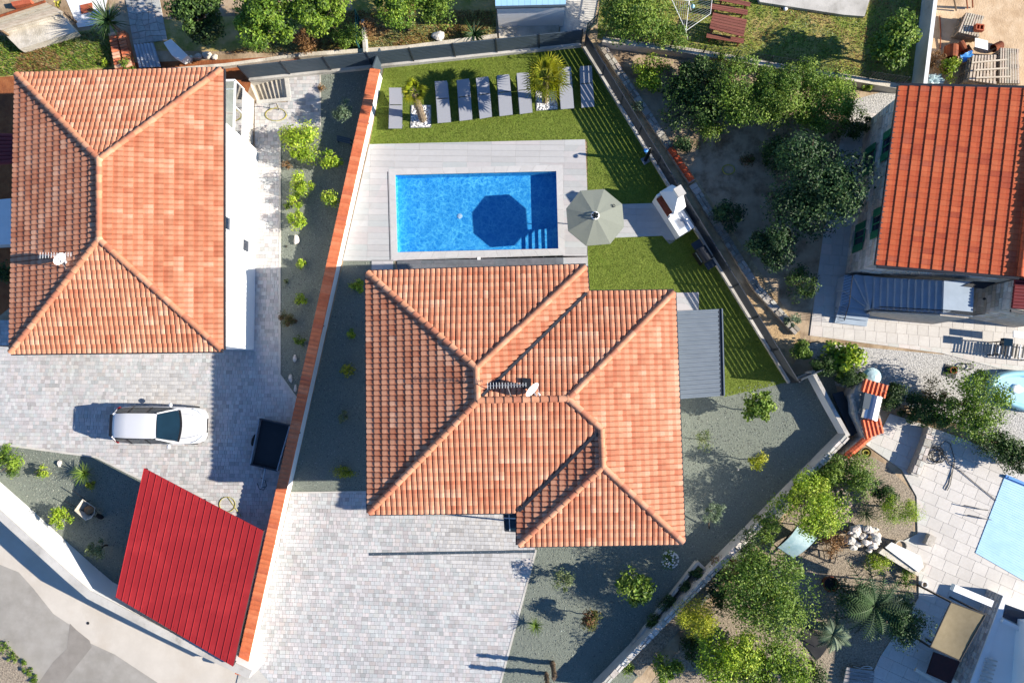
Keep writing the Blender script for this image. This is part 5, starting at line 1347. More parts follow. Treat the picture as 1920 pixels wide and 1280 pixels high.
poly_wall('garden_wall', [(1524,696),(1556,756),(1590,817)], .8, .14, 'white_wall', 'white wall piece between the gravel garden and the neighbour oven', 'wall', 'concrete')
rubble_wall('long pale wall with stone coping along the south east gravel garden', [(1590,818),(1350,1060),(1118,1298)], .95, .24, 23, [lin(206,200,190), lin(190,184,174), lin(214,208,200)], body='concrete')
def planter():
    a, b = W(1124,1290,.3), W(1308,1054,.3); t = thing('planter_kerb', 'low pale kerb edging the planting strip by the long white wall', 'kerb', Vector((a.lerp(b,.5).x, a.lerp(b,.5).y, 0)))
    MB().bar((a.x,a.y,.17),(b.x,b.y,.17), .14, .35).build('kerb_body', 'concrete', t)
    c = W(1325,1070,.35); MB().bar((b.x,b.y,.17),(c.x,c.y,.17), .14, .34).build('kerb_end', 'concrete', t)
    sheet('planting_soil', [(1170,1240),(1312,1060),(1345,1090),(1200,1270)], .10, 'beige_gravel')
planter()

# ================================================================ BACK GARDENS, NORTH
def planks(t, q, n, z, th, col, gap=.12, name='plank', m='wood', seed=0):
    rr = random.Random(seed); a, b, c, d = [W(x,y,z) for x,y in q]
    for i in range(n):
        f0, f1 = i/n, (i+1-gap)/n; MB().prism([a.lerp(d,f0), b.lerp(c,f0), b.lerp(c,f1), a.lerp(d,f1)], z-th, z+rr.uniform(-.004,.004), jit(col, rr, .12), bottom=True).build(name, m, t)
BR = lin(128,74,62)
def picnic():
    c = W(1362,48,0); t = thing('picnic_table', 'brown slatted garden table on the back garden grass', 'table', c); planks(t, [(1337,24),(1401,37),(1394,70),(1330,54)], 6, .74, .03, BR, seed=1)
    for x, y in ((1342,32),(1390,42),(1337,54),(1385,64)): p = W(x,y,.7); MB().bar((p.x,p.y,0),(p.x,p.y,.70), .08, .08, tint=BR).build('leg', 'wood', t)
    for q, l, s in (([(1333,7),(1403,19),(1401,29),(1331,17)],'brown slatted bench north of the garden table',2), ([(1326,61),(1396,73),(1394,82),(1324,71)],'brown slatted bench south of the garden table',3), ([(1350,-8),(1408,5),(1406,13),(1346,1)],'brown slatted bench at the top edge behind the garden table',4)):
        cc = W(sum(k[0] for k in q)/4, sum(k[1] for k in q)/4, 0); b = thing('bench', l, 'bench', cc, 'brown garden benches'); planks(b, q, 3, .45, .03, BR, seed=s)
        for f in (.12,.88):
            for g in (.2,.8): p = W(*q[0],.42).lerp(W(*q[1],.42),f).lerp(W(*q[3],.42).lerp(W(*q[2],.42),f),g); MB().bar((p.x,p.y,0),(p.x,p.y,.42), .06, .06, tint=BR).build('leg', 'wood', b)
picnic()
def dryer():
    z = .9; t = thing('drying_rack', 'white wire clothes drying rack beside the brown garden table', 'drying rack', W(1312,30,0)); fr = MB()
    A = [(1292,-6),(1286,55)]; q = [W(1258,-4,z+.1), W(1292,2,z), W(1286,58,z), W(1332,26,z+.15), W(1336,-8,z+.15)]
    for a, b in ((q[1],q[2]),(q[2],q[3]),(q[3],q[4]),(q[4],q[1]),(q[0],q[1]),(q[0],q[2])): fr.tube([a,b], .015, 5)
    fr.build('frame', 'white_paint', t); w = MB()
    for i in range(1,9): f = i/9; w.tube([q[1].lerp(q[2],f), q[4].lerp(q[3],f)], .006, 4); w.tube([q[0].lerp(q[1],f), q[0].lerp(q[2],f)], .006, 4)
    w.build('wires', 'galv', t)
    for k in (q[1],q[2]): MB().tube([k, (k.x+.3,k.y,0)], .015, 5).build('leg', 'white_paint', t); MB().tube([k, (k.x-.3,k.y,0)], .015, 5).build('leg', 'white_paint', t)
dryer()
MB().prism(px([(1405,-30),(1640,-30),(1621,31),(1582,28),(1425,4)], .2), 0, .2).build('concrete_slab', 'concrete', label='pale concrete slab in the back garden at the top edge', cat='slab')
MB().lathe(W(1472,18,0), [(.09,0),(.10,.08),(.05,.12)], 12).build('garden_ball', 'white_paint', label='small white ball on the grass below the concrete slab', cat='ball')
MB().lathe(W(1299,12,.95), [(.02,-.1),(.09,-.05),(.1,0),(.06,.07),(.01,.1)], 12).build('peg_basket', 'inflatable', label='small mint green ball hanging on the drying rack', cat='ball')
def pallet_stack(label, q, n, seed):
    c = W(sum(k[0] for k in q)/4, sum(k[1] for k in q)/4, 0); t = thing('pallet_stack', label, 'pallet', c); rr = random.Random(seed)
    top = n*.145
    for k in range(n):
        z = .145*(k+1); base = [W(x,y,top) for x,y in q]; cc = sum(base, Vector((0,0,0)))/4; sh = Vector((rr.uniform(-.03,.03), rr.uniform(-.03,.03), 0))
        a, b, c_, d = [Vector((v.x,v.y,0))+sh for v in base]
        pm = MB(); ns = 8
        if k == n-1:
            for i in range(ns): f0, f1 = i/ns, (i+.62)/ns; MB().prism([a.lerp(b,f0),a.lerp(b,f1),d.lerp(c_,f1),d.lerp(c_,f0)], z-.022, z+rr.uniform(-.006,.004), jit(lin(196,184,166), rr, .12), bottom=True).build('slat', 'wood', t)
        else:
            for i in range(ns): f0, f1 = i/ns, (i+.62)/ns; pm.prism([a.lerp(b,f0),a.lerp(b,f1),d.lerp(c_,f1),d.lerp(c_,f0)], z-.022, z, lin(170,156,136), bottom=True)
        for g in (0,.45,.9): pm.prism([a.lerp(d,g),b.lerp(c_,g),b.lerp(c_,g+.1),a.lerp(d,g+.1)], z-.145, z-.023, lin(150,136,118), bottom=True)
        pm.build('pallet_frame', 'wood', t)
pallet_stack('weathered pallet stack with an orange pot on it on the sandy plot', [(1812,24),(1846,31),(1836,70),(1797,61)], 4, 1)
pallet_stack('weathered pallet stack nearest the orange roof at the right edge', [(1876,90),(1911,92),(1913,157),(1874,156)], 5, 2)
pallet_stack('weathered pallet stack beside the blue plastic sheet', [(1823,104),(1868,103),(1868,158),(1816,150)], 6, 3)
def loose_battens():
    rr = random.Random(8)
    names = ['topmost','middle','lowest']
    for i in range(3):
        a, b = W(1822+i*4,118+i*14,1.0), W(1888+i*3,112+i*16,.95); MB().bar(a, b, .07, .04, tint=lin(206,194,174)).build('batten', 'wood', label='%s pale batten lying across the two weathered pallet stacks' % names[i], cat='batten', group='pale battens across the pallets')
loose_battens()
def block_pot():
    p = W(1833,55,.6); t = thing('clay_pot', 'orange square clay block lying on the small pallet stack', 'clay block', p); m = MB(); d = -.15
    for s in (-1,1): m.box(p+Vector((0,s*.13,0)), .36, .05, .2, d, tint=lin(184,92,58)); m.box(p+Vector((s*.17,0,0)), .05, .22, .2, d, tint=lin(170,84,54))
    m.box(p, .32, .22, .03, d, tint=lin(110,54,36)); m.build('block_shell', 'terracotta', t); MB().box(p+Vector((0,0,.03)), .04, .22, .15, d, tint=lin(176,88,56)).build('web', 'terracotta', t)
block_pot()
def rusty_heap():
    rr = random.Random(12)
    spots = [(1782,100,.30,'large rusty drum lying in the heap beside the blue sheet'),(1803,88,.22,'small rusty drum in the heap above the blue sheet'),(1815,93,.18,'rusty tin in the heap nearest the white board'),(1871,87,.2,'orange rusty tin beside the white board')]
    for x, y, r, l in spots:
        p = W(x,y,.25); t = thing('rusty_drum', l, 'drum', (p.x,p.y,0), 'rusty drums on the sandy plot'); a = rr.uniform(0,3.1); d = Vector((math.cos(a),math.sin(a),0))
        b = MB(); q0 = Vector((p.x,p.y,r))-d*r; b.tube([q0, q0+d*r*2], r, 14, caps=False); b.build('shell', 'rust', t)
        for k in range(3): MB().tube([q0+d*r*(k+.02), q0+d*r*(k+.06)], r*1.04, 14, caps=False).build('hoop', 'rust', t)
        MB().tube([q0+d*r*1.9, q0+d*r*1.93], r*.97, 14).build('end_plate', 'black', t)
rusty_heap()
MB().bar(W(1828,80,.5), W(1852,86,.45), .55, .03, up=(0,.25,1)).build('white_board', 'white_paint', label='white board leaning over the rusty heap', cat='board')
def tarp(name, label, q, z, m, seed, amp=.05, n=7, cat='sheet'):
    rr = random.Random(seed); c = [W(x,y,z) for x,y in q]; v = []
    for i in range(n+1):
        for j in range(n+1):
            f, g = i/n, j/n; p = c[0].lerp(c[1],f).lerp(c[3].lerp(c[2],f),g); v.append(p+Vector((rr.uniform(-.02,.02),rr.uniform(-.02,.02),rr.uniform(-amp,amp))))
    k = n+1; fs = [(i*k+j, (i+1)*k+j, (i+1)*k+j+1, i*k+j+1)[::-1] for i in range(n) for j in range(n)]
    vv = [p-Vector((0,0,.006)) for p in v]
    return MB().add(v, fs).add(vv, [f[::-1] for f in fs]).build(name, m, label=label, cat=cat, smooth=True)
tarp('blue_sheet', 'crumpled light blue plastic sheet between rusty heap and pallets', [(1801,104),(1822,95),(1827,108),(1806,118)], .55, 'blue_plastic', 1)
tarp('plastic_sack', 'crumpled clear plastic sheeting at the corner of the grey wall', [(1742,140),(1768,138),(1770,157),(1738,158)], .35, 'polythene', 2, amp=.12)
MB().tube([W(1762,30,.05), W(1764,62,.1), W(1763,92,.05)], .03, 6).build('rusty_pipe', 'rust', label='rusty pipe lying on the sand beside the grey wall', cat='pipe')
for i, (a, b, l) in enumerate((((1788,-5),(1793,20),'grey pole at the top edge of the sandy plot'), ((1812,-5),(1814,16),'rust red pole at the top edge of the sandy plot'), ((1823,-6),(1824,14),'thin rust red pole right of another at the top edge'))):
    MB().tube([W(*a,1.0), W(*b,.05)], .035, 6).build('pole', 'rust' if i else 'bark', label=l, cat='pole')

# ---- north-west corner: old yard
def old_yard():
    t = thing('concrete_platform', 'cracked pale concrete platform at the top left corner', 'platform', W(70,62,0))
    MB().prism(px([(4,60),(116,28),(143,60),(36,92)], .45), 0, .45).build('slab', 'old_concrete', t)
    MB().bar(W(4,58,.5), W(116,27,.5), .22, .14).build('edge_beam', 'old_concrete', t)
    t = thing('yard_roof', 'old planked lean to roof with a rusty gutter at the top left', 'roof', W(50,35,0))
    a, b, c, d = px([(-30,42),(86,4),(118,22),(0,56)], 1.0)
    for i in range(5): f0, f1 = i/5, (i+.93)/5; MB().prism([a.lerp(d,f0), b.lerp(c,f0), b.lerp(c,f1), a.lerp(d,f1)], .95, 1.0-.03*i, jit(lin(190,178,158), R, .1), bottom=True).build('plank', 'wood', t)
    MB().tube([a+Vector((0,0,.05)), b+Vector((0,0,.05))], .06, 8).build('gutter', 'rust', t)
    for p in (a, b, c, d): MB().bar((p.x,p.y,0),(p.x,p.y,.9), .1, .1, tint=lin(120,100,80)).build('post', 'wood', t)
    sheet('white_floor', [(116,-20),(205,-20),(192,46),(146,52)], .014, 'white_wall'); 
    MB().prism(px([(150,10),(172,5),(174,21),(152,26)], .05), .015, .05).build('red_mat', 'brick_red', label='brick red square mat on the white floor top left', cat='mat')
    MB().prism(px([(20,4),(55,-2),(58,6),(24,12)], .3), 0, .3).build('red_crate', 'brick_red', label='faded red slab at the top left edge behind the lean to', cat='slab')
    tarp('orange_tarp', 'torn orange tarpaulin scrap beside the old lean to roof', [(102,2),(116,0),(112,16),(104,12)], .8, 'hose_yellow', 5, amp=.08)
old_yard()
def flagstones():
    o = sheet('flagstone_path', [(232,-20),(296,-20),(314,76),(250,84)], .014, 'joint'); rr = random.Random(4); a, b, c, d = px([(232,-20),(296,-20),(314,76),(250,84)], .02)
    nx, ny = 5, 9; g = [[None]*(ny+1) for _ in range(nx+1)]
    for i in range(nx+1):
        for j in range(ny+1):
            f = i/nx+(rr.uniform(-.07,.07) if 0 < i < nx else 0); h = j/ny+(rr.uniform(-.035,.035) if 0 < j < ny else 0); g[i][j] = a.lerp(b,f).lerp(d.lerp(c,f),h)
    for i in range(nx):
        for j in range(ny):
            q = [g[i][j],g[i+1][j],g[i+1][j+1],g[i][j+1]]; m = sum(q, Vector((0,0,0)))/4; MB().prism([m+(v-m)*.93 for v in q], .01, .045+rr.uniform(-.006,.006), jit(lin(178,174,168), rr, .12)).build('flagstone', 'stone', o)
flagstones()
def brick_stack():
    t = thing('tile_stack', 'stack of old terracotta roof tiles under the spiky yucca', 'tile stack', W(222,95,0)); rr = random.Random(6)
    for col, (a, b) in enumerate((((203,62),(215,128)), ((218,60),(234,126)))):
        A, B = W(*a,.42), W(*b,.42); d = (B-A); L = d.length; d /= L; o = Vector((-d.y,d.x,0)); n = 11
        if o.x < 0: o = -o
        MB().prism([A, B, B+o*.38, A+o*.38], 0, .34, lin(168,96,66)).build('lower_tiles', 'terracotta', t)
        for i in range(n):
            p = A+d*(L*i/n); m = MB(); v = []
            for s in (0, .38):
                for k in range(6): an = math.pi*k/5; v.append(p+o*s+d*(L/n*.5-math.cos(an)*L/n*.5)+Vector((0,0,-.07+.08*math.sin(an)+rr.uniform(-.01,.01))))
            cc = jit(rr.choice([lin(196,108,72), lin(184,96,62), lin(206,124,86), lin(214,170,140)]), rr, .1)
            m.add(v, [(k, k+1, 7+k, 6+k) for k in range(5)], cc); m.build('tile', 'terracotta', t)
brick_stack()
def corr_sheet():
    a, b, c, d = px([(250,84),(288,80),(298,122),(256,124)], .35); t = MB(); n = 24; v = []
    for i in range(n+1):
        h = Vector((0,0,.03*math.sin(i*math.pi/2))); v += [a.lerp(b,i/n)+h, d.lerp(c,i/n)+h-Vector((0,0,.2))]
    t.add(v, [(2*i, 2*i+1, 2*i+3, 2*i+2) for i in range(n)]); t.build('corrugated_sheet', 'galv', label='grey corrugated sheet lying below the flagstone path', cat='metal sheet')
corr_sheet()
MB().prism(px([(306,80),(320,73),(352,104),(340,114),(322,104)], .7), .25, .7, bottom=True).build('white_tank', 'white_paint', label='white angular tank lid among rubble beside the dark trees', cat='lid', bevel=.03)
for i, (x, y, r) in enumerate(((354,112,.2),(371,106,.16),(388,104,.2),(402,107,.14),(344,112,.12))):
    MB().blob(W(x,y,.08), r*1.3, r, r*.7, seed=i+20, tint=lin(196,188,174)).build('rubble_stone', 'stone', label=['large pale rubble stone by the white tank lid','small pale rubble stone right of the white tank lid','pale rubble stone halfway along the kerb wall','pale rubble stone furthest from the white tank lid','smallest pale rubble stone touching the white tank lid'][i], cat='stone', group='pale rubble stones by the kerb wall')
MB().blob(W(822,68,.1), .32, .26, .14, seed=44, tint=lin(206,202,196)).build('white_rock', 'stone', label='pale rock on the dry grass left of the agave', cat='rock')
def shed():
    z = 2.0; q = px([(926,-60),(1064,-64),(1061,9),(929,12)], z); g = [Vector((v.x,v.y,0)) for v in q]; c = sum(g, Vector((0,0,0)))/4
    t = thing('shed', 'white shed with a pale blue metal roof at the top edge', 'shed', c)
    MB().prism([c+(v-c)*.97 for v in g], 0, z-.05, top=False).build('wall', 'white_wall', t)
    a, b, cc, d = [v+Vector((0,0,z)) for v in g]; n = 12
    for i in range(n): MB().prism([a.lerp(b,i/n), a.lerp(b,(i+.97)/n), d.lerp(cc,(i+.97)/n), d.lerp(cc,i/n)], z-.04, z, bottom=True).build('roof_sheet', 'cover_blue', t)
    MB().bar(d+Vector((0,-.05,-.03)), cc+Vector((0,-.05,-.03)), .1, .1).build('gutter', 'slate_metal', t)
    MB().prism(px([(934,42),(1050,38),(1046,66),(936,72)], .12), 0, .12).build('plinth', 'old_concrete', t)
shed()
sheet('lane_concrete', [(1052,-20),(1125,-20),(1114,44),(1096,60),(1050,66)], .014, 'concrete')

# lean-to beyond the left edge
def leanto():
    a, b, c, d = px([(-40,248),(28,252),(30,306),(-40,312)], 2.2); t = thing('lean_to_roof', 'dark red ribbed roof at the left edge beside the left house', 'roof', (a.x,a.y,0)); n = 8
    for i in range(n): p, q = a.lerp(d,(i+.5)/n), b.lerp(c,(i+.5)/n); MB().tube([p, q], (a-d).length/n*.55, 8).build('roof_tile_row', 'red_corr', t)
    for k in (b, c): MB().bar((k.x,k.y,0),(k.x,k.y,2.15), .1, .1).build('post', 'dark_metal', t)
    MB().prism(px([(-20,376),(20,372),(20,458),(-20,460)], .6), 0, .6).build('white_bench', 'white_paint', label='pale grey block in the shade at the left edge', cat='block')
leanto()

# ================================================================ NEIGHBOUR'S TERRACE, SOUTH EAST
TER = [(1622,832),(1655,800),(1668,775),(1730,795),(1800,820),(1920,868),(2050,920),(2050,1360),(1590,1360),(1650,1230),(1722,1120),(1722,1060),(1660,1030),(1720,1000),(1718,930),(1690,880)]
pave('terrace', TER, 0.014, 'paver', 'pavement', 0.52, .66, CREAM, math.radians(-24), 51, gap=.007, thick=.03, piece='slab')
def oven():
    t = thing('garden_oven', 'stone garden oven with a steel hood and orange tiled shoulders', 'oven', W(1635,770,0)); zt = 1.45
    b = px([(1598,742),(1608,716),(1618,706),(1632,712),(1652,786),(1656,812),(1624,830),(1612,800),(1600,775)], 1.0)
    MB().prism([Vector((v.x,v.y,0)) for v in b], 0, 1.0).build('body', 'stone_wall', t)
    rr = random.Random(2)
    for i in range(26):
        f = i/25; p = W(1598+ (1614-1598)*f, 742+(812-742)*f, 1.02) if i < 18 else W(1606+rr.uniform(0,12), 740+rr.uniform(0,60), 1.03); MB().blob(p, .12, .1, .07, seed=i, tint=jit(lin(180,170,156), rr, .12)).build('stone', 'stone', t)
    def tiles(q, nx, ny, z0, z1):
        A, B, C, D = W(*q[0],z1), W(*q[1],z1), W(*q[2],z0), W(*q[3],z0)
        MB().prism([Vector((v.x,v.y,0)) for v in (A,B,C,D)], .9, z0-.03).build('shoulder', 'stone_wall', t)
        for i in range(nx):
            for j in range(ny):
                f0, f1, g0, g1 = i/nx, (i+.95)/nx, j/ny, (j+.97)/ny; k = lambda f, g: A.lerp(B,f).lerp(D.lerp(C,f),g); up = Vector((0,0,.03)); mid = Vector((0,0,.05))
                v = [k(f0,g0), k((f0+f1)/2,g0)+mid, k(f1,g0), k(f1,g1), k((f0+f1)/2,g1)+mid, k(f0,g1)]; MB().add(v, [(0,1,4,5)[::-1],(1,2,3,4)[::-1]], jit(lin(220,104,64), rr, .08)).build('tile', 'terracotta', t)
    tiles([(1620,709),(1666,723),(1660,747),(1613,733)], 6, 2, 1.25, 1.35); tiles([(1614,787),(1651,784),(1658,811),(1622,824)], 5, 2, 1.05, 1.2)
    # steel half-barrel hood
    a, b_ = W(1640,742,1.35), W(1630,786,1.35); d = (b_-a).normalized(); o = Vector((-d.y,d.x,0)); m = MB(); n = 10; v = []; r = .40
    for p in (a, b_):
        for i in range(n+1): an = math.pi*i/n; v.append(p+o*(-math.cos(an)*r)+Vector((0,0,math.sin(an)*r*.9-.1)))
    m.add(v, [(i, i+1, n+2+i, n+1+i) for i in range(n)]+[tuple(range(n+1)), tuple(range(n+1,2*n+2))[::-1]]); m.build('hood', 'steel', t, smooth=False)
    MB().box(W(1622,752,1.2), .45, .7, .35, -.2).build('firebox', 'slate_metal', t)
    MB().lathe(W(1634,706,.9), [(.42,0),(.42,.06),(.3,.14),(.1,.2)], 18).build('dome_top', 'polythene', t)
oven()
def cap_row():
    a, b = W(1586,856,.9), W(1630,818,.9); t = thing('wall_end', 'short wall end capped with orange tiles below the garden oven', 'wall', Vector((a.x,a.y,0))); d = (b-a).normalized(); o = Vector((-d.y,d.x,0)); L = (b-a).length; n = 6
    MB().prism([a+o*.14, b+o*.14, b-o*.14, a-o*.14], 0, .86).build('wall_body', 'stone_wall', t)
    for i in range(n):
        p, q = a+d*L*i/n, a+d*L*(i+.94)/n; MB().tube([p,q], .16, 8, tint=jit(lin(220,104,64), R, .08)).build('tile', 'terracotta', t)
cap_row()
MB().prism([W(x,y,.5) for x,y in ((1560,738),(1580,733),(1614,806),(1596,818))], .45, .52, bottom=True).build('dark_sheet', 'dark_metal', label='dark sheet standing in for shade in the gap between the white wall and the oven', cat='sheet')  # dark panel added to imitate the deep shade of this gap
def basket(label, x, y, r, m, h=.35):
    p = W(x,y,0); t = thing('basket', label, 'basket', p); MB().lathe(p, [(r*.8,0),(r,h),(r*1.06,h+.02),(r*.9,h+.02),(r*.75,.05)], 16).build('body', m, t); rr = random.Random(5)
    c = MB()
    for i in range(3): pts = [p+Vector((r*.55*math.cos(k*.5+i), r*.55*math.sin(k*.5+i)*.8, h-.05+.02*i)) for k in range(14)]; c.tube(pts, .022, 5)
    c.build('coiled_hose', 'hose_yellow', t)
basket('straw basket with a yellow hose below the garden oven', 1617, 847, .26, 'tan_cloth')
rubble_wall('low stone seat wall on the pale terrace casting a long shadow', [(1749,802),(1738,838),(1716,890)], .5, .34, 9, [lin(190,184,176), lin(176,168,158), lin(200,194,186)])
def tube_obj(name, label, cat, pts, r, m, smooth=True):
    return MB().tube(pts, r, 6).build(name, m, label=label, cat=cat, smooth=smooth)
def coil(cx, cy, rp, n, z, seed, tail=()):
    rr = random.Random(seed); pts = []
    for i in range(n*14):
        a = i/14*6.283; c = W(cx+rr.uniform(-.6,.6)+5*math.sin(a*.13+seed), cy+6*math.sin(a*.21), z); k = rp*.026*(1+.25*math.sin(a*.37+seed)); pts.append(c+Vector((k*math.cos(a), k*.8*math.sin(a), .0008*i)))
    return pts+[W(x,y,z) for x,y in tail]
tube_obj('cable_coil', 'tangled black hose coil with loops on the pale terrace', 'hose', coil(1754,852,13,7,.08,3,[(1790,870),(1778,905),(1772,915),(1776,919),(1782,908),(1790,862),(1782,832),(1772,826),(1762,836),(1780,870),(1800,882),(1840,915),(1868,938)]), .016, 'hose_black')
def ladder():
    t = thing('pool_ladder', 'pair of curved dark pool handrails beside the pale blue pool cover', 'handrail', W(1840,960,0))
    for dx, dy in ((0,0),(7,-18)):
        pts = [W(1860-dx,974+dy,.02), W(1850-dx,973+dy,.22), W(1830-dx,968+dy,.32), W(1815-dx,965+dy,.25), W(1811-dx,966+dy,.05)]; MB().tube(pts, .022, 8).build('rail', 'dark_metal', t, smooth=True)
ladder()
def pool_cover():
    q = px([(1884,893),(2010,945),(2010,1140),(1829,1036)], .06); t = thing('pool_cover', 'pale blue slatted pool cover on the terrace at the right edge', 'pool cover', q[3]); n = 36; a, b, c, d = q
    for i in range(n): MB().prism([a.lerp(d,i/n), b.lerp(c,i/n), b.lerp(c,(i+.93)/n), a.lerp(d,(i+.93)/n)], .045, .065+.004*(i%2), bottom=True).build('slat', 'cover_blue', t)
    MB().bar(a+Vector((0,.04,.05)), b+Vector((0,.04,.05)), .12, .1).build('roller', 'blue_plastic', t)
pool_cover()
def inflatable():
    t = thing('inflatable_pool', 'turquoise inflatable paddling pool at the right edge', 'paddling pool', W(1925,735,0)); c = W(1930,735,.0)
    for k in range(2):
        pts = [c+Vector((2.05*math.cos(a*.2618)*.95, .82*math.sin(a*.2618)-.25*math.cos(a*.2618)*1.2, .14+.2*k)) for a in range(25)]; MB().tube(pts, .15, 10, caps=False).build('ring', 'inflatable', t, smooth=True)
    MB().add([c+Vector((1.9*math.cos(a*.2618), .72*math.sin(a*.2618)-.28*math.cos(a*.2618), .18)) for a in range(24)], [tuple(range(24))]).build('water', 'cover_blue', t)
    MB().blob(c+Vector((-.7,.15,.22)), .3, .2, .05, seed=4).build('float', 'white_paint', t, smooth=True)
inflatable()
# seat and stones
def seat():
    t = thing('stone_bench', 'white stone bench with a dark gap at the gravel edge', 'bench', W(1690,1045,0))
    MB().prism(px([(1660,1026),(1672,1016),(1726,1042),(1732,1062),(1722,1072)], .42), .36, .42, bottom=True).build('seat', 'white_paint', t)
    MB().prism(px([(1648,1036),(1656,1028),(1728,1066),(1722,1080)], .36), 0, .34).build('front', 'old_concrete', t)
    MB().box(W(1738,1010,0), .5, .32, .34, 1.1).build('block', 'stone_wall', t); MB().box(W(1722,1058,0), .4, .3, .3, 1.1).build('block', 'stone_wall', t)
seat()
def pot(label, x, y, r, h, m, soil='soil'):
    p = W(x,y,0); t = thing('flower_pot', label, 'pot', p); MB().lathe(p, [(r*.7,0),(r,h),(r*1.08,h),(r*1.08,h+.03),(r*.9,h+.03),(r*.85,h-.04)], 16, cap=False).build('pot_body', m, t); MB().lathe(p, [(r*.85,h-.05),(.01,h-.045)], 14).build('soil', soil, t)
pot('pale stone pot beside the conifer at the terrace edge', 1682, 1020, .26, .35, 'old_concrete')
pot('white round pot at the corner of the white bench', 1729, 1093, .13, .2, 'white_paint')
pot('rust brown fire bowl on the shaded gravel below the stone heap', 1551, 1090, .34, .4, 'rust', 'black')
def stone_heap():
    rr = random.Random(14); n = 0
    for i in range(26):
        f, g = rr.random(), rr.random(); x = 1590+50*f-14*g+10; y = 980+10*f+46*g; s = rr.uniform(.14,.3); MB().blob(W(x,y,.15+.25*rr.random()), s, s*.7, s*.55, seed=i, amp=.22, tint=jit(lin(216,208,198), rr, .12), n=8, m=5).build('stone', 'stone', HEAP)
HEAP = thing('stone_heap', 'heap of whitish rocks between the shrubs on the gravel', 'stone heap', W(1612,1005,0)); stone_heap()
def cold_frame():
    q = px([(1458,1026),(1496,986),(1532,1008),(1488,1046)], .45); t = thing('cold_frame', 'cold frame with a pale curved cover under the yellow green tree', 'cold frame', Vector((q[0].x,q[0].y,0)))
    m = MB(); a, b, c, d = q; n = 8; v = []
    for i in range(n+1): h = Vector((0,0,.16*math.sin(math.pi*i/n))); v += [a.lerp(b,i/n)+h, d.lerp(c,i/n)+h]
    m.add(v, [(2*i, 2*i+1, 2*i+3, 2*i+2) for i in range(n)]); m.build('cover', 'polythene', t, smooth=True)
    for i in range(4): MB().bar(q[i]-Vector((0,0,.02)), q[(i+1)%4]-Vector((0,0,.02)), .05, .05).build('frame_bar', 'slate_dark', t)
    for k in q: MB().bar((k.x,k.y,0), k, .05, .05).build('leg', 'slate_dark', t)
cold_frame()
def frame_item():
    t = thing('bed_base', 'empty dark metal bed base lying on the beige gravel', 'bed base', W(1540,1044,0)); q = px([(1513,1034),(1518,1028),(1570,1036),(1564,1056),(1546,1048)], .1)
    for i in range(5): MB().tube([q[i], q[(i+1)%5]], .022, 6).build('frame_bar', 'dark_metal', t)
    MB().tube([q[1].lerp(q[2],.5), q[4]], .02, 6).build('frame_bar', 'dark_metal', t)
frame_item()
tarp('black_mat', 'black square mat on the shaded gravel among the trees', [(1500,1195),(1514,1172),(1558,1206),(1532,1238)], .06, 'black', 7, amp=.01, cat='mat')
def house_se():
    z = 1.05; t = thing('terrace_building', 'white building top with a stone faced wall at lower right', 'building', W(1880,1220,0))
    q = [Vector((v.x,v.y,0)) for v in px([(1880,1116),(2060,1186),(2060,1400),(1776,1400),(1814,1290)], z)]
    MB().prism(q, 0, z).build('wall', 'white_wall', t)
    sb = MB().bar(q[0]+Vector((.0,0,z/2)), q[4]+Vector((0,0,z/2)), .03, z-.02).build('stone_facing', 'stone_wall', t)
    a, b = q[0], q[4]; d = (b-a).normalized(); o = Vector((d.y,-d.x,0)); stone_face(sb, a+o*.02, b+o*.02, 0, z, 15, row=.2, wmin=.18, wmax=.36, pal=[lin(176,174,174), lin(160,158,158), lin(190,188,186)], limit=140)
    a2, b2 = a-o*.03, b-o*.03
    MB().bar(Vector((a2.x,a2.y,z+.02))-o*.12, Vector((b2.x,b2.y,z+.02))-o*.12, .3, .05).build('coping', 'white_paint', t)
    MB().prism(px([(1886,1132),(1940,1152),(1940,1184),(1880,1156)], z+.06), z+.01, z+.06).build('roof_light', 'window_glass', t)
    MB().bar(W(1878,1162,z+.1), W(1950,1197,z+.1), .2, .18).build('beam', 'white_paint', t)
    for i in range(8): aa = W(1848-16*i/7, 1234+i*8, z+.12); MB().bar(aa, aa+Vector((.5,-.12,0)), .07, .05, tint=lin(206,200,190)).build('slat', 'wood', t)
    MB().prism([Vector((v.x,v.y,0)) for v in px([(1985,1196),(2140,1196),(2140,1440),(1965,1440)], 3.5)], z, 3.5).build('upper_storey', 'white_wall', t)  # unseen block added out of view to cast shade on the roof and fabric
house_se()
def pergola():
    z = 2.8; t = thing('pergola', 'tan fabric shade between posts beside the white building', 'pergola', W(1790,1180,0))
    q = px([(1783,1128),(1848,1152),(1800,1238),(1744,1212)], z-.25); m = MB(); n = 6; v = []
    for i in range(n+1):
        for j in range(n+1): f, g = i/n, j/n; v.append(q[0].lerp(q[1],f).lerp(q[3].lerp(q[2],f),g)-Vector((0,0,.1*math.sin(math.pi*f)*math.sin(math.pi*g))))
    k = n+1; m.add(v, [(i*k+j, (i+1)*k+j, (i+1)*k+j+1, i*k+j+1)[::-1] for i in range(n) for j in range(n)]); m.build('fabric', 'tan_cloth', t, smooth=True)
    MB().bar(W(1786,1100,z), W(1858,1130,z), .28, .25).build('white_beam', 'white_paint', t)
    for a, b in ((q[0],q[3]),(q[1],q[2]),(q[0],q[1]),(q[3],q[2])): MB().tube([a,b], .03, 6).build('rail', 'dark_metal', t)
    for p in q: MB().bar((p.x,p.y,0), p, .07, .07).build('post', 'dark_metal', t)
pergola()
MB().prism(px([(1752,1222),(1800,1240),(1782,1282),(1738,1262)], .7), .62, .7, bottom=True).build('table_top', 'maroon', label='dark red table top in the shade below the tan fabric', cat='table')
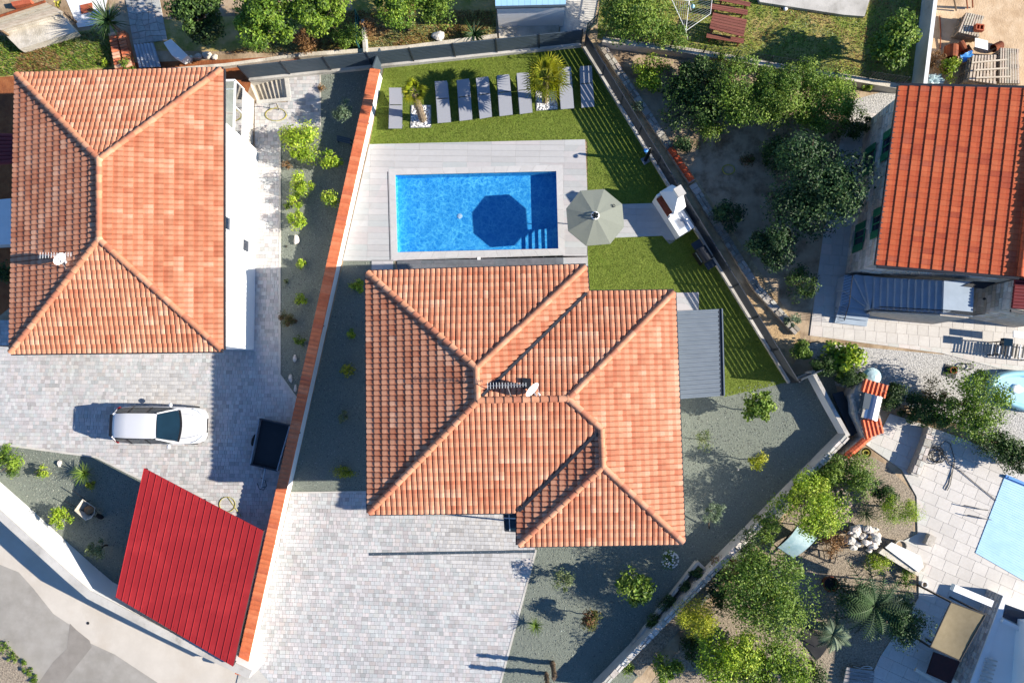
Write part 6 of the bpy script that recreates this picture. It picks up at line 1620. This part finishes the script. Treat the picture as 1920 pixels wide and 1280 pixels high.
MB().bar(W(1716,1254,.9), W(1770,1288,.9), .16, .12).build('pale_beam', 'old_concrete', label='pale beam slanting at the bottom edge beside the dark red table', cat='beam')
def crates():
    p = W(1614,1268,0); t = thing('wooden_pallet', 'pale wooden pallet on the dark gravel at the bottom edge', 'pallet', p); planks(t, [(1588,1250),(1640,1258),(1636,1290),(1580,1286)], 5, .3, .03, lin(150,146,146), gap=.3, seed=8); MB().prism(px([(1590,1254),(1636,1262),(1632,1286),(1584,1282)], .2), 0, .2).build('base', 'wood', t)
crates()
tube_obj('white_hose', 'white looped hose on dark gravel near the bottom right', 'hose', [W(1605+ (14*math.cos(a*.3))+20, 1258+10*math.sin(a*.3), .05) for a in range(20)]+[W(1612,1252,.05),(W(1600,1248,.05))], .02, 'white_paint')

# ================================================================ HOSES, STONES, SMALL THINGS
def loop(cx, cy, rx, ry, n=26, a0=0, turns=1.6, z=.05): return [W(cx+rx*math.cos(a0+6.283*turns*i/n)*(1-.1*i/n), cy+ry*math.sin(a0+6.283*turns*i/n), z+.02*i/n) for i in range(n+1)]
tube_obj('garden_hose', 'yellow garden hose looped on the paving beside the cellar steps', 'hose', loop(517,215,21,12)+[W(522,200,.3), W(519,196,.45)], .013, 'hose_yellow')
tube_obj('tap_stand', 'thin dark tap pipe standing over the yellow hose loop', 'tap', [W(505,202,.0), W(505,196,.5), W(511,195,.62), W(518,194,.6), W(523,207,.0)], .016, 'dark_metal')
tube_obj('garden_hose', 'yellow garden hose looped on the paving by the red carport corner', 'hose', loop(426,945,16,14, a0=1)+[W(440,950,.05), W(452,968,.05)], .013, 'hose_yellow')
tube_obj('garden_hose', 'yellow hose coiled on the shaded earth under the trees', 'hose', loop(1366,318,12,9, turns=3.5, n=50), .02, 'hose_yellow')
tube_obj('garden_hose', 'black hose trailing across the driveway paving beside the tiled wall', 'hose', [W(489,895,.05), W(497,900,.05), W(500,910,.05), W(494,918,.05), W(486,916,.05), W(482,905,.05)], .014, 'hose_black')
for i, (x, y, r, l) in enumerate(((556,450,.20,'large white rock on the gravel strip beside the tiled wall'),(553,672,.14,'white rock halfway down the shaded gravel strip'),(545,709,.15,'pinkish white rock low on the gravel strip by the paving corner'),(554,728,.13,'lowest white rock on the gravel strip by the paving corner'),(537,462,.05,'dark small stone beside the large white rock'),(112,868,.14,'white rock on the corner gravel above the wheelbarrow'),(1384,880,.05,'small stone on the sunny gravel east of the house'))):
    MB().blob(W(x,y,.05), r*.7, r*1.2, r*.8, seed=i+3, amp=.22, tint=(lin(214,208,200) if 'dark' not in l else lin(60,56,50))).build('rock', 'stone', label=l, cat='rock')
def bench2():
    a, b = W(632,259,.35), W(657,265,.35); t = thing('garden_bench', 'small dark metal bench in the wall shadow on the gravel strip', 'bench', Vector((a.lerp(b,.5).x, a.lerp(b,.5).y, 0)))
    for k in range(3): o = Vector((0,.1*(k-1),0)); MB().bar(a+o, b+o, .08, .03).build('slat', 'slate_metal', t)
    for p in (a,b): MB().bar((p.x,p.y-.1,0), (p.x,p.y-.1,.33), .04, .04).build('leg', 'dark_metal', t); MB().bar((p.x,p.y+.1,0), (p.x,p.y+.1,.33), .04, .04).build('leg', 'dark_metal', t)
bench2()
def mossy_post(label, x, y, x1, y1):
    f = W(x,y,0); tp = W(x1,y1,1.75); t = thing('rustic_post', label, 'post', f, 'shaggy posts at the bottom edge'); rr = random.Random(int(x)); b = MB(); k = 14; pts = [f.lerp(tp,i/k)+Vector((rr.uniform(-.03,.03),rr.uniform(-.03,.03),0)) for i in range(k+1)]; b.tube(pts, [.09+rr.uniform(-.015,.02) for _ in pts], 8); b.build('stem', 'bark', t)
    lv = MB()
    for i in range(160): p = f.lerp(tp, rr.random()); d = Vector((rr.gauss(0,1),rr.gauss(0,1),rr.gauss(0,.6))).normalized(); s = d.orthogonal().normalized(); q = p+d*.1; lv.add([q-s*.03, q+s*.03, q+d*.07], [(0,1,2)], jit(lin(118,98,70), rr, .2))
    lv.build('shaggy_bark', 'leaf', t)
mossy_post('shaggy brown post at the bottom edge, left of the pair', 1024, 1262, 1027, 1295); mossy_post('shaggy brown post at the bottom edge, right of the pair', 1036, 1242, 1040, 1272)

# ================================================================ VEGETATION
V = plant
# north side trees
V('tree', 'leafy yellow green tree overhanging the dry strip left of the top centre', 'tree', 490, 38, 66, 3.2, 'glossy', n=4200, size=.17, base=(500,70), trunk=.10, lobes=16, ratio=.7)
V('tree', 'dark leafy tree in shade at the top edge beside the flagstone path', 'tree', 372, 18, 62, 2.7, 'dark', n=3600, size=.17, base=(390,50), trunk=.10, lobes=16, ratio=.7)
V('tree', 'bright green tree at the top edge left of the teal fence panel', 'tree', 600, 8, 62, 3.0, 'glossy', n=3800, size=.16, trunk=.09, lobes=16, ratio=.65)
V('shrub', 'round green shrub between the bright tree and the teal fence', 'shrub', 648, 66, 32, .9, 'mid', n=1400, size=.12, lobes=10)
V('shrub', 'brownish dry shrub under the leafy yellow green tree', 'shrub', 575, 72, 30, .6, 'dry', n=900, size=.10, lobes=9)
V('tree', 'green tree at the top edge right of the teal fence panel', 'tree', 745, 0, 55, 2.7, 'glossy', n=3000, size=.15, trunk=.08, lobes=14, ratio=.65)
V('tree', 'pale green feathery tree at the top edge above the dry grass', 'tree', 820, 4, 46, 1.8, 'mid', n=2200, size=.13, trunk=.07, lobes=12, ratio=.65)
V('shrub', 'low leafy shrub along the kerb wall near the teal fence', 'shrub', 690, 50, 20, .5, 'dry', n=400, size=.10)
blade_plant('yucca', 'spiky yucca growing over the terracotta tile stack', 'yucca', 206, 42, 36, 'deep', n=130, h=1.2, w=.07, trunk=.09, seed=2, up=1.1)
blade_plant('agave', 'spiky green agave on the dry grass by the north fence', 'agave', 890, 64, 26, 'deep', n=60, h=.3, w=.07, trunk=.06, seed=3, up=.9)
V('weed', 'small bright weed in front of the terracotta tile stack', 'weed', 196, 117, 8, .2, 'lime', n=120, size=.08, trunk=.005)
V('weed', 'trailing green weed at the foot of the terracotta tile stack', 'weed', 238, 122, 16, .35, 'mid', n=300, size=.09, trunk=.006)
# hedge behind the lane, north-east
V('tree', 'broad leafy tree overhanging the teal fence at the top', 'tree', 1190, 26, 72, 1.9, 'mid', n=4200, size=.14, trunk=.09, lobes=18, ratio=.6)
V('shrub', 'loose green shrub trailing over the low wall near the top', 'shrub', 1255, 62, 38, 1.0, 'mid', n=1300, size=.12, lobes=10)
V('shrub', 'yellow green shrub at the head of the shaded plot', 'shrub', 1218, 136, 36, .6, 'lime', n=1500, size=.13, lobes=10)
V('tree', 'dense dark green tree in the shaded plot nearest the slat fence', 'tree', 1312, 172, 72, 1.15, 'dark', n=4200, size=.15, trunk=.09, lobes=18, ratio=.5)
V('tree', 'grey green bushy tree beside the dense dark one', 'tree', 1402, 172, 70, 1.7, 'mid', n=4400, size=.12, trunk=.08, lobes=16, ratio=.65)
V('tree', 'grey green bushy tree below the picnic benches shadow', 'tree', 1480, 170, 70, 1.8, 'mid', n=4600, size=.11, trunk=.08, lobes=18, ratio=.62)
V('tree', 'grey green bushy tree next to the small white gravel patch', 'tree', 1552, 194, 66, 1.7, 'glossy', n=4200, size=.11, trunk=.08, lobes=16, ratio=.65)
V('shrub', 'low shrub against the rubble wall beside the first orange tile', 'shrub', 1284, 266, 26, .6, 'deep', n=900, size=.11, lobes=8)
V('shrub', 'small bright tuft in the lane below the slat fence', 'shrub', 1196, 200, 14, .4, 'grey', n=300, size=.09)
V('tree', 'large dark tree shading the path of the stone house', 'tree', 1530, 340, 96, 2.4, 'deep', n=6500, size=.16, trunk=.12, lobes=22, ratio=.7)
V('tree', 'dark tree lower left of the large shaded tree', 'tree', 1452, 462, 50, 1.6, 'deep', n=2600, size=.14, trunk=.08, lobes=14)
V('shrub', 'dark shrub hugging the rubble wall opposite the barbecue', 'shrub', 1366, 408, 32, .9, 'deep', n=1300, size=.13, lobes=10)
V('shrub', 'sparse shrub beside the stone house path in shade', 'shrub', 1508, 528, 34, .9, 'dark', n=900, size=.12, lobes=12, spread=.75)
V('shrub', 'pale tuft where the lane meets the stone house path', 'shrub', 1484, 602, 16, .4, 'grey', n=350, size=.10)
V('shrub', 'small dark plant on the shaded earth near the coiled hose', 'shrub', 1405, 300, 16, .3, 'brown', n=220, size=.10, spread=.8)
V('tree', 'small bright fig tree beside the grey concrete wall', 'tree', 1683, 78, 50, 1.9, 'mid', n=2300, size=.19, trunk=.06, lobes=14, ratio=.8, aspect=1.4)
V('shrub', 'tiny bush on the white gravel patch', 'shrub', 1625, 163, 12, .35, 'lime', n=300, size=.09)
V('shrub', 'wild green plant growing beside the pallets in the shade', 'shrub', 1778, 128, 22, .5, 'lime', n=420, size=.12, spread=.8)
V('shrub', 'tangled dry brush by the grey wall on the sandy plot', 'shrub', 1755, 112, 22, .4, 'dry', n=420, size=.10, spread=.8)
# hedge between the gravel yard and the terrace
for i, (x, y, r, ry, l, c) in enumerate(((1512,652,20,16,'hedge bush at the upper end of the terrace hedge','mid'),(1548,680,26,18,'dark hedge bush second from the upper end of the terrace hedge','dark'),(1588,702,28,20,'dark hedge bush behind the oven dome','dark'),(1672,742,28,20,'hedge bush right of the orange tiled oven','dark'),(1715,765,30,22,'hedge bush in the middle above the stone seat wall','dark'),(1760,790,30,22,'hedge bush above the tangled black hose','dark'),(1860,835,36,24,'hedge bush above the pool cover, next to the frame edge','dark'),(1910,855,34,24,'last hedge bush at the right frame edge above the pool cover','dark'))):
    V('hedge_bush', l, 'hedge', x, y, r*1.25, .8, c, n=2200, size=.10, lobes=12, ry=ry*1.3, group='clipped hedge between yard and terrace')
V('shrub', 'bright round leafed shrub on the white gravel yard', 'shrub', 1588, 672, 36, .9, 'lime', n=1500, size=.17, lobes=10, aspect=1.3)
V('tree', 'loose yellow green tree over the paddling pool', 'tree', 1826, 756, 66, 1.6, 'glossy', n=3600, size=.12, trunk=.06, lobes=18, ratio=.6)
V('shrub', 'straggly brownish bush left of the paddling pool tree', 'shrub', 1752, 738, 30, .8, 'brown', n=700, size=.10, lobes=10, spread=.75)
for x, y, r, h, c, l in ((1362,128,40,.8,'mid','leafy shrub under the low wall right of the yellow green shrub'),(1440,196,42,.8,'glossy','bright bush between the two grey green trees'),(1516,150,40,.8,'mid','green bush against the low garden wall'),(1598,232,34,.7,'dark','dark bush at the corner of the sunny path patch'),(1462,292,40,1.0,'dark','dark bush on the left side of the large shaded tree'),(1330,240,34,.6,'mid','sprawling bush below the dense dark tree')):
    V('shrub', l, 'shrub', x, y, r, h, c, n=1300, size=.11, lobes=12, spread=.8)
# planting round the terrace
V('shrub', 'dense green round shrub below the orange wall end', 'shrub', 1590, 892, 50, 1.1, 'mid', n=3000, size=.11, lobes=14, ratio=.8)
blade_plant('cordyline', 'spiky leaved plant between two round shrubs on the gravel', 'spiky plant', 1636, 905, 22, 'grey', n=60, h=.5, w=.04, seed=8, up=1.0)
V('conifer', 'dense bright green conifer at the terrace edge', 'conifer', 1686, 958, 36, 1.0, 'lime', n=2600, size=.07, lobes=12, ratio=1.0, aspect=3)
V('shrub', 'grey pink flowering shrub on the gravel behind the white wall', 'shrub', 1572, 940, 26, .5, 'grey', n=900, size=.09, flowers=(lin(206,180,170),80))
blade_plant('grass_tuft', 'pale spiky grass tuft beside the conifer', 'grass', 1622, 962, 24, 'olive', n=80, h=.2, w=.03, seed=9, up=1.1)
V('tree', 'yellow green tree rising over the white wall above the cold frame', 'tree', 1512, 948, 68, 1.5, 'lime', n=3600, size=.12, trunk=.06, lobes=16, ratio=.6)
V('shrub', 'reddish dry shrub between cold frame and stone heap', 'shrub', 1560, 1018, 28, .4, 'dry', n=700, size=.09)
V('shrub', 'low bright juniper by the white bench', 'shrub', 1648, 1056, 26, .3, 'lime', n=800, size=.08, ratio=.5)
V('shrub', 'low leafy clump at the corner of the white bench', 'shrub', 1700, 1085, 16, .3, 'mid', n=300, size=.09)
V('tree', 'big round grey green tree inside the white wall corner', 'tree', 1438, 1112, 92, 2.1, 'mid', n=6800, size=.13, trunk=.12, lobes=26, ratio=.62)
V('conifer', 'golden feathery conifer leaning over the long white wall', 'conifer', 1302, 1160, 40, 1.7, 'yellow', n=3000, size=.10, lobes=12, ratio=1.0, aspect=3.2)
V('tree', 'yellow green tree at the bottom edge right of the golden conifer', 'tree', 1372, 1230, 72, 1.8, 'lime', n=3600, size=.13, trunk=.07, lobes=18, ratio=.6)
V('tree', 'yellow green tree at the bottom edge second from the golden conifer', 'tree', 1452, 1262, 64, 1.7, 'glossy', n=2600, size=.13, trunk=.07, lobes=14, ratio=.6)
V('shrub', 'yellow green shrub at the bottom edge against the long white wall', 'shrub', 1250, 1258, 30, .9, 'glossy', n=1000, size=.12, lobes=9)
def frond_tree(label, x, y, r, h, n, seed, cols):
    rr = random.Random(seed); c = W(x,y,h); t = thing('date_palm', label, 'palm tree', (c.x,c.y,0)); b = MB(); L = r*.026*1.05
    for i in range(n):
        a = i*2.39996; e = 1.1-1.3*i/n; d = Vector((math.cos(a),math.sin(a),0)); s = Vector((-d.y,d.x,0)); col = GREEN[cols][rr.randrange(4)]; Lr = L*rr.uniform(.8,1.1); prev = None
        for k in range(15):
            f = k/14; p = c+d*Lr*f*math.cos(e*.7)+Vector((0,0,Lr*(math.sin(e)*f-.55*f*f)))
            if prev is not None: b.bar(prev, p, .02, .015, tint=jit(col, rr, .1))
            if k > 1:
                for sg in (-1,1):
                    q = p+s*sg*Lr*.24*math.sin(math.pi*(.15+.8*f))+d*Lr*.08-Vector((0,0,.04)); w = d*.028; b.add([p-w, p+w, q], [(0,1,2)], jit(col, rr, .15))
            prev = p
    b.build('fronds', 'leaf', t); MB().tube([(c.x,c.y,0), c], [.2,.15], 10).build('trunk', 'palm_bark', t)
frond_tree('dark feathery date palm in the shade beside the pergola', 1640, 1135, 62, 1.6, 34, 3, 'deep')
V('tree', 'dark feathery tree behind the date palm next to the terrace', 'tree', 1692, 1160, 52, 1.6, 'deep', n=3000, size=.13, trunk=.07, lobes=16, aspect=3)
frond_tree('grey green young palm in front of the dark date palm', 1562, 1188, 32, 1.0, 26, 5, 'grey')
V('shrub', 'dark bush on the gravel left of the young grey palm', 'shrub', 1600, 1120, 34, 1.0, 'deep', n=1200, size=.12, lobes=9)
V('shrub', 'bushy yellow green shrub right of the bottom trees', 'shrub', 1405, 1275, 40, 1.1, 'glossy', n=1200, size=.12, lobes=10)
for x, y, r, c, l in ((1408,1022,32,'dark','dark shrub on the wall side above the big round tree'),(1366,1072,30,'brown','brownish shrub hugging the wall left of the big round tree'),(1345,1120,26,'deep','dark shrub between golden conifer and big round tree'),(1440,985,30,'mid','green shrub at the wall above the cold frame'),(1300,1215,30,'dark','dark undergrowth below the golden conifer'),(1520,1265,34,'dark','dark bush at the bottom edge below the black mat'),(1660,925,26,'dark','dark shrub between the conifer and the spiky plant'),(1540,900,30,'mid','leafy bush between the long wall and the dense round shrub')):
    V('shrub', l, 'shrub', x, y, r, .7, c, n=900, size=.11, lobes=10)
# gravel garden: young trees
V('young_tree', 'glossy young tree below the dark ribbed canopy', 'tree', 1424, 766, 33, 1.30, 'mid', n=800, size=.17, base=(1414,772), trunk=.02, lobes=11, aspect=1.5)
V('young_tree', 'thin sparse sapling just east of the house roof', 'tree', 1322, 826, 22, 1.0, 'olive', n=260, size=.10, trunk=.012, spread=.75)
V('young_tree', 'small yellow green tree in the middle of the east gravel', 'tree', 1421, 864, 20, 1.1, 'yellow', n=420, size=.11, trunk=.015)
V('young_tree', 'small grey olive tree near the long white wall', 'tree', 1336, 960, 24, 1.2, 'grey', n=600, size=.11, base=(1330,990), trunk=.02, aspect=3)
V('young_tree', 'sparse feathery sapling on the south gravel beside the drive', 'tree', 1056, 1090, 24, .85, 'olive', n=420, size=.10, trunk=.012, spread=.75)
V('young_tree', 'bright green young tree in the middle of the south gravel', 'tree', 1186, 1096, 36, 1.0, 'mid', n=900, size=.17, base=(1176,1092), trunk=.02, lobes=12, aspect=1.5)
V('rose_bush', 'small bush with white flowers below the house corner', 'shrub', 1256, 1048, 17, .85, 'mid', n=420, size=.09, trunk=.01, flowers=(lin(236,230,222),60))
V('young_tree', 'olive brown round young tree on the south gravel', 'tree', 1106, 1162, 21, .95, 'brown', n=750, size=.10, base=(1098,1150), trunk=.016)
blade_plant('cycad', 'small spiky cycad on the south gravel by the drive edge', 'cycad', 1004, 1172, 17, 'mid', n=60, h=.25, w=.035, seed=4, up=.9)
for i, (x, y, r, c, l) in enumerate(((1306,1075,13,'deep','dark plant at the top of the planting strip'),(1287,1098,11,'deep','second dark plant down the planting strip'),(1252,1130,20,'deep','large dark shrub in the planting strip'),(1226,1165,15,'dark','dark shrub below the large one in the planting strip'),(1176,1252,16,'mid','green plant at the foot of the planting strip'))):
    V('strip_plant', l, 'plant', x, y, r, .45, c, n=420, size=.10, trunk=.006, group='plants in the strip along the white wall')
# west strip of the pool house, in shade
for x, y, r, c, l, s in ((668,537,15,'lime','small bright plant near the top of the shaded west strip',.12),(658,626,9,'lime','tiny plant in the shaded strip beside the white tiled wall',.09),(650,696,16,'yellow','yellow green plant in the middle of the shaded strip',.11),(641,780,12,'olive','pale faint plant low in the shaded strip',.09)):
    V('strip_shrub', l, 'plant', x, y, r, .3, c, n=220, size=s, trunk=.006, spread=.7)
V('strip_shrub', 'wide low row of yellow green plants at the end of the shaded strip', 'plant', 637, 886, 28, .25, 'yellow', n=380, size=.09, ry=10, trunk=.006, spread=.8)
# gravel bed along the left courtyard
V('young_tree', 'large light green shrub tree at the top of the courtyard gravel bed', 'tree', 563, 266, 40, 1.0, 'lime', n=1400, size=.15, trunk=.02, lobes=12)
V('young_tree', 'grey green feathery olive tree near the tiled wall top', 'tree', 640, 206, 22, 1.0, 'grey', n=650, size=.11, trunk=.016, aspect=3)
V('shrub', 'yellow green shrub against the tiled wall below the bench', 'shrub', 624, 300, 24, .6, 'lime', n=480, size=.13, ry=20)
V('shrub', 'sparse yellow green sapling leaning on the tiled wall', 'shrub', 617, 372, 24, .7, 'lime', n=320, size=.13, spread=.78)
V('shrub', 'bright green bush on the gravel bed, upper of a close pair', 'shrub', 565, 342, 24, .6, 'lime', n=650, size=.13)
V('shrub', 'small green bush just below the bright upper one', 'shrub', 556, 376, 16, .45, 'lime', n=320, size=.12)
V('shrub', 'bright green bush on the gravel bed above the large white rock', 'shrub', 556, 412, 24, .55, 'lime', n=600, size=.12)
V('shrub', 'tiny dark round plant at the kerb of the gravel bed', 'shrub', 538, 386, 8, .2, 'mid', n=160, size=.07)
V('shrub', 'small bright plant below the large white rock', 'shrub', 566, 493, 12, .3, 'lime', n=220, size=.10)
V('shrub', 'small bright plant at the shadow line lower down the gravel bed', 'shrub', 563, 563, 13, .3, 'lime', n=240, size=.10)
V('shrub', 'dense brown green ball shrub at the kerb of the gravel bed', 'shrub', 540, 600, 19, .4, 'brown', n=1100, size=.07, shell=.8)
V('shrub', 'small plant just below the ball shrub near the tiled wall', 'shrub', 562, 639, 12, .3, 'mid', n=220, size=.10)
V('shrub', 'thin olive seedling beside the shadow edge on the gravel bed', 'shrub', 536, 528, 6, .15, 'olive', n=70, size=.07)
V('shrub', 'dry tuft near the north fence on the gravel bed', 'shrub', 602, 166, 9, .15, 'dry', n=110, size=.08)
V('shrub', 'dried flower head at the kerb below the light green shrub tree', 'shrub', 538, 310, 9, .25, 'dry', n=140, size=.08)
# corner gravel below the courtyard
V('shrub', 'tall spiky yellow green shrub at the left edge of the corner gravel', 'shrub', 16, 868, 38, .9, 'glossy', n=900, size=.17, aspect=4)
V('shrub', 'small plant with dark shadow left of the wheelbarrow', 'shrub', 76, 886, 15, .4, 'lime', n=240, size=.10)
blade_plant('grass_tuft', 'spiky ornamental grass beside the carport shadow', 'grass', 160, 886, 22, 'mid', n=80, h=.3, w=.04, seed=6, up=1.0)
V('shrub', 'bright green bush against the street wall', 'shrub', 116, 970, 22, .5, 'lime', n=520, size=.12)
V('shrub', 'olive bush near the carport roof edge', 'shrub', 184, 1028, 21, .7, 'olive', n=480, size=.10)
V('shrub', 'yellow flowering tuft beside the ornamental grass', 'shrub', 170, 908, 10, .3, 'yellow', n=200, size=.08)
V('shrub', 'leafy bush in the shade at the left edge beyond the house', 'shrub', 8, 510, 22, .8, 'dark', n=600, size=.12)
def grass_stuff():
    rr = random.Random(77)
    for name, pts, n, cols, hmax in (('weedy_grass_blades', [(-40,70),(130,64),(205,56),(212,126),(40,140),(-40,148)], 9000, ['dry','glossy','mid','olive'], .16), ('dry_grass_blades', [(420,100),(560,100),(740,88),(930,66),(930,20),(660,20),(560,60)], 9000, ['dry','olive','dry'], .14), ('garden_grass_blades', [(1128,-20),(1730,-20),(1716,150),(1600,156),(1270,88),(1120,72)], 16000, ['glossy','olive','dry','glossy'], .10)):
        q = [W(x,y,0) for x,y in pts]; x0, x1 = min(p.x for p in q), max(p.x for p in q); y0, y1 = min(p.y for p in q), max(p.y for p in q); b = MB(); k = 0
        while k < n:
            p = Vector((rr.uniform(x0,x1), rr.uniform(y0,y1), .008))
            if not inside((p.x,p.y), q): continue
            k += 1; a = rr.uniform(0,6.28); d = Vector((math.cos(a),math.sin(a),0)); s = Vector((-d.y,d.x,0)); h = rr.uniform(.3,1)*hmax; w = .018
            g = cols[int((math.sin(p.x*1.3)+math.cos(p.y*1.7)+2)/4*len(cols)*.99)] if rr.random() < .6 else rr.choice(cols)
            b.add([p-s*w, p+s*w, p+d*rr.uniform(.02,.12)+Vector((0,0,h))], [(0,1,2)], jit(GREEN[g][rr.randrange(4)], rr, .2))
        tag(b.build(name, 'leaf'), {'weedy_grass_blades':'weedy dry grass above the left house roof','dry_grass_blades':'dry straw coloured grass behind the north fence','garden_grass_blades':'patchy green grass round the brown garden table'}[name], 'grass', kind='stuff')
grass_stuff()
